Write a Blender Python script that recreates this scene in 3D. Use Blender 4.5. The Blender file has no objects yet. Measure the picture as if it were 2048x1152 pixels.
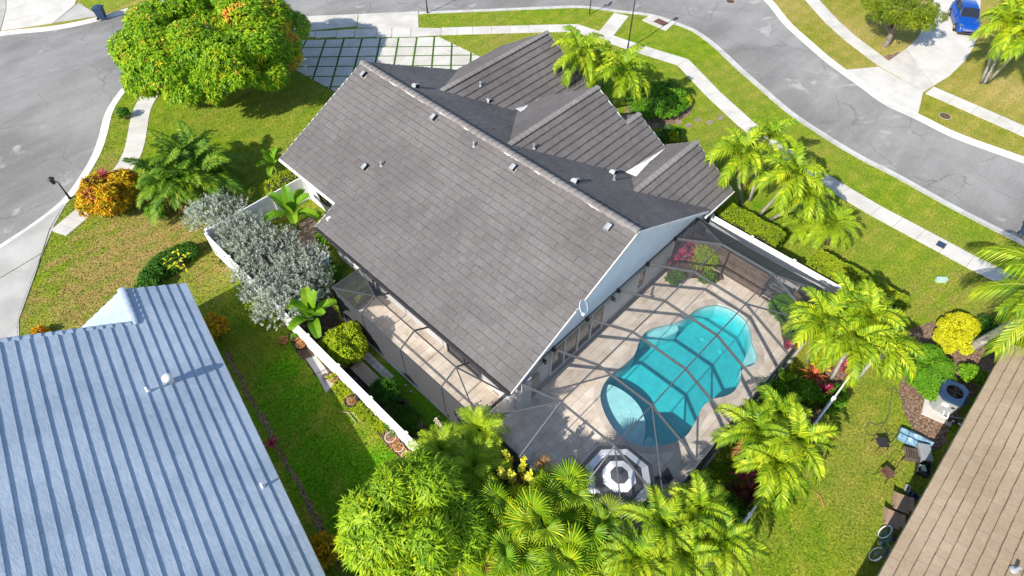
import bpy, math, random
import numpy as np
from mathutils import Vector, Matrix

random.seed(7)
RNG = np.random.default_rng(7)
sc = bpy.context.scene
COL = sc.collection

# ------------------------------------------------------------------ camera, sky, sun, exposure
CF, CP, CYAW, CR, CH = 1238.17, math.radians(50.587), math.radians(45.57), math.radians(0.433), 26.0
_f = np.array([math.sin(CYAW)*math.cos(CP), math.cos(CYAW)*math.cos(CP), -math.sin(CP)])
_r0 = np.array([math.cos(CYAW), -math.sin(CYAW), 0.0])
_d = np.cross(_f, _r0)
_rr = math.cos(CR)*_r0 + math.sin(CR)*_d
_dd = np.cross(_f, _rr)
CAM = np.array([0.0, 0.0, CH])
cam = bpy.data.cameras.new('camera')
cam.sensor_width = 36.0
cam.lens = CF/2048*36.0
cam.clip_start, cam.clip_end = 0.5, 2000
camo = bpy.data.objects.new('camera', cam)
COL.objects.link(camo)
camo.matrix_world = Matrix(((_rr[0], -_dd[0], -_f[0], 0), (_rr[1], -_dd[1], -_f[1], 0), (_rr[2], -_dd[2], -_f[2], CH), (0, 0, 0, 1)))
sc.camera = camo
SUN_EL, SHADOW_AZ = math.radians(36.5), math.radians(1.5)
w = bpy.data.worlds.new('World'); sc.world = w; w.use_nodes = True
nt = w.node_tree
sky = nt.nodes.new('ShaderNodeTexSky'); sky.sky_type = 'NISHITA'; sky.sun_disc = False
sky.sun_elevation = SUN_EL; sky.sun_rotation = math.radians(270) - SHADOW_AZ
sky.air_density = 1.0; sky.dust_density = 0.6
nt.links.new(sky.outputs[0], nt.nodes['Background'].inputs[0])
nt.nodes['Background'].inputs[1].default_value = 0.14
sl = bpy.data.lights.new('sun', 'SUN'); sl.energy = 5.0; sl.angle = math.radians(0.5); sl.color = (1.0, 0.95, 0.86)
so = bpy.data.objects.new('sun', sl); COL.objects.link(so); so.location = (-60, 0, 60)
_sd = Vector((math.cos(SUN_EL)*math.cos(SHADOW_AZ), math.cos(SUN_EL)*math.sin(SHADOW_AZ), -math.sin(SUN_EL)))
so.rotation_euler = _sd.to_track_quat('-Z', 'Y').to_euler()
sc.view_settings.view_transform = 'Standard'; sc.view_settings.look = 'None'
sc.view_settings.exposure = 0.65; sc.view_settings.gamma = 1.0; sc.view_settings.use_curve_mapping = False
sc.render.engine = 'CYCLES'
sc.cycles.max_bounces = 8; sc.cycles.transparent_max_bounces = 16

# ------------------------------------------------------------------ point helpers (photo measurement -> place)
def ray(px, py): return ((px-1024)/CF)*_rr + ((py-576)/CF)*_dd + _f
def gp(px, py, z=0.0):
    d = ray(px, py); t = (z-CH)/d[2]; p = CAM+t*d
    return Vector((p[0], p[1], z))
def onY(px, py, Y):
    d = ray(px, py); t = Y/d[1]; return Vector(CAM+t*d)
def onplane(px, py, o, n):
    d = ray(px, py); t = (Vector(o)-Vector(CAM)).dot(Vector(n))/Vector(d).dot(Vector(n)); return Vector(CAM+t*d)
def proj(P):
    c = np.asarray(P, float)-CAM; z = c@_f
    return 1024+CF*(c@_rr)/z, 576+CF*(c@_dd)/z, z
def inframe(P, m=30):
    x, y, z = proj(P); return z > 0 and -m < x < 2048+m and -m < y < 1152+m

# ------------------------------------------------------------------ object helpers
def wmat(o):
    b = Matrix.LocRotScale(o.location, o.rotation_euler, o.scale)
    return b if o.parent is None else wmat(o.parent) @ o.matrix_parent_inverse @ b
def attach(c, p):
    c.parent = p; c.matrix_parent_inverse = wmat(p).inverted(); return c
def tag(o, label=None, cat=None, group=None, kind=None):
    if label: o['label'] = label
    if cat: o['category'] = cat
    if group: o['group'] = group
    if kind: o['kind'] = kind
    return o
def thing(name, label, cat, loc=(0, 0, 0), rz=0.0, group=None):
    o = bpy.data.objects.new(name, None); COL.objects.link(o)
    o.empty_display_size = 0.2; o.location = loc; o.rotation_euler = (0, 0, rz)
    return tag(o, label, cat, group)
def struct(name):
    o = bpy.data.objects.new(name, None); COL.objects.link(o); return tag(o, kind='structure')
def inst(name, mesh, parent, mtx=None):
    """a part sharing a mesh; mtx is the local matrix under its parent"""
    o = bpy.data.objects.new(name, mesh); COL.objects.link(o)
    if mtx is not None:
        l, q, s = mtx.decompose(); o.location = l; o.rotation_euler = q.to_euler(); o.scale = s
    if parent is not None: o.parent = parent
    return o
def copy_tree(o, parent=None):
    c = o.copy(); COL.objects.link(c)
    if parent is not None: c.parent = parent
    for ch in list(o.children): copy_tree(ch, c)
    return c

class MB:
    def __init__(s): s.v = []; s.f = []; s.m = []; s.t = []
    def add(s, vs, fs, mi=0, tone=0.0):
        b = len(s.v); s.v.extend([tuple(v) for v in vs])
        for f in fs: s.f.append([b+i for i in f]); s.m.append(mi); s.t.append(tone)
        return s
    def box(s, c, size, rz=0.0, mi=0, tone=0.0, M=None):
        x, y, z = size[0]/2, size[1]/2, size[2]/2
        R = M if M is not None else Matrix.Rotation(rz, 3, 'Z')
        vs = [Vector(c)+R @ Vector((a*x, b*y, d*z)) for d in (-1, 1) for a, b in ((-1, -1), (1, -1), (1, 1), (-1, 1))]
        return s.add(vs, [(3, 2, 1, 0), (4, 5, 6, 7), (0, 1, 5, 4), (1, 2, 6, 5), (2, 3, 7, 6), (3, 0, 4, 7)], mi, tone)
    def bar(s, p, q, wd, ht, mi=0, up=(0, 0, 1), tone=0.0):
        p = Vector(p); q = Vector(q); d = (q-p).normalized(); u = Vector(up)
        if abs(d.dot(u)) > 0.98: u = Vector((1, 0, 0))
        a = d.cross(u).normalized(); b = a.cross(d).normalized()
        vs = [e+a*(i*wd/2)+b*(j*ht/2) for e in (p, q) for i, j in ((-1, -1), (1, -1), (1, 1), (-1, 1))]
        return s.add(vs, [(3, 2, 1, 0), (4, 5, 6, 7), (0, 1, 5, 4), (1, 2, 6, 5), (2, 3, 7, 6), (3, 0, 4, 7)], mi, tone)
    def tube(s, pts, rads, n=8, mi=0, cap=True, tone=0.0):
        pts = [Vector(p) for p in pts]
        if not hasattr(rads, '__len__'): rads = [rads]*len(pts)
        vs = []; pa = None
        for i, p in enumerate(pts):
            d = (pts[min(i+1, len(pts)-1)]-pts[max(i-1, 0)]).normalized()
            if pa is None:
                pa = d.cross(Vector((0, 0, 1)));
                if pa.length < 0.1: pa = d.cross(Vector((1, 0, 0)))
                pa.normalize()
            a = (pa-d*pa.dot(d)).normalized(); pa = a; b = d.cross(a)
            for k in range(n):
                t = 2*math.pi*k/n; vs.append(p+(a*math.cos(t)+b*math.sin(t))*rads[i])
        fs = [(i*n+k, i*n+(k+1) % n, (i+1)*n+(k+1) % n, (i+1)*n+k) for i in range(len(pts)-1) for k in range(n)]
        if cap: fs += [tuple(range(n-1, -1, -1)), tuple((len(pts)-1)*n+k for k in range(n))]
        return s.add(vs, fs, mi, tone)
    def lathe(s, prof, n=16, c=(0, 0, 0), mi=0, M=None, tone=0.0):
        vs = []
        for r, z in prof:
            for k in range(n):
                t = 2*math.pi*k/n; v = Vector((r*math.cos(t), r*math.sin(t), z)); vs.append(Vector(c)+(M @ v if M is not None else v))
        fs = [(i*n+k, i*n+(k+1) % n, (i+1)*n+(k+1) % n, (i+1)*n+k) for i in range(len(prof)-1) for k in range(n)]
        fs += [tuple(range(n-1, -1, -1)), tuple((len(prof)-1)*n+k for k in range(n))]
        return s.add(vs, fs, mi, tone)
    def prism(s, poly, z0, z1, mi=0, tone=0.0):
        """simple polygon (any winding) extruded between two heights (z may be numbers or lists)"""
        n = len(poly); ar = sum(poly[i][0]*poly[(i+1) % n][1]-poly[(i+1) % n][0]*poly[i][1] for i in range(n))
        if ar < 0: poly = list(poly)[::-1]
        vs = [(p[0], p[1], z0) for p in poly]+[(p[0], p[1], z1) for p in poly]
        fs = [tuple(range(n-1, -1, -1)), tuple(range(n, 2*n))]+[(i, (i+1) % n, n+(i+1) % n, n+i) for i in range(n)]
        return s.add(vs, fs, mi, tone)
    def slab(s, quad, th, mi=0, tone=0.0):
        """3-D polygon thickened downwards"""
        q = [Vector(p) for p in quad]; n = len(q)
        nn = (q[1]-q[0]).cross(q[2]-q[0]).normalized()
        if nn.z < 0: q = q[::-1]
        vs = q+[p-Vector((0, 0, th)) for p in q]
        fs = [tuple(range(n)), tuple(range(2*n-1, n-1, -1))]+[(i, n+i, n+(i+1) % n, (i+1) % n) for i in range(n)]
        return s.add(vs, fs, mi, tone)
    def mesh(s, name, mats, smooth=False):
        used = sorted({i for f in s.f for i in f})
        if len(used) < len(s.v):
            mp = {a: b for b, a in enumerate(used)}; s.v = [s.v[i] for i in used]; s.f = [[mp[i] for i in f] for f in s.f]
        me = bpy.data.meshes.new(name)
        me.from_pydata([tuple(v) for v in s.v], [], s.f)
        if not isinstance(mats, (list, tuple)): mats = [mats]
        for m in mats: me.materials.append(m)
        if len(mats) > 1: me.polygons.foreach_set('material_index', s.m)
        a = me.attributes.new('tone', 'FLOAT', 'FACE'); a.data.foreach_set('value', s.t)
        if smooth: me.polygons.foreach_set('use_smooth', [True]*len(me.polygons))
        me.update(); return me
    def build(s, name, mats, parent=None, smooth=False):
        o = bpy.data.objects.new(name, s.mesh(name, mats, smooth)); COL.objects.link(o)
        if parent is not None: attach(o, parent)
        return o
    def local(s, name, mats, parent=None, smooth=False):
        """vertices are already in the parent's own space"""
        o = bpy.data.objects.new(name, s.mesh(name, mats, smooth)); COL.objects.link(o)
        if parent is not None: o.parent = parent
        return o
def npmesh(name, V, F, tones, mats, smooth=False):
    """fast mesh from numpy arrays: V (n,3), F (m,k)"""
    me = bpy.data.meshes.new(name); k = F.shape[1]
    me.vertices.add(len(V)); me.vertices.foreach_set('co', V.astype(np.float32).ravel())
    me.loops.add(F.size); me.loops.foreach_set('vertex_index', F.astype(np.int32).ravel())
    me.polygons.add(len(F)); me.polygons.foreach_set('loop_start', np.arange(0, F.size, k, dtype=np.int32))
    me.polygons.foreach_set('loop_total', np.full(len(F), k, dtype=np.int32))
    if not isinstance(mats, (list, tuple)): mats = [mats]
    for m in mats: me.materials.append(m)
    a = me.attributes.new('tone', 'FLOAT', 'FACE'); a.data.foreach_set('value', np.asarray(tones, np.float32))
    me.update(calc_edges=True)
    me.polygons.foreach_set('use_smooth', [bool(smooth)]*len(F))
    return me
def link(name, me, parent=None):
    o = bpy.data.objects.new(name, me); COL.objects.link(o)
    if parent is not None: attach(o, parent)
    return o

# ------------------------------------------------------------------ materials
def mix_rgb(t, fac, a, b, mode='MIX'):
    n = t.nodes.new('ShaderNodeMix'); n.data_type = 'RGBA'; n.blend_type = mode
    for i, v in ((0, fac), (6, a), (7, b)):
        if isinstance(v, bpy.types.NodeSocket): t.links.new(v, n.inputs[i])
        elif v is not None: n.inputs[i].default_value = v if i == 0 else (*v, 1)
    return n.outputs[2]
def math_n(t, op, a, b=None, clamp=False):
    n = t.nodes.new('ShaderNodeMath'); n.operation = op; n.use_clamp = clamp
    for i, v in ((0, a), (1, b)):
        if isinstance(v, bpy.types.NodeSocket): t.links.new(v, n.inputs[i])
        elif v is not None: n.inputs[i].default_value = v
    return n.outputs[0]
def ramp(t, fac, stops):
    n = t.nodes.new('ShaderNodeValToRGB'); e = n.color_ramp.elements
    while len(e) < len(stops): e.new(0.5)
    for i, (p, c) in enumerate(stops):
        e[i].position = p; e[i].color = (*c, 1) if len(c) == 3 else c
    t.links.new(fac, n.inputs[0]); return n.outputs[0]
def noise(t, scale, detail=4, rough=0.55, vec=None, dist=0.0):
    n = t.nodes.new('ShaderNodeTexNoise'); n.inputs['Scale'].default_value = scale
    n.inputs['Detail'].default_value = detail; n.inputs['Roughness'].default_value = rough; n.inputs['Distortion'].default_value = dist
    if vec is not None: t.links.new(vec, n.inputs['Vector'])
    return n.outputs[0]
def position(t): return t.nodes.new('ShaderNodeNewGeometry').outputs['Position']
def scaled(t, vec, sx, sy, sz, rz=0.0):
    n = t.nodes.new('ShaderNodeMapping'); n.inputs['Scale'].default_value = (sx, sy, sz); n.inputs['Rotation'].default_value = (0, 0, rz)
    t.links.new(vec, n.inputs['Vector']); return n.outputs[0]
def contrast(t, v, lo, hi):
    n = t.nodes.new('ShaderNodeMapRange'); n.clamp = True; n.interpolation_type = 'SMOOTHSTEP'
    n.inputs[1].default_value = lo; n.inputs[2].default_value = hi; t.links.new(v, n.inputs[0]); return n.outputs[0]
def newmat(name):
    m = bpy.data.materials.new(name); m.use_nodes = True
    return m, m.node_tree, m.node_tree.nodes['Principled BSDF']
def bump(t, b, h, strength, dist):
    n = t.nodes.new('ShaderNodeBump'); n.inputs['Strength'].default_value = strength; n.inputs['Distance'].default_value = dist
    t.links.new(h, n.inputs['Height']); t.links.new(n.outputs[0], b.inputs['Normal'])
def mat(name, stops, rough=0.8, nscale=2.0, detail=5, tone=0.0, bumps=0.0, bscale=30, bdist=0.01, metal=0.0, spec=0.3, stretch=None):
    """noise (world space) plus per-piece tone through a ramp of real colours"""
    m, t, b = newmat(name); p = position(t)
    v = p if stretch is None else scaled(t, p, *stretch)
    nz = noise(t, nscale, detail, 0.6, v)
    nz = contrast(t, nz, 0.28, 0.72)
    if tone > 0:
        at = t.nodes.new('ShaderNodeAttribute'); at.attribute_name = 'tone'
        oi = t.nodes.new('ShaderNodeObjectInfo')
        tv = math_n(t, 'FRACT', math_n(t, 'ADD', at.outputs['Fac'], oi.outputs['Random']))
        nz = math_n(t, 'ADD', math_n(t, 'MULTIPLY', nz, 1-tone), math_n(t, 'MULTIPLY', tv, tone))
    t.links.new(ramp(t, nz, stops), b.inputs['Base Color'])
    b.inputs['Roughness'].default_value = rough; b.inputs['Metallic'].default_value = metal
    b.inputs['Specular IOR Level'].default_value = spec
    if bumps > 0: bump(t, b, noise(t, bscale, 4, 0.6, v), bumps, bdist)
    return m
def plain(name, c, rough=0.6, metal=0.0, spec=0.4, var=0.12):
    return mat(name, [(0, tuple(x*(1-var) for x in c)), (1, tuple(min(1, x*(1+var)) for x in c))], rough, 1.7, metal=metal, spec=spec)
def leafmat(name, stops, transl=0.22, rough=0.55, spec=0.25, nscale=0.6):
    """foliage: colour per leaf (tone) and slowly over the plant, light passes through the blade"""
    m, t, b = newmat(name)
    at = t.nodes.new('ShaderNodeAttribute'); at.attribute_name = 'tone'
    nz = contrast(t, noise(t, nscale, 2, 0.5, position(t)), 0.3, 0.7)
    oi = t.nodes.new('ShaderNodeObjectInfo')
    v = math_n(t, 'ADD', math_n(t, 'MULTIPLY', at.outputs['Fac'], 0.75), math_n(t, 'ADD', math_n(t, 'MULTIPLY', nz, 0.22), math_n(t, 'MULTIPLY', math_n(t, 'SUBTRACT', oi.outputs['Random'], 0.4), 0.22)))
    c = ramp(t, v, stops); t.links.new(c, b.inputs['Base Color'])
    b.inputs['Roughness'].default_value = rough; b.inputs['Specular IOR Level'].default_value = spec
    tr = t.nodes.new('ShaderNodeBsdfTranslucent'); t.links.new(c, tr.inputs[0])
    mx = t.nodes.new('ShaderNodeMixShader'); mx.inputs[0].default_value = transl
    t.links.new(b.outputs[0], mx.inputs[1]); t.links.new(tr.outputs[0], mx.inputs[2])
    t.links.new(mx.outputs[0], t.nodes['Material Output'].inputs[0]); return m

def grass_mat(name, lush, mid, dry, spots=(), dryness=0.35, green_spots=()):
    """turf: blades' grain, mowing mottling, dry spots (centre, radius, amount) where the turf itself is worn"""
    m, t, b = newmat(name); p = position(t)
    big = contrast(t, noise(t, 0.16, 4, 0.55, p), 0.3, 0.7); med = contrast(t, noise(t, 1.1, 6, 0.65, p), 0.3, 0.7)
    fine = contrast(t, noise(t, 9, 5, 0.75, p), 0.3, 0.7)
    c = mix_rgb(t, med, lush, mid)
    wsum = None
    for (sx, sy, r) in green_spots:                # spots of brighter, greener turf
        vd = t.nodes.new('ShaderNodeVectorMath'); vd.operation = 'DISTANCE'; t.links.new(p, vd.inputs[0]); vd.inputs[1].default_value = (sx, sy, 0)
        n = t.nodes.new('ShaderNodeMapRange'); n.clamp = True; n.interpolation_type = 'SMOOTHSTEP'
        n.inputs[1].default_value = r*1.3; n.inputs[2].default_value = r*.5; n.inputs[3].default_value = 0; n.inputs[4].default_value = .85
        t.links.new(math_n(t, 'ADD', vd.outputs['Value'], math_n(t, 'MULTIPLY', med, r*.5)), n.inputs[0])
        wsum = n.outputs[0] if wsum is None else math_n(t, 'MAXIMUM', wsum, n.outputs[0])
    if wsum is not None: c = mix_rgb(t, wsum, c, mix_rgb(t, fine, (0.065, 0.24, 0.003), (0.13, 0.34, 0.005)))
    d = math_n(t, 'MULTIPLY', math_n(t, 'ADD', math_n(t, 'MULTIPLY', big, 0.75), math_n(t, 'MULTIPLY', med, 0.5)), dryness)
    if wsum is not None: d = math_n(t, 'MULTIPLY', d, math_n(t, 'SUBTRACT', 1.0, wsum))
    for (sx, sy, r, amt) in spots:
        vd = t.nodes.new('ShaderNodeVectorMath'); vd.operation = 'DISTANCE'; t.links.new(p, vd.inputs[0]); vd.inputs[1].default_value = (sx, sy, 0)
        dist = math_n(t, 'ADD', vd.outputs['Value'], math_n(t, 'MULTIPLY', med, r*0.8))
        n = t.nodes.new('ShaderNodeMapRange'); n.clamp = True; n.interpolation_type = 'SMOOTHSTEP'
        n.inputs[1].default_value = r*1.4; n.inputs[2].default_value = r*0.35; n.inputs[3].default_value = 0; n.inputs[4].default_value = amt
        t.links.new(dist, n.inputs[0]); d = math_n(t, 'ADD', d, math_n(t, 'MULTIPLY', n.outputs[0], math_n(t, 'ADD', 0.10, math_n(t, 'ADD', math_n(t, 'MULTIPLY', fine, 0.65), math_n(t, 'MULTIPLY', contrast(t, noise(t, 1.7, 5, 0.65, p), 0.38, 0.62), 0.75)))))
    d = math_n(t, 'MINIMUM', math_n(t, 'MAXIMUM', d, -0.2), 1.0)
    d = math_n(t, 'MAXIMUM', d, 0.0)
    c = mix_rgb(t, d, c, dry)
    g = ramp(t, fine, [(0, (0.48, 0.52, 0.45)), (0.5, (0.95, 0.95, 0.9)), (1, (1.45, 1.38, 1.4))])
    c = mix_rgb(t, 1.0, c, g, 'MULTIPLY')
    sx = t.nodes.new('ShaderNodeSeparateXYZ'); t.links.new(p, sx.inputs[0])       # mower passes
    st = math_n(t, 'SINE', math_n(t, 'ADD', math_n(t, 'MULTIPLY', math_n(t, 'ADD', sx.outputs[1], math_n(t, 'MULTIPLY', sx.outputs[0], .12)), 5.2), math_n(t, 'MULTIPLY', big, 3.0)))
    c = mix_rgb(t, math_n(t, 'MULTIPLY', contrast(t, st, -.4, .6), math_n(t, 'MULTIPLY', med, .42)), c, lush)
    t.links.new(c, b.inputs['Base Color']); b.inputs['Roughness'].default_value = 0.9; b.inputs['Specular IOR Level'].default_value = 0.1
    bump(t, b, math_n(t, 'ADD', noise(t, 16, 4, 0.7, p), math_n(t, 'MULTIPLY', noise(t, 2.2, 3, 0.6, p), 0.8)), 0.75, 0.09)
    return m

def asphalt_mat():
    m, t, b = newmat('asphalt'); p = position(t)
    a = contrast(t, noise(t, 0.12, 6, 0.6, p, 0.6), 0.3, 0.7)
    st = contrast(t, noise(t, 0.5, 5, 0.6, scaled(t, p, 0.35, 2.0, 1, math.radians(50))), 0.3, 0.75)
    fine = noise(t, 28, 3, 0.8, p)
    v = math_n(t, 'ADD', math_n(t, 'MULTIPLY', a, 0.7), math_n(t, 'MULTIPLY', st, 0.3))
    c = ramp(t, v, [(0, (0.165, 0.158, 0.150)), (0.45, (0.225, 0.217, 0.207)), (1, (0.30, 0.29, 0.277))])
    pt = contrast(t, noise(t, 0.33, 6, 0.65, p, 0.7), 0.58, 0.70)
    c = mix_rgb(t, math_n(t, 'MULTIPLY', pt, 0.75), c, (0.40, 0.385, 0.365))
    dk = contrast(t, noise(t, 0.75, 4, 0.6, p, 0.5), 0.68, 0.8)
    c = mix_rgb(t, math_n(t, 'MULTIPLY', dk, 0.5), c, (0.11, 0.105, 0.10))
    vo = t.nodes.new('ShaderNodeTexVoronoi'); vo.feature = 'DISTANCE_TO_EDGE'; vo.inputs['Scale'].default_value = 0.21
    dv = t.nodes.new('ShaderNodeVectorMath'); dv.operation = 'ADD'
    nz = t.nodes.new('ShaderNodeTexNoise'); nz.inputs['Scale'].default_value = 0.7; nz.inputs['Detail'].default_value = 5
    t.links.new(p, nz.inputs['Vector']); t.links.new(p, dv.inputs[0]); t.links.new(nz.outputs['Color'], dv.inputs[1]); t.links.new(dv.outputs[0], vo.inputs['Vector'])
    cr = contrast(t, vo.outputs['Distance'], 0.010, 0.002)
    cr = math_n(t, 'MULTIPLY', cr, contrast(t, noise(t, 0.3, 2, 0.5, p), 0.42, 0.55))
    tan = contrast(t, noise(t, 0.6, 6, 0.7, p, 1.0), 0.62, 0.74)
    c = mix_rgb(t, math_n(t, 'MULTIPLY', tan, 0.35), c, (0.36, 0.30, 0.24))
    c = mix_rgb(t, math_n(t, 'MULTIPLY', cr, 0.4), c, (0.06, 0.06, 0.06))
    c = mix_rgb(t, 1.0, c, ramp(t, fine, [(0.3, (0.62, 0.62, 0.62)), (0.7, (1.35, 1.35, 1.35))]), 'MULTIPLY')
    t.links.new(c, b.inputs['Base Color']); b.inputs['Roughness'].default_value = 0.9; b.inputs['Specular IOR Level'].default_value = 0.2
    bump(t, b, fine, 0.5, 0.012); return m

def screen_mat(name='insect_screen', clear=0.925, col=(0.10, 0.10, 0.11)):
    """woven insect screen: the share of a ray the threads stop grows with the slant, for every ray alike"""
    m, t, b = newmat(name); g = t.nodes.new('ShaderNodeNewGeometry')
    dt = t.nodes.new('ShaderNodeVectorMath'); dt.operation = 'DOT_PRODUCT'
    t.links.new(g.outputs['Normal'], dt.inputs[0]); t.links.new(g.outputs['Incoming'], dt.inputs[1])
    cs = math_n(t, 'MAXIMUM', math_n(t, 'ABSOLUTE', dt.outputs['Value']), 0.18)
    op = math_n(t, 'SUBTRACT', 1.0, math_n(t, 'POWER', clear, math_n(t, 'DIVIDE', 1.0, math_n(t, 'POWER', cs, 2.3))))
    tr = t.nodes.new('ShaderNodeBsdfTransparent'); mx = t.nodes.new('ShaderNodeMixShader')
    b.inputs['Base Color'].default_value = (*col, 1); b.inputs['Roughness'].default_value = 0.6
    t.links.new(op, mx.inputs[0]); t.links.new(tr.outputs[0], mx.inputs[1]); t.links.new(b.outputs[0], mx.inputs[2])
    t.links.new(mx.outputs[0], t.nodes['Material Output'].inputs[0]); return m

def water_mat():
    m, t, b = newmat('pool_water')
    tr = t.nodes.new('ShaderNodeBsdfTransparent'); gl = t.nodes.new('ShaderNodeBsdfGlossy'); gl.inputs['Roughness'].default_value = 0.03
    g = t.nodes.new('ShaderNodeNewGeometry'); dt = t.nodes.new('ShaderNodeVectorMath'); dt.operation = 'DOT_PRODUCT'
    t.links.new(g.outputs['Normal'], dt.inputs[0]); t.links.new(g.outputs['Incoming'], dt.inputs[1])
    fr = math_n(t, 'ADD', 0.02, math_n(t, 'MULTIPLY', 0.98, math_n(t, 'POWER', math_n(t, 'SUBTRACT', 1.0, math_n(t, 'ABSOLUTE', dt.outputs['Value'])), 5.0)))
    bp = t.nodes.new('ShaderNodeBump'); bp.inputs['Strength'].default_value = 0.25; bp.inputs['Distance'].default_value = 0.02
    t.links.new(noise(t, 5, 3, 0.5, position(t)), bp.inputs['Height']); t.links.new(bp.outputs[0], gl.inputs['Normal'])
    mx = t.nodes.new('ShaderNodeMixShader'); t.links.new(fr, mx.inputs[0]); t.links.new(tr.outputs[0], mx.inputs[1]); t.links.new(gl.outputs[0], mx.inputs[2])
    va = t.nodes.new('ShaderNodeVolumeAbsorption'); va.inputs['Color'].default_value = (0.04, 0.855, 0.88, 1); va.inputs['Density'].default_value = 0.95
    out = t.nodes['Material Output']; t.links.new(mx.outputs[0], out.inputs['Surface']); t.links.new(va.outputs[0], out.inputs['Volume'])
    t.nodes.remove(b); return m

def tile_mat(name, stops, stain=None, grain=None, bumps=0.3, tw=0.2):
    m, t, b = newmat(name); p = position(t)
    at = t.nodes.new('ShaderNodeAttribute'); at.attribute_name = 'tone'
    oi = t.nodes.new('ShaderNodeObjectInfo')
    tv = math_n(t, 'FRACT', math_n(t, 'ADD', at.outputs['Fac'], oi.outputs['Random']))
    big = contrast(t, noise(t, 0.3, 5, 0.6, p), 0.3, 0.7)
    fine = noise(t, 9, 4, 0.7, p if grain is None else scaled(t, p, *grain))
    v = math_n(t, 'ADD', math_n(t, 'ADD', math_n(t, 'MULTIPLY', tv, tw), math_n(t, 'MULTIPLY', big, 0.62-tw)), math_n(t, 'MULTIPLY', contrast(t, fine, 0.25, 0.75), 0.38))
    c = ramp(t, v, stops)
    if stain:
        s = contrast(t, noise(t, 1.3, 5, 0.6, p, 0.5), 0.62, 0.78)
        c = mix_rgb(t, math_n(t, 'MULTIPLY', s, 0.45), c, stain)
    t.links.new(c, b.inputs['Base Color']); b.inputs['Roughness'].default_value = 0.85; b.inputs['Specular IOR Level'].default_value = 0.2
    bump(t, b, fine, bumps, 0.012); return m

M = {}
M['asphalt'] = asphalt_mat()
M['concrete'] = mat('pale_concrete', [(0, (0.42, 0.39, 0.35)), (0.5, (0.51, 0.485, 0.44)), (1, (0.58, 0.555, 0.515))], 0.85, 0.7, 6, tone=0.35, bumps=0.2, bscale=30)
M['concrete_grey'] = mat('weathered_concrete', [(0, (0.31, 0.295, 0.275)), (0.5, (0.39, 0.375, 0.35)), (1, (0.46, 0.445, 0.42))], 0.85, 0.5, 6, tone=0.25, bumps=0.2, bscale=30)
M['kerb'] = mat('kerb_concrete', [(0, (0.40, 0.38, 0.35)), (0.5, (0.52, 0.50, 0.46)), (1, (0.62, 0.60, 0.56))], 0.85, 0.9, 6, tone=0.3, bumps=0.2)
M['soil'] = mat('dark_soil', [(0, (0.045, 0.030, 0.020)), (0.5, (0.09, 0.06, 0.042)), (1, (0.16, 0.115, 0.08))], 0.95, 5, 6, bumps=0.9, bscale=22, bdist=0.05)
M['mulch'] = mat('wood_mulch', [(0, (0.08, 0.045, 0.028)), (0.5, (0.21, 0.13, 0.085)), (1, (0.38, 0.27, 0.19))], 0.95, 9, 6, bumps=0.9, bscale=30, bdist=0.05)
M['gravel'] = mat('grey_gravel', [(0, (0.14, 0.14, 0.145)), (1, (0.30, 0.295, 0.29))], 0.95, 12, 4, bumps=0.8, bscale=35, bdist=0.03)
M['stone_path'] = mat('path_stone', [(0, (0.36, 0.34, 0.31)), (1, (0.56, 0.54, 0.50))], 0.9, 2, 5, tone=0.5, bumps=0.3)
M['travertine'] = mat('travertine', [(0, (0.47, 0.375, 0.285)), (0.35, (0.60, 0.50, 0.405)), (0.7, (0.68, 0.59, 0.49)), (1, (0.76, 0.675, 0.58))], 0.7, 1.6, 6, tone=0.5, bumps=0.15, bscale=18)
M['joint'] = plain('joint_sand', (0.27, 0.235, 0.20), 0.95)
M['coping'] = mat('coping_travertine', [(0, (0.42, 0.345, 0.275)), (0.5, (0.53, 0.455, 0.38)), (1, (0.61, 0.545, 0.475))], 0.7, 2.2, 6, tone=0.5)
M['plaster'] = mat('pool_plaster', [(0, (0.53, 0.60, 0.61)), (1, (0.66, 0.725, 0.73))], 0.7, 2.4, 6)
M['pool_band'] = mat('pool_waterline_tile', [(0, (0.10, 0.24, 0.30)), (1, (0.2, 0.36, 0.42))], 0.4, 6)
M['water'] = water_mat()
M['screen'] = screen_mat()
M['screen_dense'] = screen_mat('dense_insect_screen', 0.83, (0.045, 0.046, 0.052))
M['frame_dark'] = plain('charcoal_aluminium_frame', (0.055, 0.056, 0.06), 0.45, 0.0, 0.5)
M['bronze'] = plain('grey_aluminium_frame', (0.078, 0.081, 0.086), 0.45, 0.0, 0.5)
M['bronze_dark'] = plain('dark_bronze_metal', (0.035, 0.032, 0.03), 0.4, 0.0, 0.5)
M['white_paint'] = mat('white_wall_paint', [(0, (0.78, 0.79, 0.80)), (1, (0.86, 0.87, 0.88))], 0.75, 0.9, 4)
M['stucco'] = mat('grey_white_stucco', [(0, (0.56, 0.555, 0.545)), (1, (0.68, 0.675, 0.665))], 0.85, 0.8, 5, bumps=0.3, bscale=25)
M['fascia'] = mat('white_fascia', [(0, (0.60, 0.59, 0.57)), (0.3, (0.75, 0.745, 0.735)), (1, (0.84, 0.835, 0.83))], 0.6, 1.6, 5)
M['vinyl'] = mat('white_vinyl', [(0, (0.72, 0.71, 0.69)), (1, (0.83, 0.825, 0.81))], 0.45, 0.6, 4, tone=0.2)
M['tile_grey'] = tile_mat('taupe_concrete_tile', [(0, (0.092, 0.083, 0.081)), (0.5, (0.130, 0.119, 0.116)), (1, (0.176, 0.163, 0.159))], stain=(0.185, 0.165, 0.162))
M['tile_ridge'] = tile_mat('ridge_cap_tile', [(0, (0.135, 0.122, 0.117)), (0.5, (0.185, 0.17, 0.163)), (1, (0.245, 0.228, 0.22))], stain=(0.38, 0.36, 0.34))
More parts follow.
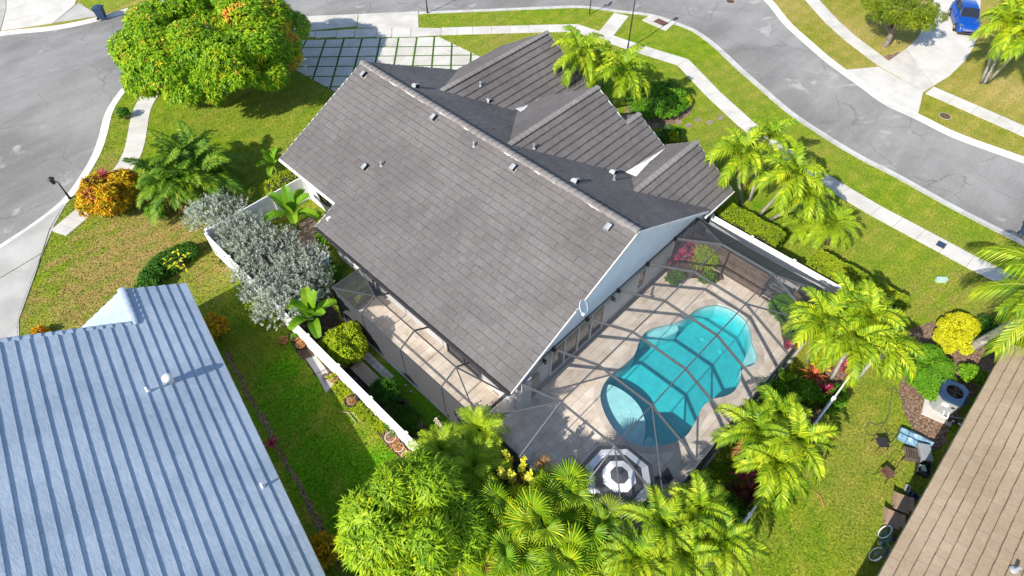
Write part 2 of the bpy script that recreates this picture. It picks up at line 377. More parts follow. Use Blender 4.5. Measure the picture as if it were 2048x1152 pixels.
M['tile_blue'] = tile_mat('pale_blue_painted_tile', [(0, (0.28, 0.345, 0.415)), (0.5, (0.375, 0.445, 0.525)), (1, (0.49, 0.56, 0.635))], grain=(1.6, 0.35, 1), bumps=1.0, tw=.16)
M['tile_tan'] = tile_mat('tan_concrete_tile', [(0, (0.25, 0.183, 0.117)), (0.5, (0.33, 0.25, 0.168)), (1, (0.41, 0.32, 0.225))], stain=(0.34, 0.275, 0.22))
M['underlay'] = plain('roof_underlay', (0.045, 0.043, 0.045), 0.95)
M['underlay_blue'] = plain('painted_underlay', (0.30, 0.37, 0.46), 0.9)
M['edge_grey'] = plain('tile_edge_shade_grime', (0.07, 0.063, 0.061), 0.95)  # butt grime, with the course line's shade put into the colour
M['shade_grime_grey'] = mat('tile_overlap_shade_grime', [(0, (0.062, 0.055, 0.053)), (1, (0.105, 0.095, 0.092))], .95, 2.5)  # overlap dirt plus occlusion shade of the next course, put into the colour
M['shade_grime_tan'] = mat('tile_overlap_shade_grime_tan', [(0, (0.14, 0.095, 0.07)), (1, (0.21, 0.15, 0.115))], .95, 2.5)  # tan overlap strip: dirt and occlusion shade together in the colour
M['edge_blue'] = plain('tile_edge_blue_shade', (0.14, 0.23, 0.34), 0.9)  # the blue of the butts' shadow is put into this colour
M['edge_tan'] = plain('tile_edge_brown', (0.10, 0.062, 0.045), 0.95)
M['underlay_tan'] = plain('brown_underlay', (0.075, 0.05, 0.038), 0.95)
M['mortar'] = mat('white_ridge_mortar', [(0, (0.12, 0.11, 0.105)), (0.55, (0.22, 0.20, 0.19)), (1, (0.62, 0.60, 0.58))], 0.9, 1.4, 6)
M['membrane'] = mat('white_roof_membrane', [(0, (0.62, 0.61, 0.60)), (0.4, (0.78, 0.775, 0.77)), (1, (0.84, 0.835, 0.83))], 0.7, 2.2, 5)
M['galv'] = plain('galvanised_steel', (0.33, 0.35, 0.37), 0.45, 0.2, 0.5)
M['dark_hole'] = plain('opening_shade_black', (0.012, 0.012, 0.013), 0.5)  # black that stands for the shade inside vent mouths and the drain pit
M['glass'] = plain('window_glass', (0.018, 0.022, 0.026), 0.06, 0.0, 0.8)
M['curtain'] = plain('beige_blind', (0.36, 0.29, 0.21), 0.9)
M['wood'] = mat('brown_slats', [(0, (0.062, 0.045, 0.036)), (0.5, (0.105, 0.078, 0.06)), (1, (0.16, 0.12, 0.095))], 0.7, 3, 5, tone=0.5)
M['wood_pale'] = mat('pale_timber', [(0, (0.35, 0.235, 0.15)), (1, (0.52, 0.38, 0.26))], 0.7, 3, 5, tone=0.5)
M['terracotta'] = mat('terracotta', [(0, (0.34, 0.12, 0.05)), (1, (0.52, 0.22, 0.11))], 0.8, 6)
M['pot_cream'] = plain('cream_pot', (0.55, 0.43, 0.33), 0.8)
M['pot_black'] = plain('black_nursery_pot', (0.025, 0.025, 0.027), 0.6)
M['rock'] = mat('brown_rock', [(0, (0.16, 0.12, 0.09)), (1, (0.32, 0.25, 0.2))], 0.9, 5, bumps=0.5)
M['navy'] = plain('dark_charcoal_cloth', (0.055, 0.058, 0.068), 0.8)
M['cloth_white'] = plain('white_cloth', (0.74, 0.75, 0.77), 0.8, var=0.05)
M['trunk'] = mat('grey_palm_trunk', [(0, (0.20, 0.18, 0.155)), (0.5, (0.33, 0.305, 0.27)), (1, (0.47, 0.445, 0.40))], 0.9, 4, 5, bumps=0.5, stretch=(1, 1, 3))
M['trunk_brown'] = mat('brown_fibre_trunk', [(0, (0.075, 0.05, 0.035)), (1, (0.22, 0.15, 0.10))], 0.95, 7, 5, bumps=0.8)
M['bark'] = mat('bark', [(0, (0.10, 0.08, 0.065)), (1, (0.24, 0.205, 0.175))], 0.95, 6, 5, bumps=0.8)
M['black_metal'] = plain('black_post_paint', (0.018, 0.018, 0.022), 0.4)
M['car_blue'] = plain('blue_car_paint', (0.004, 0.06, 0.32), 0.22, 0.15, 0.6, 0.05)
M['rubber'] = plain('rubber', (0.02, 0.02, 0.02), 0.8)
M['chrome'] = plain('chrome', (0.6, 0.6, 0.62), 0.2, 0.9)
M['bin_blue'] = plain('dark_blue_plastic', (0.02, 0.045, 0.10), 0.5)
M['blue_tarp'] = plain('blue_vinyl', (0.10, 0.20, 0.28), 0.45)
M['bike_blue'] = plain('bicycle_blue', (0.01, 0.16, 0.40), 0.35)
M['cardboard'] = plain('cardboard', (0.30, 0.20, 0.14), 0.85)
M['ac_grey'] = plain('ac_grey_metal', (0.30, 0.31, 0.31), 0.5, 0.2)
M['iron'] = mat('rusty_iron', [(0, (0.06, 0.028, 0.022)), (1, (0.16, 0.075, 0.055))], 0.8, 8)
M['utility_green'] = plain('pale_green_enamel', (0.38, 0.52, 0.45), 0.5)
M['white_plastic'] = plain('white_plastic', (0.75, 0.75, 0.74), 0.4, var=0.05)
M['lamp_glass'] = plain('smoky_lamp_glass', (0.16, 0.24, 0.31), 0.2, 0.0, 0.7)

# ------------------------------------------------------------------ ground, roads, paths
def V2(p): return Vector((p[0], p[1]))
def smooth(pts, step=1.0):
    """Catmull-Rom through world points, resampled"""
    P = [V2(p) for p in pts]; P = [P[0]*2-P[1]]+P+[P[-1]*2-P[-2]]; out = []
    for i in range(1, len(P)-2):
        a, b, c, d = P[i-1:i+3]; n = max(2, int((c-b).length/step)+1)
        for k in range(n):
            t = k/n
            out.append(0.5*((2*b)+(c-a)*t+(2*a-5*b+4*c-d)*t*t+(3*b-a-3*c+d)*t**3))
    out.append(P[-2]); return out
def resample(P, step):
    P = [V2(p) for p in P]; L = [0]
    for a, b in zip(P, P[1:]): L.append(L[-1]+(b-a).length)
    n = max(1, round(L[-1]/step)); out = []; j = 0
    for k in range(n+1):
        s = L[-1]*k/n
        while j < len(P)-2 and L[j+1] < s: j += 1
        t = (s-L[j])/max(1e-6, L[j+1]-L[j]); out.append(P[j].lerp(P[j+1], t))
    return out
def offset(P, w, closed=False):
    """mitred offset to the right of travel"""
    n = len(P); out = []
    for i in range(n):
        a = P[(i-1) % n] if closed or i > 0 else P[i]; b = P[(i+1) % n] if closed or i < n-1 else P[i]
        d1 = (P[i]-a); d2 = (b-P[i])
        if d1.length < 1e-6: d1 = d2
        if d2.length < 1e-6: d2 = d1
        d1.normalize(); d2.normalize(); n1 = Vector((d1.y, -d1.x)); n2 = Vector((d2.y, -d2.x)); m = n1+n2
        m = m.normalized() if m.length > 1e-4 else n1
        out.append(P[i]+m*(w/max(0.5, m.dot(n1))))
    return out
def W(px, z=0.0): return [gp(x, y, z).to_2d() for x, y in px]
def clip(poly, a, b):
    """keep the part of a polygon left of a->b"""
    out = []; s = lambda p: (b[0]-a[0])*(p[1]-a[1])-(b[1]-a[1])*(p[0]-a[0])
    for i in range(len(poly)):
        p, q = poly[i], poly[(i+1) % len(poly)]; sp, sq = s(p), s(q)
        if sp >= 0: out.append(p)
        if sp*sq < 0:
            t = sp/(sp-sq); out.append((p[0]+(q[0]-p[0])*t, p[1]+(q[1]-p[1])*t))
    return out
near_px = [(-200, 610), (0, 486), (69, 440.6), (121.5, 399), (156, 354), (184, 305.6), (198, 264), (208, 226), (229, 191), (253.5, 163), (300, 118), (360, 80), (440, 52), (520, 38), (595, 31.5), (720, 26), (838, 21.5), (990, 15.6), (1100, 11), (1167, 9.5), (1240, 18.5), (1306.6, 26.6), (1351, 41.3), (1395, 59), (1439.4, 91.5), (1483.7, 132.8), (1528, 171), (1587, 221.4), (1657.8, 268.6), (1727, 310), (1796.7, 345), (1890, 397), (1970, 438.8), (2029, 468), (2150, 530)]
far_px = [(-200, 100), (0, 70), (110, 58), (205, 38), (330, 0), (480, -40), (700, -75), (1000, -95), (1250, -95), (1400, -75), (1480, -40), (1529.6, 0), (1567, 45.8), (1607.7, 83.4), (1650.7, 121), (1685.7, 146.7), (1728.8, 177.7), (1769, 207), (1833.8, 236.9), (1903.8, 271.9), (2006, 309.6), (2150, 360)]
near = smooth(W(near_px)); far = smooth(W(far_px))
near_l = offset(near, 0.60); far_l = offset(far, -0.60)
MB().add([(-600, -600, -2.0), (600, -600, -2.0), (600, 600, -2.0), (-600, 600, -2.0)], [(0, 1, 2, 3)]).build('ground', M['soil'])['kind'] = 'structure'
rd = MB().prism([(p.x, p.y) for p in offset(near, 0.25)]+[(p.x, p.y) for p in reversed(offset(far, -0.25))], -0.38, -0.085).build('road', M['asphalt']); rd['kind'] = 'structure'
dry1 = gp(240, 500); dry2 = gp(330, 470); dry3 = gp(180, 590); dry4 = gp(700, 730); dry5 = gp(1760, 900); dry6 = gp(1690, 700); dry7 = gp(1950, 600); dry8 = gp(1640, 300); dry9 = gp(420, 545); dry10 = gp(225, 325); dry11 = gp(1020, 90); dry12 = gp(1850, 610)
M['lawn'] = grass_mat('lawn_turf', (0.098, 0.225, 0.003), (0.245, 0.325, 0.006), (0.34, 0.255, 0.08),
    [(dry1.x, dry1.y, 5.2, 1.05), (dry2.x, dry2.y, 4.2, 0.95), (dry3.x, dry3.y, 4.8, 0.8), (dry4.x, dry4.y, 1.4, 0.45), (dry5.x, dry5.y, 1.5, 0.4), (dry6.x, dry6.y, 1.2, 0.45),
     (dry7.x, dry7.y, 3.5, 0.5), (dry8.x, dry8.y, 2.2, 0.3), (dry9.x, dry9.y, 2.8, 0.7), (dry10.x, dry10.y, 2.0, 0.6), (dry11.x, dry11.y, 3.0, 0.35), (dry12.x, dry12.y, 2.2, 0.45)], 0.46, [(2.6, 17.5, 2.6), (2.2, 14.0, 2.6), (1.8, 10.5, 2.6), (3.4, 12.5, 2.0), (3.6, 19.5, 1.6)])
df1 = gp(1790, 115); df2 = gp(1900, 290); df3 = gp(2000, 180); df4 = gp(1720, 60)
M['lawn_dry'] = grass_mat('dry_turf', (0.16, 0.195, 0.010), (0.255, 0.25, 0.018), (0.44, 0.33, 0.12), [(df1.x, df1.y, 2.0, 0.9), (df2.x, df2.y, 2.5, 0.4), (df3.x, df3.y, 3.0, 0.5), (df4.x, df4.y, 3.0, 0.45)], 0.68)
M['turf'] = grass_mat('side_yard_turf', (0.07, 0.19, 0.006), (0.10, 0.23, 0.008), (0.19, 0.27, 0.02), (), 0.2)
lot = [(p.x, p.y) for p in near_l]+[(45, -45), (-45, -45), (-45, 33)]
if sum(lot[i][0]*lot[i-1][1]-lot[i-1][0]*lot[i][1] for i in range(len(lot))) > 0: lot = lot[::-1]
hx0, hx1, hy0, hy1 = 8.3, 23.8, 2.3, 9.5      # the pool's excavation
mb = MB(); big = 500
for cuts in ([((hx0, -big), (hx0, big))], [((hx1, big), (hx1, -big))], [((hx0, big), (hx0, -big)), ((hx1, -big), (hx1, big)), ((big, hy0), (-big, hy0))], [((hx0, big), (hx0, -big)), ((hx1, -big), (hx1, big)), ((-big, hy1), (big, hy1))]):
    q = lot
    for a, b in cuts: q = clip(q, a, b)
    q2 = [q[0]]
    for p in q[1:]:
        if math.hypot(p[0]-q2[-1][0], p[1]-q2[-1][1]) > 1e-4: q2.append(p)
    n0 = len(mb.f); mb.prism(q2, -0.3, 0.0)
mb.build('lawn', M['lawn'])['kind'] = 'structure'
MB().prism([(p.x, p.y) for p in far_l]+[(100, -20), (100, 110), (-60, 110), (-60, 70)], -0.3, 0.0).build('lawn', M['lawn_dry'])['kind'] = 'structure'

def kerb(line, side, step=3.0):
    root = struct('kerb'); P = smooth(line, 0.6) if False else line
    R = resample(P, 0.5); L = offset(R, side*0.60)
    per = int(step/0.5)
    for i in range(0, len(R)-1, per):
        j = min(i+per, len(R)-1)
        mid = (R[i]+R[j])/2
        if not inframe((mid.x, mid.y, 0), 260): continue
        mb = MB(); vs = []; fs = []; tn = random.random()
        for k in range(i, j+1):
            e = 0.012 if k == j else 0.0
            r = R[k]; l = L[k]
            if k == j: r = R[k].lerp(R[k-1], 0.03); l = L[k].lerp(L[k-1], 0.03)
            a = r.lerp(l, 0.08); b = r.lerp(l, 0.62)
            vs += [(r.x, r.y, -0.30), (r.x, r.y, -0.075), (a.x, a.y, -0.062), (b.x, b.y, -0.03), (l.x, l.y, 0.022), (l.x, l.y, -0.30)]
        n = j-i
        for k in range(n):
            for q in range(5):
                f = (k*6+q, k*6+q+1, k*6+q+7, k*6+q+6); fs.append(f if side < 0 else f[::-1])
        fs += [(0, 1, 2, 3, 4, 5), tuple(n*6+q for q in range(5, -1, -1))]
        mb.add(vs, fs, 0, tn).build('kerb_stone', M['kerb'], root)
    return root
kerb(near, 1); kerb(far, -1)

PAVED = []
def path(name, line, wd, side, step=1.55, m='concrete', top=0.022):
    """pavement as separate slabs with open joints; the line keeps its sharp bends"""
    root = struct(name); P = [V2(p) for p in line]; Q = offset(P, side*wd)
    for a, b, c, d in zip(P, P[1:], Q, Q[1:]):
        n = max(1, round(((b-a).length+(d-c).length)/2/step))
        for k in range(n):
            t0, t1 = k/n, (k+1)/n; g = 0.010/max(0.3, (b-a).length)
            q = [a.lerp(b, t0+g), a.lerp(b, t1-g), c.lerp(d, t1-g), c.lerp(d, t0+g)]
            mid = (q[0]+q[2])/2; PAVED.append([tuple(p) for p in (a.lerp(b, t0), a.lerp(b, t1), c.lerp(d, t1), c.lerp(d, t0))])
            if inframe((mid.x, mid.y, 0), 200):
                MB().prism([(p.x, p.y) for p in q], -0.1, top+random.uniform(-0.004, 0.004), 0, random.random()).build('slab', M[m], root)
    return root
nsw = W([(883, 55.6), (945, 53.8), (1094.7, 49.7), (1156, 48.7), (1191.5, 60.5), (1227, 71.7), (1277, 88.5), (1377.5, 119.5), (1439, 183), (1504, 242), (1605.7, 319), (1699.4, 376), (1762, 412.7), (1897, 483.9), (1949, 511.7), (2033, 553), (2150, 612)])
path('pavement', nsw, 1.22, 1)
path('crossing_path', [(gp(1191.5, 60.5)+gp(1227, 71.7)).to_2d()/2-V2((0.55, -0.35)), W([(1243, 24)])[0]-V2((0.55, -0.35))], 1.30, 1, 1.6)
lsw = smooth(W([(318, 150), (288, 184), (265.6, 222), (255, 271), (246.5, 305.6), (225.7, 342), (190, 385), (149, 421.5), (100.7, 461.5)]), 0.9)
path('pavement', lsw, 1.24, -1, 1.5, 'concrete')
fsw1 = W([(1560, -60), (1610, 0), (1650.7, 45.8), (1688, 79.4), (1758, 133)])
path('pavement', fsw1, 1.22, -1)
fsw2 = W([(1867, 173.6), (1957.6, 212.7), (2048, 251.7), (2150, 296)])
path('pavement', fsw2, 1.30, 1)

# far driveway
dv = struct('driveway')
def slabpoly(px, root, m='concrete', z1=0.026, name='slab'):
    PAVED.append([tuple(p) for p in W(px)])
    return MB().prism([tuple(p) for p in W(px)], -0.1, z1, 0, random.random()).build(name, M[m], root)
slabpoly([(1692, 140), (1757, 134), (1846, 184), (1836, 228), (1802, 213), (1770, 197), (1730, 168)], dv)
slabpoly([(1760, 133), (1779, 121), (1809.6, 99.6), (1815, 103), (1867, 172), (1848, 184)], dv)
slabpoly([(1811, 99), (1833.8, 78), (1850, 50), (1862, 20), (1869, -25), (1962, -25), (1959, 40), (1957.6, 67), (1946.8, 94), (1930.7, 121), (1898, 153), (1868, 171)], dv)
# neighbour's driveway on the left
dl = struct('driveway')
slabpoly([(-60, 535), (0, 498), (62, 456), (128, 409), (104, 450), (98, 462), (84, 506), (-60, 592)], dl, 'concrete_grey', 0.024)
slabpoly([(-60, 594), (83, 508), (75, 532), (66, 552), (34.7, 640), (36, 700), (-60, 720)], dl, 'concrete_grey', 0.024)
slabpoly([(86, 509), (100, 463), (105, 452), (128, 410), (134, 406), (108, 452), (104, 464), (84, 512), (70, 552), (38, 640), (40, 700), (37, 700), (35.5, 640), (67, 552)], dl, 'concrete_grey', 0.030, 'border_strip')
# driveway across the road, upper left
dt = struct('driveway')
slabpoly([(-40, 68), (0, 62), (12, 20), (12, -20), (-40, -20)], dt, 'concrete_grey')
slabpoly([(2, 62), (105, 47), (150, 10), (157, -20), (14, -20), (13, 20)], dt, 'concrete')
slabpoly([(107, 46), (197, 32), (158, 6), (153, 10)], dt, 'concrete_grey')
MB().prism([tuple(p) for p in W([(158, 5), (198, -8), (290, -8), (200, 30)])], -0.2, 0.02).build('lawn', M['lawn'])['kind'] = 'structure'

# house driveway: apron, walk strip and a grid of slabs with turf between
dh = struct('driveway')
s2 = lambda x, y: (560+x/2.88, y/2.88)
for q in ([(80, 105), (450, 82), (440, 152), (80, 185)], [(455, 82), (795, 66), (798, 160), (800, 165), (445, 160), (446, 152)]):
    slabpoly([s2(*k) for k in q], dh, 'concrete', 0.024)
xs = [(60, 187), (205, 178), (325, 172), (432, 164), (555, 160), (645, 158), (755, 156), (930, 160)]
for (a, ya), (b, yb) in zip(xs, xs[1:]):
    slabpoly([s2(a+1.5, ya+3), s2(b-1.5, yb+4), s2(b-3, 203 if b > 900 else 212), s2(a, 222-a*0.01)], dh, 'concrete', 0.022)
Vt = [((35, 245), (-60, 420)), ((150, 235), (60, 420)), ((265, 225), (190, 455)), ((370, 222), (290, 505)), ((475, 218), (430, 385)), ((580, 215), (550, 360)), ((685, 212), (660, 360)), ((790, 210), (765, 375)), ((890, 210), (875, 380)), ((990, 265), (985, 385)), ((1100, 318), (1097, 368)), ((1205, 370), (1204, 400))]
Hz = [((160, 230), (890, 212)), ((160, 275), (990, 268)), ((140, 330), (1100, 318)), ((140, 385), (700, 380)), ((190, 442), (390, 440)), ((200, 503), (400, 500)), ((200, 566), (400, 563)), ((200, 632), (400, 628))]
def isect(l1, l2):
    (x1, y1), (x2, y2) = l1; (x3, y3), (x4, y4) = l2
    d = (x1-x2)*(y3-y4)-(y1-y2)*(x3-x4)
    a = x1*y2-y1*x2; b = x3*y4-y3*x4
    return ((a*(x3-x4)-(x1-x2)*b)/d, (a*(y3-y4)-(y1-y2)*b)/d)
gl = [gp(*s2(120, 420)).to_2d(), gp(*s2(300, 520)).to_2d()]; gr = [gp(*s2(900, 207)).to_2d(), gp(*s2(1155, 330)).to_2d()]
tp = MB()
tp.prism([tuple(p) for p in W([s2(*k) for k in [(-60, 240), (895, 208), (1300, 400), (1100, 600), (560, 640), (300, 522), (40, 375)]])], -0.1, 0.008)
M['turf_strip'] = grass_mat('artificial_turf', (0.035, 0.11, 0.012), (0.05, 0.14, 0.016), (0.09, 0.15, 0.03), (), 0.2)
tp.build('turf_strip', M['turf_strip'], dh)
for i in range(len(Vt)-1):
    for j in range(len(Hz)-1):
        q = [gp(*s2(*isect(Vt[a], Hz[b]))).to_2d() for a, b in ((i, j), (i+1, j), (i+1, j+1), (i, j+1))]
        c = (q[0]+q[1]+q[2]+q[3])/4
        if sum((q[k].x*q[(k+1) % 4].y-q[k].y*q[(k+1) % 4].x) for k in range(4)) < 0: q = q[::-1]
        q = [(p.x, p.y) for p in offset(q, -0.075, True)]
        for ed in (gl, gr):
            e0, e1 = ed
            if (e1-e0).x*(gp(*s2(600, 300)).y-e0.y)-(e1-e0).y*(gp(*s2(600, 300)).x-e0.x) < 0: e0, e1 = e1, e0
            q = clip(q, e0, e1) if q else q
        if len(q) < 3: continue
        MB().prism(q, -0.05, 0.026+random.uniform(-0.003, 0.003), 0, random.random()).build('slab', M['concrete'], dh)

def bed(name, px, m, z=0.012, wpts=None, bare=True):
    pts = smooth((W(px) if wpts is None else [V2(p) for p in wpts])+((W(px) if wpts is None else [V2(p) for p in wpts])[:1]), 0.35)[:-1]
    pts = [p+Vector((random.uniform(-.09, .09), random.uniform(-.09, .09))) for p in pts]; 
    if bare: PAVED.append([tuple(p) for p in pts])
    o = MB().prism([(p.x, p.y) for p in pts], -0.1, z).build(name, M[m]); o['kind'] = 'structure'; return o
bed('mulch_bed', [(1790, 700), (1830, 655), (1880, 640), (1960, 640), (2010, 660), (2010, 720), (1950, 790), (1905, 850), (1880, 900), (1840, 880), (1800, 800)], 'mulch')
f_ = lambda q, o_: (2.40-.166*q+o_, 22.8-q); rs = random.Random(6)
bed('soil_strip', None, 'mulch', 0.010, [f_(q, rs.uniform(.06, .16)) for q in np.arange(0, 16, .8)]+[f_(q, -rs.uniform(.04, .14)) for q in np.arange(15.6, -.1, -.8)], False)
bed('soil_strip', None, 'soil', 0.010, [(4.85, 20.5), (5.3, 20.5), (5.3, 9.0), (4.95, 9.0), (4.85, 11), (4.75, 13), (4.9, 15), (4.65, 17), (4.7, 18.5)])
bed('garden_bed', None, 'mulch', 0.012, [(10.5, -0.55), (22.5, -0.55), (22.6, 0.1), (21, 0.35), (18.5, 0.0), (16, 0.25), (13.5, 0.0), (11, 0.3)])
bed('garden_bed', None, 'soil', 0.014, [(5.5, 27.8), (8.6, 27.8), (9.6, 24.0), (7.6, 20.4), (7.3, 17.6), (5.5, 17.6)])
bed('garden_bed', None, 'soil', 0.016, [(5.5, 17.4), (6.0, 17.4), (6.3, 15), (6.9, 13.8), (6.6, 12), (6.8, 10), (7.5, 8), (7.2, -0.4), (5.5, -0.4)])
bed('side_turf', None, 'turf', 0.008, [(5.5, 16), (7.5, 16), (7.5, 8.2), (5.5, 8.2)])
bed('gravel_strip', None, 'gravel', 0.012, [(24.35, 9.8), (25.65, 9.8), (25.65, -0.5), (24.35, -0.5)])
bed('mulch_bed', [(1255, 200), (1330, 190), (1385, 205), (1370, 235), (1300, 258), (1255, 240)], 'mulch')
bed('bare_patch', [(1770, 112), (1800, 105), (1812, 120), (1790, 133), (1760, 118)], 'mulch', 0.008)
SL = ['in shade nearest the second gable', 'third from the gable', 'above its neighbours near the middle of the row', 'highest one in the row', 'second from the pavement', 'nearest the pavement', 'lowest one beside the small dormer']
# stepping stones in the front lawn
for px in [(1311, 250), (1357, 245), (1378, 251), (1396, 240), (1420, 245), (1441, 236), (1335, 256)]:
    p = gp(*px); pts = [(p.x+0.30*random.uniform(.8, 1.2)*math.cos(a), p.y+0.24*random.uniform(.8, 1.2)*math.sin(a)) for a in np.linspace(0, 6.28, 9)[:-1]]
    o = MB().prism(pts, -0.05, 0.03, 0, random.random()).build('stepping_stone', M['rock'])
    tag(o, 'brown stepping stone in the front lawn, '+SL.pop(0), 'stepping stone', 'stepping stones across the front lawn')

# ------------------------------------------------------------------ roofs
class Plane:
    """o: eave corner, u: along the eave, v: up the slope"""
    def __init__(s, o, u, v):
        s.o = Vector(o); s.u = Vector(u).normalized(); s.v = Vector(v).normalized(); s.n = s.u.cross(s.v).normalized()
        if s.n.z < 0: s.n = -s.n
    def at(s, a, b, h=0): return s.o+s.u*a+s.v*b+s.n*h
    def z(s, x, y): return s.o.z-(s.n.x*(x-s.o.x)+s.n.y*(y-s.o.y))/s.n.z
    def uv(s, p): d = Vector(p)-s.o; return d.dot(s.u), d.dot(s.v)

def tile_mesh(name, w, e, m, th=0.026, lift=0.045, gap=0.0016):
    """one flat tile: butt at y=0 lifted on the course below, eased front edge"""
    L = e+0.045; h = w/2-gap; mb = MB(); z0 = lift-th; g = e-0.035; zg = lift+(th-0.006-lift)*(g-.01)/(L-.01)
    vs = [(-h, 0, z0), (h, 0, z0), (h, 0, lift-0.006), (-h, 0, lift-0.006), (-h+.001, 0.010, lift), (h-.001, 0.010, lift), (h-.001, L, th-0.006), (-h+.001, L, th-0.006), (h, L, 0.002), (-h, L, 0.002), (h-.001, g, zg), (-h+.001, g, zg)]
    fs = [(0, 1, 2, 3), (0, 9, 8, 1), (3, 2, 5, 4), (4, 5, 10, 11), (11, 10, 6, 7), (1, 8, 6, 10, 5), (1, 5, 2), (0, 4, 11, 7, 9), (0, 3, 4), (9, 7, 6, 8)]
    mb.add(vs, fs)
    if isinstance(m, (list, tuple)): mb.m = [1, 1, 0, 0, len(m)-1 if len(m) > 2 else 0, 0, 0, 0, 0, 0]  # last slot: overlap strip, grime and contact shade put into its colour
    return mb.mesh(name, m)
def layout(pl, regions, w, e, others=(), stagger=True, seed=1, jit=1.0):
    """tile matrices for (u0, u1, v0, v1) regions of a plane"""
    rng = random.Random(seed); out = []; R = Matrix((pl.u, pl.v, pl.n)).transposed()
    for (u0, u1, v0, v1) in regions:
        nv = max(1, round((v1-v0)/e)); ee = (v1-v0)/nv
        for j in range(nv):
            x = u0-(w/2 if (j % 2 and stagger) else 0)
            while x < u1-0.02:
                a, b = max(x, u0), min(x+w, u1); x += w
                if b-a < 0.05: continue
                p = pl.at((a+b)/2, v0+j*ee)
                c = pl.at((a+b)/2, v0+(j+.5)*ee)
                if any(f(c) for f in others): continue
                q = R.to_4x4(); rz = Matrix.Rotation(rng.gauss(0, 0.010*jit), 4, 'Z')
                mtx = Matrix.Translation(p+pl.n*rng.gauss(0, 0.004*jit)+pl.v*rng.gauss(0, .005*jit)) @ q @ rz @ Matrix.Diagonal(((b-a)/w, ee/e, 1, 1))
                out.append((mtx, c))
    return out
def place_tiles(house, roof_sets, me, m, limit=300):
    """the tiles that show largest become objects of their own, the rest one part"""
    allt = [(mx, c, ro) for ro, ts in roof_sets for mx, c in ts]
    key = lambda t: (0 if inframe(t[1], 5) else 1, proj(t[1])[2])
    allt.sort(key=key)
    for mx, c, ro in allt[:limit]:
        inst('tile', me, ro, mx)
    rest = allt[limit:]
    if not rest: return
    nv = len(me.vertices); V0 = np.empty(nv*3); me.vertices.foreach_get('co', V0); V0 = V0.reshape(-1, 3)
    polys = [list(p.vertices) for p in me.polygons]
    V = []; F4 = []; T = []
    quads = []
    for p in polys: quads += [p] if len(p) == 4 else [[p[0], p[1], p[2], p[2]]]
    tri = []
    for p in polys:
        for k in range(1, len(p)-1): tri.append((p[0], p[k], p[k+1]))
    tri = np.array(tri); V0h = np.c_[V0, np.ones(nv)]
    Vs = []; Fs = []; Ts = []; mi = np.array([me.polygons[i].material_index for i, p in enumerate(polys) for k in range(1, len(p)-1)], np.int32)
    for i, (mx, c, ro) in enumerate(rest):
        Vs.append(V0h @ np.array(mx).T[:, :3]); Fs.append(tri+i*nv); Ts.append(np.full(len(tri), random.random()))
    o = link('roof_tiles', npmesh('roof_tiles', np.concatenate(Vs), np.concatenate(Fs), np.concatenate(Ts), m))
    o.data.polygons.foreach_set('material_index', np.tile(mi, len(rest)))
    o.parent = roof_sets[0][0]; o['kind'] = 'stuff'

def cap_mesh(name, L, m, hw=0.17, rise=0.085):
    """rounded ridge tile, slightly wider at one end"""
    mb = MB(); vs = []; n = 6
    for k, (y, s, dz) in enumerate(((0, 1.08, 0.02), (0.03, 1.1, 0.024), (L, 0.95, 0.0))):
        for i in range(n+1):
            t = math.pi*i/n; vs.append((-hw*s*math.cos(t), y, dz+rise*s*math.sin(t)-0.04))
    fs = [(k*(n+1)+i+1, k*(n+1)+i, (k+1)*(n+1)+i, (k+1)*(n+1)+i+1) for k in range(2) for i in range(n)]
    fs += [tuple(range(n+1)), tuple(range(2*(n+1)+n, 2*(n+1)-1, -1))]
    return mb.add(vs, fs).mesh(name, m)
def ridge_caps(roof, p, q, me, L=0.36, mort=True, h=0.05):
    p = Vector(p); q = Vector(q); d = q-p; n = max(1, round(d.length/L)); d.normalize()
    x = d.cross(Vector((0, 0, 1))).normalized(); z = x.cross(d)
    R = Matrix((x, d, z)).transposed().to_4x4()
    for k in range(n):
        c = p+(q-p)*(k/n)+Vector((0, 0, h))
        o = inst('ridge_tile', me, roof, Matrix.Translation(c) @ R @ Matrix.Rotation(random.gauss(0, 0.02), 4, 'Z') @ Matrix.Diagonal((1, (q-p).length/n/L*1.06, 1, 1)))
    if mort:
        mb = MB()
        for s in (-1, 1):
            N = n*3
            vs = []
            for k in range(N+1):
                c = p+(q-p)*(k/N); wd = random.uniform(0.17, 0.25)
                vs += [c+x*s*0.10+Vector((0, 0, h-0.0)), c+x*s*wd+Vector((0, 0, h-0.075))]
            mb.add(vs, [(2*k, 2*k+1, 2*k+3, 2*k+2) for k in range(N)])
        m = mb.build('mortar', M['mortar']); m.parent = roof
def roofslab(name, polys, m, house, th=0.10):
    """one roof part made of sloped slabs (tiles lie on it)"""
    mb = MB()
    for q in polys: mb.slab(q, th)
    o = mb.build(name, M[m]); attach(o, house)
    return o

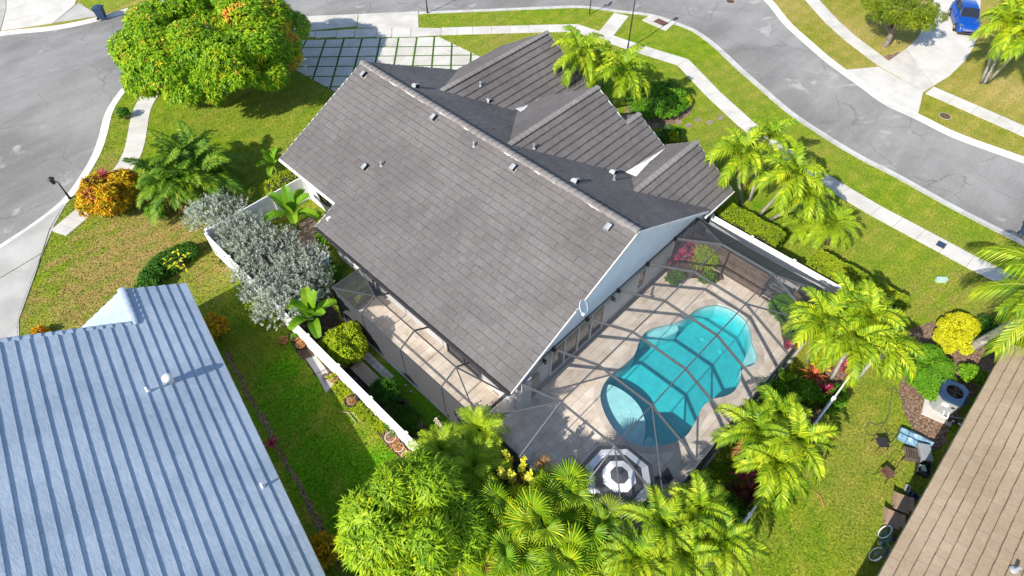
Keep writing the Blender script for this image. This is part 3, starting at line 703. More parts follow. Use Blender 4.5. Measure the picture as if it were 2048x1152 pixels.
# ---- main house -----------------------------------------------------------------------------------------
house = thing('house', 'white stucco house under the large taupe tiled roof in the middle', 'house', (17.6, 19.4, 0))
RZ = 6.52
PW = Plane((9.55, 9.45, 2.56), (0, 1, 0), (8.07, 0, RZ-0.03-2.56)); LW = math.hypot(8.07, RZ-0.03-2.56)
PE = Plane((24.80, 9.45, 2.82), (0, 1, 0), (-7.18, 0, RZ-0.03-2.82)); LE = math.hypot(7.18, RZ-0.03-2.82)
vj = 1.62                                   # the upper end of the west slope stops higher up
roof = roofslab('roof', [[PW.at(0, 0), PW.at(14.55, 0), PW.at(14.55, LW), PW.at(0, LW)], [PW.at(14.56, vj), PW.at(19.95, vj), PW.at(19.95, LW), PW.at(14.56, LW)],
                         [PE.at(0, 0), PE.at(19.95, 0), PE.at(19.95, LE), PE.at(0, LE)]], 'underlay', house)
def gable(yr, zr, x_in, x_out, yE0, zE0, yE1, zE1):
    a = Plane((x_in, yE0, zE0), (1, 0, 0), (0, yr-yE0, zr-zE0)); b = Plane((x_in, yE1, zE1), (1, 0, 0), (0, yr-yE1, zr-zE1))
    return a, math.hypot(yr-yE0, zr-zE0), b, math.hypot(yr-yE1, zr-zE1)
vX = lambda z: 24.80-(z-2.82)/0.511 if z > 2.82 else 24.80
G1 = gable(25.35, 5.26, 18.0, 29.35, 21.05, 2.62, 29.65, 2.62)
G2 = gable(18.17, 6.10, 17.0, 25.6, 13.75, 3.42, 22.6, 3.42)
G4 = gable(12.30, 4.44, 19.0, 27.35, 9.40, 2.58, 15.2, 2.58)
def gslab(name, G, yr, zr, xo, y0, z0, y1, z1):
    return roofslab(name, [[(vX(zr)-.15, yr, zr), (xo, yr, zr), (xo, y0, z0), (vX(z0)-.1, y0, z0)], [(vX(zr)-.15, yr, zr), (xo, yr, zr), (xo, y1, z1), (vX(z1)-.1, y1, z1)]], 'underlay', house)
roof1 = gslab('gable_roof', G1, 25.35, 5.26, 29.35, 21.05, 2.62, 29.65, 2.62)
zg3 = 6.10-0.6063*(18.17-15.95)
roof2 = roofslab('gable_roof', [[(vX(6.1)-.15, 18.17, 6.10), (25.6, 18.17, 6.10), (25.6, 15.95, zg3), (25.6, 13.75, 3.42), (vX(3.42)-.1, 13.75, 3.42)], [(25.61, 15.95, zg3), (26.85, 15.95, zg3), (26.85, 13.75, 3.42), (25.61, 13.75, 3.42)],
        [(vX(6.1)-.15, 18.17, 6.10), (25.6, 18.17, 6.10), (25.6, 22.6, 3.42), (vX(3.42)-.1, 22.6, 3.42)], [(25.0, 15.95, zg3), (26.85, 15.95, zg3), (26.85, 17.0, zg3-.63), (25.0, 17.0, zg3-.63)]], 'underlay', house)
roof4 = gslab('gable_roof', G4, 12.30, 4.44, 27.35, 9.40, 2.58, 15.2, 2.58)
G3 = Plane((24.9, 17.0, zg3-.63), (1, 0, 0), (0, -1.05, .63))
under = lambda pl, x0, x1, y0, y1, t=0.22: (lambda c: x0 < c.x < x1 and y0 < c.y < y1 and pl.z(c.x, c.y) > c.z+t)
oE = under(PE, 17.7, 24.85, 9.45, 29.4)
o1a, o1b = under(G1[0], 17, 29.35, 21.05, 25.35), under(G1[2], 17, 29.35, 25.35, 29.65)
o2a, o2b = under(G2[0], 17, 25.6, 13.75, 18.17), under(G2[2], 17, 25.6, 18.17, 22.6)
o4a, o4b = under(G4[0], 20, 27.35, 9.4, 12.3), under(G4[2], 20, 27.35, 12.3, 15.2)
TW, TE = 0.30, 0.39
tm = tile_mesh('tile', TW, TE, [M['tile_grey'], M['edge_grey'], M['shade_grime_grey']], 0.026, 0.066)
sets = [(roof, layout(PW, [(0, 14.55, 0, vj), (0, 19.95, vj, LW-0.1)], TW, TE, (), True, 1)+layout(PE, [(0, 19.95, 0, LE-0.1)], TW, TE, (o1a, o1b, o2a, o2b, o4a, o4b), True, 2)),
        (roof1, layout(G1[0], [(0, 11.35, 0, G1[1]-.08)], TW, 0.44, (oE, o2b), True, 3)+layout(G1[2], [(0, 11.35, 0, G1[3]-.08)], TW, 0.44, (oE,), True, 4)),
        (roof2, layout(G2[0], [(0, 9.85, 2.60, G2[1]-.08), (0, 9.85, 0, 2.60)], TW, 0.44, (oE, o4b), True, 5)+layout(G2[2], [(0, 8.6, 0, G2[3]-.08)], TW, 0.44, (oE, o1a), True, 6)
              + layout(G3, [(0, 1.95, 0, 1.18)], TW, 0.40, (o2a,), True, 8)),
        (roof4, layout(G4[0], [(0, 8.35, 0, G4[1]-.08)], TW, 0.44, (oE,), True, 7)+layout(G4[2], [(0, 8.35, 0, G4[3]-.08)], TW, 0.44, (oE, o2a), True, 9))]
# the lower front strip of the second gable runs out further than the upper part
sets[2] = (roof2, [t for t in sets[2][1] if not (t[1].y > 15.95+0.05 and t[1].x > 25.6 and t[1].y > 17.0)])
sets[2] = (roof2, [t for t in sets[2][1] if not (t[1].x > 25.58 and 15.98 < t[1].y < 19 and abs(G2[0].z(t[1].x, t[1].y)-t[1].z) < 0.06)])
roof_attach = []
for ro, ts in sets:                       # tile matrices are world ones: express them in the roof's space
    ro['_'] = 0; del ro['_']
    ro.parent = house; ro.matrix_parent_inverse = Matrix.Translation((-17.6, -19.4, 0))
place_tiles(house, sets, tm, [M['tile_grey'], M['edge_grey'], M['shade_grime_grey']])
capm = cap_mesh('ridge_tile', 0.36, M['tile_ridge'])
ridge_caps(roof, (17.62, 9.42, RZ), (17.62, 29.4, RZ), capm)
ridge_caps(roof1, (29.38, 25.35, 5.26), (vX(5.26)+.05, 25.35, 5.26), capm, mort=False)
ridge_caps(roof2, (25.63, 18.17, 6.10), (vX(6.10)+.05, 18.17, 6.10), capm, mort=False)
ridge_caps(roof2, (26.88, 15.95, zg3), (25.65, 15.95, zg3), capm, mort=False)
ridge_caps(roof4, (27.38, 12.30, 4.44), (vX(4.44)+.05, 12.30, 4.44), capm, mort=False)
# white membrane saddles between the front gables
MB().add([gp(1031, 217, 3.95), gp(1080, 196, 3.75), gp(1062, 208, 3.68), gp(1042, 224, 3.9), gp(1050, 210, 3.7)], [(0, 4, 3), (4, 2, 3), (0, 1, 4), (4, 1, 2)]).build('roof_saddle', M['membrane'], house)
MB().add([gp(1251, 344, 3.9), gp(1331, 296, 3.62), gp(1300, 323, 3.6), gp(1272, 353, 3.85), gp(1292, 318, 3.66)], [(0, 4, 3), (4, 2, 3), (0, 1, 4), (4, 1, 2)]).build('roof_saddle', M['membrane'], house)
# walls
wl = MB().prism([(10.1, 9.8), (24.2, 9.8), (24.2, 29.05), (11.75, 29.05), (11.75, 23.6), (10.1, 23.6)], 0, 2.5)
wl.prism([(24.1, 21.6), (28.9, 21.6), (28.9, 29.1), (24.1, 29.1)], 0, 2.5); wl.prism([(24.1, 14.3), (25.2, 14.3), (25.2, 22.0), (24.1, 22.0)], 0, 3.2); wl.prism([(24.1, 9.95), (26.9, 9.95), (26.9, 14.7), (24.1, 14.7)], 0, 2.45)
wl.build('wall', M['stucco'], house)
def gable_wall(y0, y1, x0, z0, x1, z1, xr, zr):
    mb = MB(); vs = [(x0, y, a) if k == 0 else (x1, y, a) if k == 1 else (xr, y, a) for y in (y0, y1) for k, a in ((0, z0), (1, z1), (2, zr))]
    vs = [(x0, y0, 2.50), (x1, y0, 2.50), (x1, y0, z1), (xr, y0, zr), (x0, y0, z0), (x0, y1, 2.50), (x1, y1, 2.50), (x1, y1, z1), (xr, y1, zr), (x0, y1, z0)]
    mb.add(vs, [(0, 1, 2, 3, 4), (9, 8, 7, 6, 5), (0, 5, 6, 1), (1, 6, 7, 2), (2, 7, 8, 3), (3, 8, 9, 4), (4, 9, 5, 0)]); return mb
gable_wall(9.72, 9.95, 9.8, 2.53, 24.6, 2.75, 17.62, RZ-0.18).build('gable_wall', M['white_paint'], house)
gable_wall(28.9, 29.1, 11.75, 3.4, 24.6, 2.75, 17.62, RZ-0.18).build('gable_wall', M['white_paint'], house)
for (x, y0, y1, z0, yr, zr) in ((29.0, 21.4, 29.3, 2.7, 25.35, 5.1), (25.3, 14.2, 22.2, 3.55, 18.17, 5.95), (27.05, 9.75, 14.85, 2.65, 12.3, 4.28)):
    MB().add([(x, y0, 2.3), (x, y1, 2.3), (x, y1, z0), (x, yr, zr), (x, y0, z0), (x-.2, y0, 2.3), (x-.2, y1, 2.3), (x-.2, y1, z0), (x-.2, yr, zr), (x-.2, y0, z0)],
             [(0, 1, 2, 3, 4), (9, 8, 7, 6, 5), (0, 5, 6, 1), (1, 6, 7, 2), (2, 7, 8, 3), (3, 8, 9, 4), (4, 9, 5, 0)]).build('gable_wall', M['white_paint'], house)
# rake boards, fascias, gutters
def rake(p, q, m='fascia', wd=0.045, ht=0.17, name='fascia', dz=-0.075):
    MB().bar(Vector(p)+Vector((0, 0, dz)), Vector(q)+Vector((0, 0, dz)), wd, ht, 0).build(name, M[m], house)
rake(PW.at(-0.02, -0.02), (17.62, 9.43, RZ-0.03)); rake(PE.at(-0.02, -0.02), (17.62, 9.43, RZ-0.03))
rake(PW.at(19.97, vj), (17.62, 29.42, RZ-0.03)); rake(PE.at(19.97, 0), (17.62, 29.42, RZ-0.03))
rake(PW.at(14.57, 0), PW.at(14.57, vj))
rake(PW.at(14.6, vj-.03), PW.at(19.95, vj-.03)); rake(PE.at(0, -.03), PE.at(19.95, -.03))
for (xo, y0, z0, yr, zr, y1, z1) in ((29.37, 21.05, 2.62, 25.35, 5.26, 29.65, 2.62), (25.62, 15.97, zg3+.01, 18.17, 6.10, 22.6, 3.42), (26.87, 13.75, 3.42, 15.95, zg3, 17.0, zg3-.63), (27.37, 9.40, 2.58, 12.3, 4.44, 15.2, 2.58)):
    rake((xo, y0, z0), (xo, yr, zr)); rake((xo, yr, zr), (xo, y1, z1))
rake((24.5, 9.37, 2.57), (27.36, 9.37, 2.57), 'fascia', 0.10, 0.11, 'gutter', 0.0)
rake((9.46, 9.45, 2.50), (9.46, 24.0, 2.50), 'bronze_dark', 0.11, 0.12, 'gutter', 0.0)
rake((11.02-.08, 24.05, 3.22), (11.02-.08, 29.4, 3.22), 'fascia', 0.10, 0.10, 'gutter', 0.0)
MB().slab([(9.5, 9.75, 2.46), (10.15, 9.75, 2.46), (10.15, 24.0, 2.46), (9.5, 24.0, 2.46)], 0.03).build('soffit', M['white_paint'], house)
MB().slab([(11.0, 24.0, 3.16), (11.8, 24.0, 3.16), (11.8, 29.1, 3.16), (11.0, 29.1, 3.16)], 0.03).build('soffit', M['white_paint'], house)
MB().prism([(11.75, 23.6), (11.9, 23.6), (11.9, 29.0), (11.75, 29.0)], 2.5, 3.3).build('wall', M['white_paint'], house)
MB().prism([(10.1, 23.55), (12.2, 23.55), (12.2, 23.7), (10.1, 23.7)], 2.5, 3.0).build('wall', M['white_paint'], house)
MB().box((10.45, 9.62, 1.25), (0.62, 0.5, 2.45)).build('pier', M['stucco'], house)
MB().box((11.25, 9.70, 0.95), (0.7, 0.16, 1.1)).build('wall_panel', plain('beige_panel', (0.35, 0.31, 0.25), 0.8), house)
# windows and doors: frame, panes, blind
def window(name, c, wd, ht, face, parent, n=2, frame='white_plastic', blind=0.0):
    """c = centre on the wall face; face = outward direction ('-y' or '-x')"""
    X = Vector((1, 0, 0)) if face == '-y' else Vector((0, -1, 0)); N = Vector((0, -1, 0)) if face == '-y' else Vector((-1, 0, 0)); c = Vector(c)
    R = Matrix((X, -N, Vector((0, 0, 1)))).transposed()
    mb = MB(); fw = 0.07
    for s in (-1, 1):
        mb.box(c+X*s*(wd/2-fw/2)+N*.03, (fw, .09, ht), M=R)
        mb.box(c+Vector((0, 0, s*(ht/2-fw/2)))+N*.03, (wd-2*fw, .09, fw), M=R)
    for k in range(1, n): mb.box(c+X*(-wd/2+wd*k/n)+N*.032, (fw, .085, ht-2*fw), M=R)
    fr = mb.build(name, M[frame], parent)
    for k in range(n):
        pc = c+X*(-wd/2+wd*(k+.5)/n)+N*.012
        attach(MB().box(pc, (wd/n-fw-.01, .02, ht-2*fw), M=R).build('pane', M['glass']), fr)
        if blind: attach(MB().box(pc+N*.014+Vector((0, 0, (ht-2*fw)/2*(1-blind))), (wd/n-fw-.03, .004, (ht-2*fw)*blind), M=R).build('blind', M['curtain']), fr)
    return fr
window('sliding_door', (14.5, 9.8, 1.17), 4.0, 2.2, '-y', house, 4, 'white_plastic', 0.35)
window('window', (19.6, 9.8, 1.35), 0.75, 1.5, '-y', house, 1)
window('window', (22.85, 9.8, 1.5), 1.1, 1.3, '-y', house, 1)
window('window', (11.75, 26.6, 1.55), 1.5, 1.5, '-x', house, 2, 'bronze')
window('window', (10.1, 17.5, 1.5), 1.6, 1.2, '-x', house, 2, 'bronze'); window('sliding_door', (10.1, 13.2, 1.15), 2.4, 2.15, '-x', house, 2, 'bronze')
for x in (12.0, 17.05):
    mb = MB().box((x, 9.77, 2.02), (0.11, 0.06, 0.22)); mb.lathe([(0.03, 0.14), (0.08, 0.10), (0.085, -0.08), (0.05, -0.13)], 10, (x, 9.66, 1.98)); mb.build('wall_lantern', M['bronze_dark'], house)
for y, hh in ((22.9, 0.9), (22.2, 1.1)):
    MB().box((10.02, y, 1.35), (0.16, 0.5, hh)).box((9.93, y, 1.35), (0.02, 0.42, hh-.1)).build('electric_panel', M['ac_grey'], house)
# roof vents
def vent(px, pl, big=True, rz=0.0):
    p = onplane(px[0], px[1], pl.o+pl.n*.05, pl.n); mb = MB()
    R = Matrix.Rotation(rz, 3, 'Z')
    if big:
        up = Vector((pl.v.x, pl.v.y, 0)).normalized(); ang = math.atan2(up.y, up.x)
        for k in range(1): mb.box((0, 0, 0.005), (0.44, 0.40, 0.012), M=Matrix.Rotation(0, 3, 'Z'), mi=2)
        # hood: curved cowl rising from the slope to a mouth filled black
        pf = [(-.24, .01), (-.23, .12), (-.17, .22), (-.06, .285), (.08, .30), (.17, .285), (.17, .01)]
        n = len(pf); vs = [(a, yy, b) for yy in (-.19, .19) for a, b in pf]
        mb.add(vs, [(k, k+1, n+k+1, n+k) for k in range(n-2)]+[tuple(range(n)), tuple(range(2*n-1, n-1, -1))])
        mb.box((.155, 0, .14), (.034, .33, .24), mi=1)  # black block, the open mouth's shade put into its colour
        m = [M['galv'], M['dark_hole'], M['mortar']]
        o = mb.local('roof_vent', m, roof)
        e1 = Vector((math.cos(ang), math.sin(ang), 0)); vv = (Vector((0, -1, 0))-pl.n*Vector((0, -1, 0)).dot(pl.n)).normalized(); uu = pl.n.cross(vv)
        Mx = Matrix((vv*.82, uu*.82, pl.n*.82)).transposed().to_4x4(); Mx.translation = p
    else:
        mb.lathe([(0.10, 0), (0.085, 0.03), (0.05, 0.05), (0.045, 0.26), (0.055, 0.27), (0.055, 0.30), (0.03, 0.31)], 9)
        o = mb.local('vent_pipe', M['galv'], roof); Mx = Matrix.Translation(p)
    l, q, s = Mx.decompose(); o.location = l; o.rotation_euler = q.to_euler(); o.scale = s
for px in ((728, 151), (868, 237), (731, 336), (1027, 337), (1217, 456)): vent(px, PW)
for px in ((831, 175), (977, 205), (1150, 365), (1226, 347)): vent(px, PE)
for px, pl in (((948, 293), PW), ((763, 332), PW), ((1228, 360), PE), ((961, 172), G1[0]), ((1068, 297), G2[0])): vent(px, pl, False)

# satellite dish on the rake
sd = thing('satellite_dish', 'white satellite dish on the gable edge above the pool doors', 'satellite dish', (13.55, 9.40, 4.55))
mb = MB(); prof = [(0.0, 0.0), (0.12, 0.012), (0.24, 0.045), (0.34, 0.09)]; Rd = Matrix.Rotation(math.radians(-62), 3, 'X') @ Matrix.Rotation(0.3, 3, 'Z')
n = 18; vs = []; c0 = Vector((0.08, -0.20, 0.42))
for r, z in prof[1:]:
    for k in range(n):
        t = 2*math.pi*k/n; vs.append(c0+Matrix.Rotation(math.radians(25), 3, 'Z') @ (Matrix.Rotation(math.radians(60), 3, 'X') @ Vector((r*math.cos(t), r*1.08*math.sin(t), z))))
vs.append(c0); fs = [(i*n+k, i*n+(k+1) % n, (i+1)*n+(k+1) % n, (i+1)*n+k) for i in range(2) for k in range(n)]+[(len(vs)-1, (k+1) % n, k) for k in range(n)]
mb.add(vs, fs); dd = mb.local('dish', M['white_plastic'], sd); dd.modifiers.new('thick', 'SOLIDIFY').thickness = 0.02
MB().tube([(0, 0, -0.1), (0, -.02, .2), (0.05, -.12, .40)], 0.025, 8).local('mast', M['galv'], sd)
MB().tube([(0.06, -.2, .30), (-0.15, -.48, .42)], 0.015, 6).box((-0.17, -.50, .44), (.09, .12, .09)).local('feed_arm', M['white_plastic'], sd)

# ---- neighbour with the pale blue roof ----------------------------------------------------------------------
hb = thing('house', 'neighbouring house with the pale blue painted tile roof', 'house', (-3.5, 15, 0))
EB = gp(720/1.914, 550+50/1.914, 2.6); eb = gp(1240/1.914, 550+1145/1.914, 2.6); au = (eb-EB).normalized(); bu = Vector((au.y, -au.x, 0))
if bu.x > 0: bu = -bu
kb = 0.5; cs = 1/math.hypot(1, kb); T1, SR = 27.0, 8.35
PB = Plane(EB, au, bu+Vector((0, 0, kb))); LB = SR/cs
PBn = Plane(EB+bu*(2*2.45)+Vector((0, 0, 0)), au, -bu+Vector((0, 0, kb)))      # west slope of the small north gable
PB2 = Plane(EB+bu*(2*SR), au, -bu+Vector((0, 0, kb)))                           # far slope of the main roof
lb = 2.45/cs
rb = roofslab('roof', [[PB.at(-.35, 0), PB.at(2.06, 0), PB.at(2.06, lb), PB.at(-.35, lb)], [PB.at(2.07, 0), PB.at(T1, 0), PB.at(T1, LB), PB.at(2.07, LB)],
                       [PBn.at(-.35, -.3), PBn.at(2.06, -.3), PBn.at(2.06, lb), PBn.at(-.35, lb)], [PB2.at(2.07, 0), PB2.at(T1, 0), PB2.at(T1, LB), PB2.at(2.07, LB)]], 'underlay_blue', hb)
BE = 0.452
bm = tile_mesh('tile', 0.62, BE, [M['tile_blue'], M['edge_blue']], 0.034, 0.070, 0.0016)
tb = layout(PB, [(-.35, T1, 0, lb), (2.06, T1, lb, LB-.05)], 0.62, BE, (), True, 11, .25)+layout(PBn, [(-.35, 2.06, -.3, lb-.06)], 0.62, BE, (), True, 12, .25)+layout(PB2, [(2.07, T1, 0, LB-.05)], 0.62, BE, (), True, 13, .25)
rb.parent = hb; rb.matrix_parent_inverse = Matrix.Translation((3.5, -15, 0))
place_tiles(hb, [(rb, tb)], bm, [M['tile_blue'], M['edge_blue']])
capb = cap_mesh('ridge_tile', 0.36, M['tile_blue'])
ridge_caps(rb, PB.at(-.40, lb, 0), PB.at(2.1, lb, 0), capb, mort=False); ridge_caps(rb, PB.at(2.0, LB, 0), PB.at(T1, LB, 0), capb, mort=False)
for s_ in np.arange(lb+.2, LB-.1, 0.36):     # rake tiles down the stepped end
    pass
ridge_caps(rb, PB.at(2.0, lb+.1, -.03), PB.at(2.0, LB-.1, -.03), capb, mort=False)
mb = MB()
q = [EB+bu*0.5+au*2.3, EB+bu*16.2+au*2.3, EB+bu*16.2+au*26.6, EB+bu*0.5+au*26.6]; mb.prism([(p.x, p.y) for p in q], 0, 2.55)
q = [EB+bu*0.5+au*-.1, EB+bu*4.4+au*-.1, EB+bu*4.4+au*2.4, EB+bu*0.5+au*2.4]; mb.prism([(p.x, p.y) for p in q], 0, 2.55)
mb.build('wall', M['white_paint'], hb)
for (t0, s0, s1) in ((2.2, 0.5, 16.2), (0.0, 0.5, 4.4)):
    zr = 2.55+kb*(s1-s0)/2; p0, p1 = EB+au*t0+bu*s0, EB+au*t0+bu*s1; pm = (p0+p1)/2
    th_ = au*0.15; A = [(p0.x, p0.y, 2.54), (p1.x, p1.y, 2.54), (pm.x, pm.y, zr)]; B = [(x+th_.x, y+th_.y, z) for x, y, z in A]
    MB().add(A+B, [(0, 1, 2), (5, 4, 3), (0, 3, 4, 1), (1, 4, 5, 2), (2, 5, 3, 0)]).build('gable_wall', M['white_paint'], hb)
MB().bar(PB.at(-.35, -.03, -.07), PB.at(T1, -.03, -.07), 0.05, 0.15).build('fascia', M['fascia'], hb)
def bvent(px, big):
    p = onplane(px[0], px[1], PB.o+PB.n*.07, PB.n); mb = MB()
    if big: mb.lathe([(.16, -.05), (.15, .22), (.21, .24), (.20, .34), (.13, .42), (.02, .45)], 14)
    else: mb.lathe([(.09, -.03), (.05, .06), (.045, .26), (.03, .27)], 10)
    o = mb.local('roof_vent' if big else 'vent_pipe', M['cloth_white'], rb, True); o.location = p
bvent((340, 763), True); bvent((297, 782), False); bvent((526, 973), False)

# ---- neighbour with the tan roof ------------------------------------------------------------------------------
ht = thing('house', 'neighbouring house with the tan tile roof at right', 'house', (16, -11, 0))
PT = Plane((9.0, -5.03, 2.58), (1, 0, 0), (0, -1, 0.45)); LT = 9.2; UT = 17.92
PT2 = Plane((9.0, -5.03-2*LT/math.hypot(1, .45), 2.58), (1, 0, 0), (0, 1, 0.45))
rt = roofslab('roof', [[PT.at(0, 0), PT.at(UT, 0), PT.at(UT, LT), PT.at(0, LT)], [PT2.at(0, 0), PT2.at(UT, 0), PT2.at(UT, LT), PT2.at(0, LT)]], 'underlay_tan', ht)
tt = tile_mesh('tile', 0.345, 0.386, [M['tile_tan'], M['edge_tan'], M['shade_grime_tan']], 0.026, 0.062, 0.003)
rt.parent = ht; rt.matrix_parent_inverse = Matrix.Translation((-16, 11, 0))
place_tiles(ht, [(rt, layout(PT, [(0, UT, 0, LT-.08)], 0.345, 0.386, (), True, 21)+layout(PT2, [(0, UT, 0, LT-.08)], 0.345, 0.386, (), True, 22))], tt, [M['tile_tan'], M['edge_tan'], M['shade_grime_tan']])
ridge_caps(rt, PT.at(0, LT), PT.at(UT, LT), cap_mesh('ridge_tile', 0.36, M['tile_tan']), mort=False)
MB().prism([(9.5, -5.75), (26.4, -5.75), (26.4, -20.6), (9.5, -20.6)], 0, 2.55).build('wall', M['stucco'], ht)
zt = 2.5+.45*7.4
MB().add([(26.4, -5.7, 2.5), (26.4, -20.6, 2.5), (26.4, -13.2, zt), (26.2, -5.7, 2.5), (26.2, -20.6, 2.5), (26.2, -13.2, zt)], [(0, 2, 1), (3, 4, 5), (0, 1, 4, 3), (1, 2, 5, 4), (2, 0, 3, 5)]).build('gable_wall', M['stucco'], ht)
MB().bar(PT.at(0, -.03, -.07), PT.at(UT, -.03, -.07), 0.05, 0.15).build('fascia', M['tile_tan'], ht)
MB().bar(PT.at(UT+.02, 0, -.05), PT.at(UT+.02, LT, -.05), 0.05, 0.16).build('fascia', M['tile_tan'], ht)
p = onplane(2030, 1140, PT.o+PT.n*.05, PT.n); o = MB().lathe([(.16, -.02), (.12, .03), (.06, .05), (.055, .3), (.03, .31)], 12).local('vent_pipe', M['galv'], rt); o.location = p

# ------------------------------------------------------------------ pool, patio, screen cages
z4 = lambda x, y: (1040+x/3.012, 420+y/3.012)
z5 = lambda x, y: (940+x/3.103, 700+y/3.103)
o4 = [(1190, 562), (1280, 590), (1350, 640), (1388, 700), (1399, 770), (1407, 800), (1427, 850), (1433, 890), (1415, 930), (1378, 947), (1342, 960)]
o5 = [(1688, 170), (1668, 222), (1635, 265), (1580, 293), (1520, 305), (1475, 330), (1440, 365), (1405, 440), (1340, 540), (1230, 590), (1100, 605), (1000, 580), (940, 545), (880, 480), (830, 390), (805, 300), (815, 240), (845, 185), (900, 130), (960, 85), (1010, 40)]
o4b = [(700, 840), (715, 790), (750, 738), (800, 708), (870, 688), (940, 672), (1000, 645), (1050, 605), (1110, 575)]
PO = W([z4(*k) for k in o4]+[z5(*k) for k in o5]+[z4(*k) for k in o4b], 0.03)
PO = resample(smooth(PO+PO[:1], 0.2), 0.22)[:-1]
def area(P): return 0.5*sum(P[i].x*P[(i+1) % len(P)].y-P[(i+1) % len(P)].x*P[i].y for i in range(len(P)))
if area(PO) < 0: PO = PO[::-1]
def inside(p, P):
    c = False
    for i in range(len(P)):
        a, b = P[i], P[i-1]
        if (a.y > p[1]) != (b.y > p[1]) and p[0] < (b.x-a.x)*(p[1]-a.y)/(b.y-a.y)+a.x: c = not c
    return c
pool = thing('swimming_pool', 'turquoise free-form swimming pool under the screen cage', 'swimming pool', (17, 5.5, 0))
mb = MB(); n = len(PO); D = -1.30
vs = [(p.x, p.y, z) for z in (0.03, -0.20, D) for p in PO]
mb.add(vs, [(i, (i+1) % n, n+(i+1) % n, n+i) for i in range(n)], 1)
mb.add(vs, [(n+i, n+(i+1) % n, 2*n+(i+1) % n, 2*n+i) for i in range(n)]+[tuple(range(2*n, 3*n))], 0)
mb.build('basin', [M['plaster'], M['pool_band']], pool)
def shelf(px, top, name='step'):
    q = W([z5(*k) for k in px], 0.0); q = smooth(q+q[:1], 0.15)[:-1]
    MB().prism([(p.x, p.y) for p in q], D-0.1, top).build(name, M['plaster'], pool)
shelf([(838, 186), (900, 200), (985, 250), (1050, 315), (1085, 385), (1096, 465), (1085, 540), (1058, 610), (990, 640), (880, 580), (770, 420), (755, 280), (790, 190)], -0.36, 'sun_shelf')
shelf([(1070, 600), (1098, 520), (1130, 505), (1170, 560), (1190, 620), (1120, 640)], -0.55, 'step')
shelf([(1190, 605), (1160, 545), (1185, 520), (1235, 560), (1265, 600), (1230, 630)], -0.85, 'step')
zz = lambda x, y: ((z4(x, y)[0]-940)*3.103, (z4(x, y)[1]-700)*3.103)
shelf([zz(*k) for k in [(1402, 790), (1375, 850), (1352, 905), (1340, 965), (1400, 975), (1455, 900), (1430, 810)]], -0.38, 'step')
shelf([zz(*k) for k in [(735, 770), (775, 745), (860, 738), (930, 715), (965, 690), (940, 655), (860, 660), (770, 680), (715, 740)]], -0.45, 'bench')
PW_ = offset(PO, 0.06, True)
mb = MB().prism([(p.x, p.y) for p in PW_], D-0.12, -0.055)
mb.build('water', M['water'], pool)
for px in ((1100, 778), (1208, 850)):
    p = gp(*z4(*px), D); MB().lathe([(.13, .0), (.13, .03), (.10, .05), (.02, .06)], 12, (p.x, p.y, D)).build('drain', M['cloth_white'], pool)
for px in ((925, 395), (988, 383)):
    p = gp(*z5(*px), -.36); MB().lathe([(.06, .0), (.06, .015), (.02, .02)], 10, (p.x, p.y, -.36)).build('bubbler', M['cloth_white'], pool)
PQ = offset(PO, -0.03, True) if False else [p.copy() for p in PO]
inner = offset(PO, -0.025, True); outer = offset(PO, 0.30, True)
i = 0
while i < n:
    j = min(i+2, n); vs = []
    for k in range(i, j+1):
        t = 0.02 if k == i else (-0.02 if k == j else 0)
        a, b = inner[k % n], outer[k % n]; a2, b2 = inner[(k+(1 if t > 0 else -1)) % n], outer[(k+(1 if t > 0 else -1)) % n]
        a = a.lerp(a2, abs(t)); b = b.lerp(b2, abs(t))
        vs += [(a.x, a.y, -.08), (a.x, a.y, .058), (b.x, b.y, .058), (b.x, b.y, .0)]
    m_ = j-i; fs = [(q*4+r, q*4+r+1, q*4+r+5, q*4+r+4) for q in range(m_) for r in range(3)]+[(3, 2, 1, 0), (m_*4, m_*4+1, m_*4+2, m_*4+3)]
    MB().add(vs, fs, 0, random.random()).build('coping_stone', M['coping'], pool); i = j

# patio: a base sheet with the pool's opening, pavers laid on it
import bmesh
X0, X1, Y0, Y1 = 7.72, 24.30, 1.86, 9.80
bmx = bmesh.new()
def loop(P, z):
    v = [bmx.verts.new((p[0], p[1], z)) for p in P]; return [bmx.edges.new((v[k], v[(k+1) % len(v)])) for k in range(len(v))]
ed = loop([(X0, Y0), (X1, Y0), (X1, Y1), (10.1, Y1), (10.1, 19.95), (X0, 19.95)], 0.014)+loop(offset(PO, 0.1, True), 0.014)
bmesh.ops.triangle_fill(bmx, use_beauty=True, use_dissolve=False, edges=ed)
me = bpy.data.meshes.new('patio'); bmx.to_mesh(me); bmx.free(); me.materials.append(M['joint'])
patio = bpy.data.objects.new('patio', me); COL.objects.link(patio); patio['kind'] = 'structure'
MB().prism([(X0-.12, Y0-.12), (X1+.02, Y0-.12), (X1+.02, Y0+.02), (X0-.12, Y0+.02)], -.2, .045).build('patio_edge', M['concrete_grey'], patio)
MB().prism([(X0-.14, Y0+.02), (X0+.02, Y0+.02), (X0+.02, 20.0), (X0-.14, 20.0)], -.2, .045).build('patio_edge', M['concrete_grey'], patio)
def paver_mesh(lx, ly):
    h = 0.036; a, b = lx/2-.004, ly/2-.004; c = .006
    return MB().add([(-a, -b, 0), (a, -b, 0), (a, b, 0), (-a, b, 0), (-a, -b, h-c), (a, -b, h-c), (a, b, h-c), (-a, b, h-c), (-a+c, -b+c, h), (a-c, -b+c, h), (a-c, b-c, h), (-a+c, b-c, h)],
        [(0, 1, 5, 4), (1, 2, 6, 5), (2, 3, 7, 6), (3, 0, 4, 7), (4, 5, 9, 8), (5, 6, 10, 9), (6, 7, 11, 10), (7, 4, 8, 11), (8, 9, 10, 11)]).mesh('paver', M['travertine'])
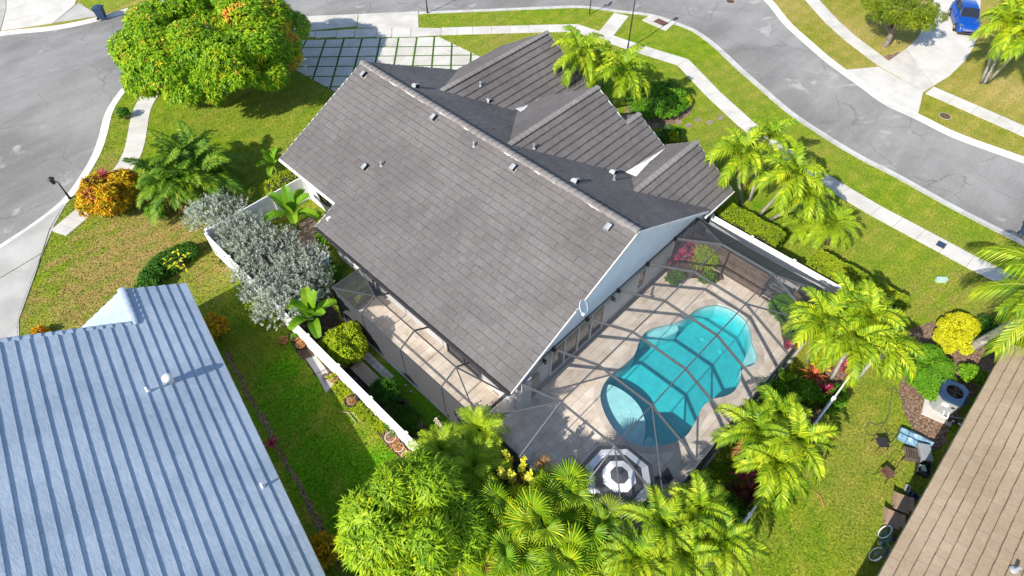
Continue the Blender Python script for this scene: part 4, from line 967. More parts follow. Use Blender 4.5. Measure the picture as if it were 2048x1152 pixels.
pms = {0.406: paver_mesh(.406, .406), 0.61: paver_mesh(.61, .406), 0.813: paver_mesh(.813, .406)}
keep = offset(PO, 0.07, True); rng = random.Random(5); pav = []
bits = []
def place_paver(a, b, c, d, l, depth=0):
    samples = [(a+(b-a)*u, c+(d-c)*v) for u in (0, .5, 1) for v in (0, .5, 1)]
    ins = [inside(p, keep) for p in samples]
    if not any(ins):
        if depth == 0: pav.append(((a+b)/2, (c+d)/2, l, (b-a)/l))
        else: bits.append((a, b, c, d))
    elif not all(ins) and depth < 4:      # cut stones along the pool's edge
        if b-a > d-c: m = (a+b)/2; place_paver(a, m, c, d, l, depth+1); place_paver(m, b, c, d, l, depth+1)
        else: m = (c+d)/2; place_paver(a, b, c, m, l, depth+1); place_paver(a, b, m, d, l, depth+1)
y = Y0+.203
while y < 19.8:
    x = X0+rng.choice((.1, .25, .4))-.3; xe = X1 if y < Y1-.1 else 10.1
    while x < xe:
        l = rng.choice((.406, .61, .61, .813))
        if x+l > X0+.05 and x < xe-.05:
            place_paver(max(x, X0), min(x+l, xe), y-.203, y+.203, l)
        x += l
    y += .406
pav.sort(key=lambda p: (0 if inframe((p[0], p[1], 0)) else 1, proj((p[0], p[1], 0))[2]))
for x, y, l, s in pav[:300]:
    o = inst('paver', pms[l], patio); o.location = (x, y, .014+rng.uniform(-.002, .002)); o.scale = (s, 1, 1)
mb = MB()
for x, y, l, s in pav[300:]:
    me_ = pms[l]; b = len(mb.v); mb.add([(x+v.co.x*s, y+v.co.y, .014+v.co.z) for v in me_.vertices], [tuple(p.vertices) for p in me_.polygons], 0, rng.random())
for a, b, c, d in bits: mb.box(((a+b)/2, (c+d)/2, .031), (b-a, d-c, .034), tone=rng.random())
o = mb.local('pavers', M['travertine'], patio); o['kind'] = 'stuff'
bed('planting_bed', [z4(*k) for k in [(1525, 625), (1560, 700), (1580, 760), (1582, 820), (1600, 850), (1650, 800), (1740, 690), (1880, 530), (1800, 500), (1700, 540), (1620, 600)]], 'soil', 0.075)
bed('planting_bed', [z4(*k) for k in [(870, 425), (920, 445), (980, 440), (1030, 415), (1090, 425), (1150, 445), (1215, 430), (1225, 400), (1150, 350), (1050, 300), (930, 310), (880, 370)]], 'soil', 0.072)

def cage_parts(root, nodes, beams, dense, screens, bm=(.042, .075), bg=(.048, .135), fm='bronze'):
    for a, b, k in beams:
        s = bg if k else bm
        MB().bar(nodes[a] if isinstance(a, str) else a, nodes[b] if isinstance(b, str) else b, s[0], s[1]).build('beam', M[fm], root)
    for q in screens:
        MB().add([tuple(nodes[k] if isinstance(k, str) else k) for k in q], [tuple(range(len(q)))]).build('screen_panel', M['screen_dense' if q in dense else 'screen'], root)
cage = thing('pool_cage', 'grey framed screen enclosure standing over the pool and patio', 'screen enclosure', (16, 5.8, 0.05))
cx = [10.10, 12.50, 14.87, 17.26, 19.66, 22.10]; XW, XE, YO, ZE, ZR, YH = 7.72, 24.25, 1.88, 2.50, 3.86, 9.70
N = {}
for i, x in enumerate(cx):
    N['w%d' % i] = (x, YH, 2.52); N['p%d' % i] = (x, 7.20, ZR); N['q%d' % i] = (x, 4.47, ZR); N['o%d' % i] = (x, YO, ZE)
N.update(sw=(XW, 9.58, ZE), s1=(XW, 7.20, ZE), s2=(XW, 4.47, ZE), so=(XW, YO, ZE), ne=(XE, YH, ZE), n1=(XE, 7.20, ZE), n2=(XE, 4.47, ZE), no=(XE, YO, ZE))
B = []
for i in range(6): B += [('w%d' % i, 'p%d' % i, 1), ('p%d' % i, 'q%d' % i, 1), ('q%d' % i, 'o%d' % i, 1)]
B += [('p0', 'p5', 0), ('q0', 'q5', 0), ('so', 'no', 1), ('no', 'ne', 0), ('so', 'sw', 0), ('p0', 's1', 0), ('q0', 's2', 0), ('q0', 'so', 0), ('p0', 'sw', 0), ('p5', 'n1', 0), ('q5', 'n2', 0), ('q5', 'no', 0), ('p5', 'ne', 0), ('q1', 'o0', 0), ('q4', 'o5', 0), ((9.7, YH, 2.52), (XE, YH, 2.52), 0), ('sw', (9.55, 9.56, 2.42), 0)]
S = []
for i in range(5):
    a, b = i, i+1
    S += [('w%d' % a, 'w%d' % b, 'p%d' % b, 'p%d' % a), ('p%d' % a, 'p%d' % b, 'q%d' % b, 'q%d' % a)]
    if i == 0: S += [('q0', 'q1', 'o0'), ('q1', 'o1', 'o0')]
    elif i == 4: S += [('q4', 'q5', 'o5'), ('q4', 'o5', 'o4')]
    else: S += [('q%d' % a, 'q%d' % b, 'o%d' % b, 'o%d' % a)]
S += [('p0', 'q0', 's2', 's1'), ('q0', 's2', 'so'), ('q0', 'so', 'o0'), ('p0', 's1', 'sw'), ('p0', 'sw', (9.9, 9.6, 2.45), 'w0'), ('p5', 'q5', 'n2', 'n1'), ('q5', 'n2', 'no'), ('q5', 'no', 'o5'), ('p5', 'n1', 'ne'), ('p5', 'ne', 'w5')]
def wallrun(pts, z=ZE):
    """posts, rails and screens along a straight run of wall"""
    for p in pts: B.append(((p[0], p[1], 0.05), (p[0], p[1], z), 0))
    for a, b in zip(pts, pts[1:]):
        for zz_ in (0.09, 0.92): B.append(((a[0], a[1], zz_), (b[0], b[1], zz_), 0))
        S.append(((a[0], a[1], 0.1), (b[0], b[1], 0.1), (b[0], b[1], z), (a[0], a[1], z)))
wallrun([(XW, YO)]+[(x, YO) for x in cx]+[(XE, YO)]); wallrun([(XE, YO), (XE, 4.47), (XE, 7.2), (XE, YH)]); wallrun([(XW, YO), (XW, 4.47), (XW, 7.2), (XW, 9.58)])
cage_parts(cage, N, B, [q for q in S if any(isinstance(k, tuple) and k[2] < .2 for k in q) or any(k in ('ne', 'n1', 'n2', 'no') for k in q)], S)
for i in range(1, 6): MB().box((cx[i], YH-.06, 2.52), (.12, .24, .22)).build('beam_bracket', M['bronze_dark'], cage)

side = thing('lanai_cage', 'narrow screen enclosure along the side wall of the taupe roofed house', 'screen enclosure', (8.6, 14.8, 0.05))
ys = [19.95, 17.6, 14.68, 11.88, 9.62]; XI, ZI = 8.60, 3.02
N = {}
for i, y in enumerate(ys): N['g%d' % i] = (9.40, y, 2.50); N['t%d' % i] = (7.68, y, 2.47)
for i in (1, 2, 3): N['i%d' % i] = (XI, ys[i], ZI)
B = [('g0', 'g4', 1), ('t0', 't4', 0), ('i1', 'i3', 0), ('g0', 't0', 0), ('g4', 't4', 0), ('i1', 'g0', 0), ('i1', 't0', 0), ('i3', 'g4', 0), ('i3', 't4', 0)]
for i in (1, 2, 3): B += [('g%d' % i, 'i%d' % i, 0), ('i%d' % i, 't%d' % i, 0)]
S = [('g0', 'i1', 'g1'), ('g0', 't0', 'i1'), ('t0', 't1', 'i1'), ('g1', 'i1', 'i2', 'g2'), ('i1', 't1', 't2', 'i2'), ('g2', 'i2', 'i3', 'g3'), ('i2', 't2', 't3', 'i3'), ('g3', 'i3', 'g4'), ('i3', 't4', 'g4'), ('i3', 't3', 't4')]
wallrun([(7.68, y) for y in ys], 2.47); wallrun([(9.9, 19.95), (7.68, 19.95)], 2.47)
cage_parts(side, N, B, [q for q in S if any(isinstance(k, tuple) and k[2] < .2 for k in q)]+[('g0', 't0', 'i1'), ('g0', 'i1', 'g1'), ('t0', 't1', 'i1')], S, (.05, .065), (.055, .11), 'frame_dark')

# ------------------------------------------------------------------ fences
def vinyl_fence(label, pts, h, bay=2.4, name='vinyl_fence', m='vinyl'):
    root = thing(name, label, 'fence', (pts[0][0], pts[0][1], 0))
    for a, b in zip(pts, pts[1:]):
        a = V2(a); b = V2(b); nb = max(1, round((b-a).length/bay)); d = (b-a).normalized(); R = Matrix(((d.x, -d.y, 0), (d.y, d.x, 0), (0, 0, 1)))
        for k in range(nb+1):
            p = a.lerp(b, k/nb)
            MB().box((p.x, p.y, (h+.03)/2), (.125, .125, h+.03), M=R, tone=random.random()).box((p.x, p.y, h+.05), (.155, .155, .035), M=R).build('post', M[m], root)
        for k in range(nb):
            p, q = a.lerp(b, k/nb)+d*.068, a.lerp(b, (k+1)/nb)-d*.068; c = (p+q)/2; L = (q-p).length; tn = random.random()
            mb = MB().box((c.x, c.y, h-.05), (L, .06, .13), M=R, tone=tn).box((c.x, c.y, .13), (L, .06, .14), M=R, tone=tn)
            nbd = max(1, int(L/.18))
            for i in range(nbd):
                e = p+d*((i+.5)*L/nbd); mb.box((e.x, e.y, h/2), (L/nbd-.012, .030, h-.25), M=R, tone=tn)
            mb.box((c.x, c.y, h/2), (L, .012, h-.25), M=R, tone=tn); mb.build('panel', M[m], root)
    return root
vinyl_fence('long white vinyl fence between the blue roofed neighbour and the side cage', [(5.36, 28.7), (5.36, -0.55)], 1.72)
vinyl_fence('white vinyl fence behind the fan palms at the rear of the tan neighbour', [(5.36, -0.66), (21.9, -0.66)], 1.72)
vinyl_fence('white vinyl fence with boxed hedges behind it along the road side', [(25.75, 9.5), (25.75, -0.4)], 1.8)
vinyl_fence('white vinyl fence from the silver bush to the house wall', [(5.5, 28.9), (11.7, 28.9)], 1.8, 2.1)
# slatted timber screen just inside the road side of the cage
sf = thing('slat_screen', 'brown horizontal timber slat screen inside the cage by the pink plants', 'privacy screen', (23.95, 5.5, 0.05))
for (y0, y1) in ((9.5, 7.35), (7.25, 5.0), (3.55, 2.3)):
    for k in range(11):
        MB().box((23.95+.004*(k % 2), (y0+y1)/2, .2+k*.155), (.022, y0-y1, .135), tone=random.random()).build('slat', M['wood'], sf)
for y in (9.55, 7.3, 4.95, 3.6, 2.25): MB().box((23.98, y, .95), (.09, .09, 1.85)).build('post', M['bronze_dark'], sf)
MB().box((23.98, 4.27, .92), (.05, 1.2, .06)).box((23.98, 4.27, 1.72), (.05, 1.2, .08)).box((23.98, 4.27, .12), (.05, 1.2, .1)).build('gate', M['bronze_dark'], sf)

# ------------------------------------------------------------------ vegetation
def lm(name, lo, mid, hi, **k): return leafmat(name, [(0.0, lo), (0.5, mid), (1.0, hi)], **k)
M['mango'] = leafmat('mango_leaf', [(0.0, (0.04, 0.13, 0.004)), (0.45, (0.155, 0.33, 0.006)), (0.80, (0.38, 0.51, 0.010)), (0.90, (0.62, 0.44, 0.02)), (1.0, (0.68, 0.25, 0.05))])
M['lychee'] = lm('bright_tree_leaf', (0.07, 0.20, 0.005), (0.29, 0.43, 0.008), (0.68, 0.68, 0.016))
M['palm'] = lm('palm_leaflet', (0.055, 0.15, 0.005), (0.205, 0.32, 0.007), (0.56, 0.58, 0.018))
M['palm_dark'] = lm('date_palm_leaflet', (0.09, 0.20, 0.008), (0.25, 0.37, 0.012), (0.50, 0.58, 0.025))
M['areca'] = lm('areca_leaflet', (0.025, 0.10, 0.006), (0.09, 0.20, 0.008), (0.30, 0.36, 0.018))
M['fan'] = lm('fan_palm_leaf', (0.045, 0.16, 0.006), (0.175, 0.315, 0.008), (0.58, 0.57, 0.018))
M['dry_frond'] = lm('dry_frond', (0.16, 0.06, 0.025), (0.40, 0.19, 0.05), (0.55, 0.33, 0.10))
M['silver'] = lm('silver_leaf', (0.18, 0.21, 0.155), (0.36, 0.40, 0.315), (0.58, 0.62, 0.51), transl=0.15, rough=0.6)
M['croton'] = leafmat('croton_leaf', [(0.0, (0.10, 0.12, 0.008)), (0.28, (0.42, 0.30, 0.008)), (0.55, (0.76, 0.54, 0.012)), (0.78, (0.70, 0.26, 0.012)), (1.0, (0.48, 0.05, 0.02))])
M['pink'] = lm('pink_ti_leaf', (0.14, 0.012, 0.035), (0.42, 0.03, 0.10), (0.62, 0.10, 0.22))
M['red'] = lm('orange_bromeliad_leaf', (0.22, 0.03, 0.02), (0.50, 0.10, 0.05), (0.62, 0.25, 0.08))
M['maroon'] = lm('maroon_leaf', (0.04, 0.01, 0.012), (0.12, 0.02, 0.02), (0.25, 0.06, 0.03))
M['hedge'] = lm('hedge_leaf', (0.07, 0.15, 0.005), (0.22, 0.31, 0.007), (0.46, 0.46, 0.012))
M['shrub'] = lm('shrub_leaf', (0.035, 0.14, 0.005), (0.11, 0.28, 0.008), (0.26, 0.43, 0.014))
M['shrub_dark'] = lm('dark_shrub_leaf', (0.018, 0.085, 0.006), (0.05, 0.16, 0.008), (0.12, 0.26, 0.014))
M['shrub_lime'] = lm('lime_shrub_leaf', (0.14, 0.24, 0.006), (0.33, 0.42, 0.008), (0.58, 0.58, 0.016))
M['yellow'] = lm('yellow_leaf', (0.24, 0.27, 0.006), (0.55, 0.53, 0.010), (0.80, 0.75, 0.02))
M['banana'] = lm('banana_leaf', (0.06, 0.20, 0.010), (0.15, 0.32, 0.012), (0.30, 0.44, 0.02), transl=0.4)
M['pine'] = lm('scrub_needle', (0.04, 0.08, 0.006), (0.15, 0.21, 0.008), (0.42, 0.42, 0.016))
M['flower_white'] = lm('cream_flower', (0.5, 0.45, 0.3), (0.65, 0.6, 0.42), (0.8, 0.76, 0.6))
M['flower_yellow'] = lm('yellow_flower', (0.50, 0.46, 0.02), (0.72, 0.68, 0.05), (0.82, 0.80, 0.2))
M['twig'] = plain('dark_twigs', (0.035, 0.035, 0.018), 0.95)
M['shaft'] = plain('green_crownshaft', (0.16, 0.22, 0.05), 0.5)

def leaves(C, Nn, L, Wd, lpc, rng, spread=(0.2, 0.9), droop=0.25, tones=None, tvar=0.16, L_var=0.3):
    """rosettes of leaf blades at points C with outward directions Nn -> verts, quads, tones"""
    m = len(C); K = m*lpc
    c = np.repeat(C, lpc, 0); nn = np.repeat(Nn, lpc, 0)
    r = rng.normal(size=(K, 3)); t = r-(r*nn).sum(1, keepdims=True)*nn; t /= np.linalg.norm(t, axis=1, keepdims=True)+1e-9
    e = rng.uniform(spread[0], spread[1], (K, 1)); d = t*np.cos(e)+nn*np.sin(e)
    s = np.cross(d, nn); s /= np.linalg.norm(s, axis=1, keepdims=True)+1e-9
    l = L*(1+rng.uniform(-L_var, L_var, (K, 1))); w_ = Wd*(1+rng.uniform(-.25, .25, (K, 1)))
    up = np.cross(s, d)
    b = c+d*l*0.08; mid = b+d*l*0.5+up*l*0.05; tip = b+d*l+np.array([0, 0, -1.0])*l*droop
    V = np.stack([b, mid+s*w_/2, tip, mid-s*w_/2], 1).reshape(-1, 3)
    F = np.arange(K*4).reshape(-1, 4)
    tn = np.repeat(tones if tones is not None else rng.uniform(.25, .75, m), lpc)+rng.normal(0, tvar, K)
    return V, F, np.clip(tn, 0, 1)
def lobe_points(lobes, n, rng, zmin=-0.5, shell=(0.80, 1.04), hidden=0.80):
    lob = np.array(lobes, float); wgt = (lob[:, 3]*lob[:, 4])**0.9; wgt /= wgt.sum()
    out = []; nr = []
    while sum(map(len, out)) < n:
        k = rng.choice(len(lob), n*2, p=wgt); d = rng.normal(size=(n*2, 3)); d /= np.linalg.norm(d, axis=1, keepdims=True)
        ok = d[:, 2] > zmin; k = k[ok]; d = d[ok]
        p = lob[k, :3]+d*lob[k, 3:6]*rng.uniform(shell[0], shell[1], (len(k), 1))
        q = np.min(np.linalg.norm((p[:, None, :]-lob[None, :, :3])/lob[None, :, 3:6], axis=2), axis=1)
        keep = (q > hidden) & (p[:, 2] > 0.03); p = p[keep]; d = d[keep]/lob[k[keep], 3:6]; d /= np.linalg.norm(d, axis=1, keepdims=True)
        out.append(p); nr.append(d)
    return np.concatenate(out)[:n], np.concatenate(nr)[:n]
def make_lobes(c, R, n, rng, size=(0.32, 0.5), flat=0.8, zlow=-0.3):
    """a crown of overlapping clumps filling an ellipsoid"""
    out = []
    for i in range(n):
        a = i*2.39996+rng.uniform(-.3, .3); h = rng.uniform(zlow, 0.85); rr = math.sqrt(max(0.02, 1-h*h))*rng.uniform(.55, .78)
        s = rng.uniform(*size)
        out.append((c[0]+R[0]*rr*math.cos(a), c[1]+R[1]*rr*math.sin(a), c[2]+R[2]*h*.72, R[0]*s, R[1]*s, R[2]*s*flat*1.25))
    out.append((c[0], c[1], c[2], R[0]*.55, R[1]*.55, R[2]*.5)); return out
def crown(name, lobes, n, lpc, L, Wd, m, parent, seed, up=0.35, spread=(0.15, 0.9), droop=0.25, fill=0.3, toneup=0.0, **k):
    rng = np.random.default_rng(seed)
    C, Nn = lobe_points(lobes, n, rng, shell=k.pop('shell', (.80, 1.04)), hidden=k.pop('hidden', .8))
    sprig = k.pop('sprig', 0)
    Nn = Nn+np.array([0, 0, up]); Nn /= np.linalg.norm(Nn, axis=1, keepdims=True)
    tn = rng.uniform(.18, .72, n)
    if toneup: tn = np.where(rng.random(n) < toneup, rng.uniform(.85, 1.0, n), tn)
    nb = k.pop('flush', 0)                 # patches of new growth
    if nb:
        sc_ = C[:, 2]*1.2+(C[:, 0]-C[:, 1])*.45; cc = C[rng.choice(np.where(sc_ > np.quantile(sc_, .62))[0], nb)]; dmin = np.min(np.linalg.norm(C[:, None]-cc[None], axis=2), axis=1)
        tn = np.where((dmin < .75) & (rng.random(n) < .8), rng.uniform(.86, 1.05, n), tn)
    if sprig:                              # upright leafy shoots: several whorls along each
        ln = rng.uniform(.5, 1.3, (n, 1)); C = np.concatenate([C+Nn*sprig*q*ln for q in (0, .33, .66, 1)]); Nn = np.tile(Nn, (4, 1)); tn = np.concatenate([np.clip(tn+q, 0, 1) for q in (-.18, -.05, .08, .2)])
    V, F, T = leaves(C, Nn, L, Wd, lpc, rng, spread, droop, tn, **k)
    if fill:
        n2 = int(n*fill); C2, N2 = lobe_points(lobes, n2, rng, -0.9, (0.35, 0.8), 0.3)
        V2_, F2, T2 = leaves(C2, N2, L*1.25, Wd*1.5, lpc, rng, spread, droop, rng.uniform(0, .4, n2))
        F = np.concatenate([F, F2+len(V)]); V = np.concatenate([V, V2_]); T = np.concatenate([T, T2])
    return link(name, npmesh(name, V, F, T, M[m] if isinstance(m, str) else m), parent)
def limbs(root, base, lobes, r0, m='bark', z_fork=0.35, lean=(0, 0)):
    b = Vector(base); tops = [Vector(l[:3]) for l in lobes]; top = sum(tops, Vector())/len(tops)
    f = b.lerp(top, z_fork)+Vector((lean[0], lean[1], 0)); mb = MB().tube([b+Vector((0, 0, -.1)), b.lerp(f, .5)+Vector((.05, -.04, 0)), f], [r0*1.25, r0, r0*.85], 9)
    for t in tops:
        mb.tube([f, f.lerp(t, .5)+Vector((random.uniform(-.1, .1), random.uniform(-.1, .1), .15)), t], [r0*.55, r0*.35, r0*.12], 6)
    mb.build('trunk', M[m], root)
def tree(name, label, cat, base, c, R, nl, n, lpc, L, Wd, m, seed, r0, **k):
    rng = np.random.default_rng(seed); root = thing(name, label, cat, base)
    lob = make_lobes(c, R, nl, rng, k.pop('size', (.32, .5))); limbs(root, base, lob[:14], r0); crown('crown', lob, n, lpc, L, Wd, m, root, seed+1, **k); return root
def shrub(label, c, R, n, m, seed, L=0.11, Wd=0.05, nl=9, name='shrub', cat='shrub', lpc=5, group=None, stem=True, **k):
    """c: ground point, R: radii (x, y) and height"""
    rng = np.random.default_rng(seed); root = thing(name, label, cat, (c[0], c[1], 0), 0, group); h = R[2]
    lob = make_lobes((c[0], c[1], h*0.5), (R[0], R[1], h*0.55), nl+8, rng, (.22, .42))
    if stem:
        mb = MB()
        for l in lob[:6]: mb.tube([(c[0]+rng.uniform(-.08, .08), c[1]+rng.uniform(-.08, .08), -.05), (l[0], l[1], l[2])], [0.03, 0.012], 5)
        mb.build('stem', M['bark'], root)
    crown('foliage', lob, n, lpc, L, Wd, m, root, seed+1, **k); return root
def hedge(label, poly_c, size, rz, n, m, seed, L=0.085, Wd=0.045, round_=0.12, name='hedge'):
    """clipped box hedge"""
    rng = np.random.default_rng(seed); root = thing(name, label, 'hedge', (poly_c[0], poly_c[1], 0), rz); sx, sy, sz = size
    A = [sx*sy, sx*sz, sx*sz, sy*sz, sy*sz]; p = np.array(A)/sum(A); k = rng.choice(5, n, p=p)
    u = rng.uniform(-.5, .5, n); v = rng.uniform(-.5, .5, n); C = np.zeros((n, 3)); Nn = np.zeros((n, 3))
    for f in range(5):
        i = k == f
        if f == 0: C[i] = np.c_[u[i]*sx, v[i]*sy, np.full(i.sum(), sz)]; Nn[i] = (0, 0, 1)
        elif f < 3: s = 1 if f == 1 else -1; C[i] = np.c_[u[i]*sx, np.full(i.sum(), s*sy/2), (v[i]+.5)*sz]; Nn[i] = (0, s, .2)
        else: s = 1 if f == 3 else -1; C[i] = np.c_[np.full(i.sum(), s*sx/2), u[i]*sy, (v[i]+.5)*sz]; Nn[i] = (s, 0, .2)
    q = np.array([sx/2, sy/2, sz]); e = (np.abs(C[:, :2])/q[:2]).max(1)*0
    wob = 0.05*np.sin(C[:, 0:1]*3.1+seed)+0.05*np.sin(C[:, 1:2]*4.3)+rng.normal(0, .035, (n, 1)); C = C+Nn*wob
    corner = np.maximum(0, np.abs(C[:, 0])/(sx/2)-.9)+np.maximum(0, np.abs(C[:, 1])/(sy/2)-.8); C[:, 2] -= np.where(C[:, 2] > sz*.9, corner*round_*2, 0)
    Nn += rng.normal(0, .25, (n, 3)); Nn /= np.linalg.norm(Nn, axis=1, keepdims=True)
    V, F, T = leaves(C, Nn, L, Wd, 5, rng, (.1, 1.1), .15, rng.uniform(.2, .8, n))
    o = bpy.data.objects.new('foliage', npmesh('foliage', V, F, T, M[m])); COL.objects.link(o); o.parent = root
    MB().box((0, 0, sz*.48), (sx-.12, sy-.12, sz*.93)).local('twigs', M['twig'], root); return root

def frond_mesh(name, L, e0, droop, nl, ll, lw, vee, hang, m, seed, wind=0.0, prof=0.55, rw=0.022, start=0.12):
    rng = random.Random(seed); mb = MB(); K = 10; p = Vector((0, 0, 0)); pts = [p.copy()]; tan = []
    for i in range(K):
        t = (i+.5)/K; e = math.radians(e0-droop*t**1.15); d = Vector((math.cos(e), wind*t*.35, math.sin(e))).normalized(); tan.append(d); p = p+d*(L/K); pts.append(p.copy())
    tan.append(tan[-1])
    mb.tube(pts, [rw*(1-.85*i/K) for i in range(K+1)], 4, tone=.8)
    for s in (-1, 1):
        for j in range(nl):
            t = start+(1-start-.01)*j/(nl-1); f = t*K; i = min(int(f), K-1); b = pts[i].lerp(pts[i+1], f-i); T = tan[i]
            sd = Vector((0, 0, 1)).cross(T); sd = sd.normalized() if sd.length > .05 else Vector((0, 1, 0)); up = T.cross(sd)
            l = ll*(math.sin(math.pi*(.16+.80*t)))**prof*rng.uniform(.85, 1.12)
            d = (T*(.45+.75*t)+sd*s*rng.uniform(.85, 1.1)+up*vee*rng.uniform(.6, 1.3)+Vector((0, wind*.4, 0))).normalized()
            mid = b+d*l*.5+Vector((0, 0, -hang*l*.10)); tip = b+d*l+Vector((0, wind*.15*l, -hang*l*rng.uniform(.6, 1.2)))
            w2 = T*lw*.5; mb.add([b-w2*.5, b+w2*.5, mid+w2, mid-w2, tip], [(0, 1, 2, 3), (3, 2, 4)], 0, min(1, max(0, rng.gauss(.45, .30))))
    return mb.mesh(name, M[m])
def palm_set(name, L, nl, ll, lw, vee, hang, m, elevs, droops, **k):
    return [frond_mesh(name, L*(0.9 if e > 60 else 1), e, d, nl, ll, lw, vee, hang, m, 31*i+len(name), **k) for i, (e, d) in enumerate(zip(elevs, droops))]
FR = {'christmas': palm_set('frond', 2.1, 44, .60, .062, .55, .55, 'palm', (86, 70, 55, 40, 24, 5), (95, 115, 120, 115, 100, 85), wind=.3, prof=.45),
      'date': palm_set('frond', 1.35, 38, .36, .030, .25, .25, 'palm_dark', (84, 66, 48, 30, 12, -8), (70, 85, 90, 80, 70, 55)),
      'areca': palm_set('frond', 2.1, 40, .52, .062, .30, .35, 'areca', (78, 66, 55, 40, 25, 10), (60, 85, 95, 90, 80, 65)),
      'queen': palm_set('frond', 3.6, 60, .95, .055, .10, .9, 'palm', (70, 48, 30, 12, -5, -22), (85, 90, 85, 75, 65, 55), wind=.35, rw=.035)}
DRY = {'christmas': palm_set('dry_frond', 1.7, 22, .45, .045, .1, .6, 'dry_frond', (-25,), (60,)), 'date': None, 'areca': palm_set('dry_frond', 1.7, 20, .4, .04, .1, .6, 'dry_frond', (5,), (75,)), 'queen': None}
def palm(label, base, top, kind, n, scale=1.0, group=None, seed=0, trunk='trunk', r=0.085, dry=0, name='palm_tree', shaft=True, cat='palm'):
    rng = random.Random(seed); root = thing(name, label, cat, base, 0, group); b = Vector(base); t = Vector(top)-b
    bend = Vector((t.x*.55, t.y*.55, t.z*.42))
    P = [Vector((0, 0, -.1)), bend*.5+Vector((0, 0, t.z*.06)), bend*1.1+Vector((0, 0, t.z*.1)), t*.9, t]
    MB().tube(P, [r*1.5, r*1.05, r, r*.9, r*.85], 9).local('trunk', M[trunk], root, True)
    if shaft: MB().tube([t-Vector((0, 0, .1)), t+Vector((0, 0, .18)), t+Vector((0, 0, .42))], [r*1.1, r*1.15, r*.6], 8).local('crownshaft', M['shaft'], root, True)
    ms = FR[kind]; h = t+Vector((0, 0, .35 if shaft else .05))
    for i in range(n):
        f = i/(n-1); k = min(len(ms)-1, int(f*len(ms)*.999)); s = scale*rng.uniform(.88, 1.08)
        inst('frond', ms[k], root, Matrix.Translation(h) @ Matrix.Rotation(i*2.39996+rng.uniform(-.25, .25)+seed, 4, 'Z') @ Matrix.Rotation(rng.uniform(-.15, .15), 4, 'Y') @ Matrix.Diagonal((s, s, s, 1)))
    for i in range(dry):
        inst('dry_frond', DRY[kind][0], root, Matrix.Translation(h-Vector((0, 0, .1))) @ Matrix.Rotation(rng.uniform(0, 6.28), 4, 'Z') @ Matrix.Diagonal((scale, scale, scale, 1)))
    return root
def G(px, py, z=0.0): return tuple(gp(px, py, z))

# trees -----------------------------------------------------------------------------------------------------
tree('mango_tree', 'huge round green mango tree with orange new growth beside the cul-de-sac', 'tree', (13.9, 43.2, 0), (14.3, 42.6, 3.6), (6.7, 6.7, 3.9), 80, 13500, 8, .29, .085, 'mango', 100, .26, toneup=.015, flush=12, fill=.10, size=(.13, .25))
tree('lychee_tree', 'yellow-green leafy tree outside the fence at the bottom edge', 'tree', G(830, 1075), (3.0, 8.0, 3.4), (2.55, 2.55, 2.2), 46, 1500, 15, .42, .058, 'lychee', 200, .13, fill=.12, spread=(.0, .7), droop=.3, size=(.15, .27))
r = tree('scrub_tree', 'twisted scrubby tree beside the driveway of the blue car', 'tree', G(1770, 92), (G(1800, 30, 2.6)[0], G(1800, 30, 2.6)[1], 2.9), (3.3, 3.3, 1.1), 34, 1900, 8, .28, .045, 'pine', 300, .22, fill=.05, size=(.10, .20))
# silver buttonwoods
def silver(label, px, seed, n):
    rng = np.random.default_rng(seed); lob = []
    for x, y in px:
        z = rng.uniform(1.0, 1.75); q = gp(x, y, z); r_ = rng.uniform(.52, .82); lob.append((q.x, q.y, z, r_, r_, r_*rng.uniform(.8, 1.1)))
        for k in range(2):
            a = rng.uniform(0, 6.28); r2 = r_*rng.uniform(.3, .5); lob.append((q.x+r_*.9*math.cos(a), q.y+r_*.9*math.sin(a), z+rng.uniform(-.2, .5), r2, r2, r2*1.15))
    c = np.mean([l[:2] for l in lob], 0); root = thing('silver_buttonwood', label, 'shrub', (c[0], c[1], 0)); limbs(root, (c[0]+.3, c[1], 0), lob[::3][:14], .06)
    crown('foliage', lob, n, 5, .10, .034, 'silver', root, seed+1, spread=(.3, 1.2), up=.9, fill=.5, droop=.0, tvar=.2, sprig=.26, shell=(.6, 1.1), hidden=.6); return root
silver('larger silver grey bush spilling over the white fence', [(500, 452), (530, 470), (500, 490), (560, 490), (590, 520), (540, 520), (520, 550), (570, 560), (610, 550), (632, 545), (600, 590), (560, 600), (530, 590), (590, 628), (495, 520), (620, 515), (640, 575), (480, 465), (575, 530), (548, 570), (488, 548), (512, 585), (545, 622), (478, 500), (465, 480)], 410, 2600)
silver('smaller silver grey bush at the corner of the white fence', [(420, 425), (448, 405), (405, 438), (470, 428), (452, 450), (436, 440)], 420, 750)
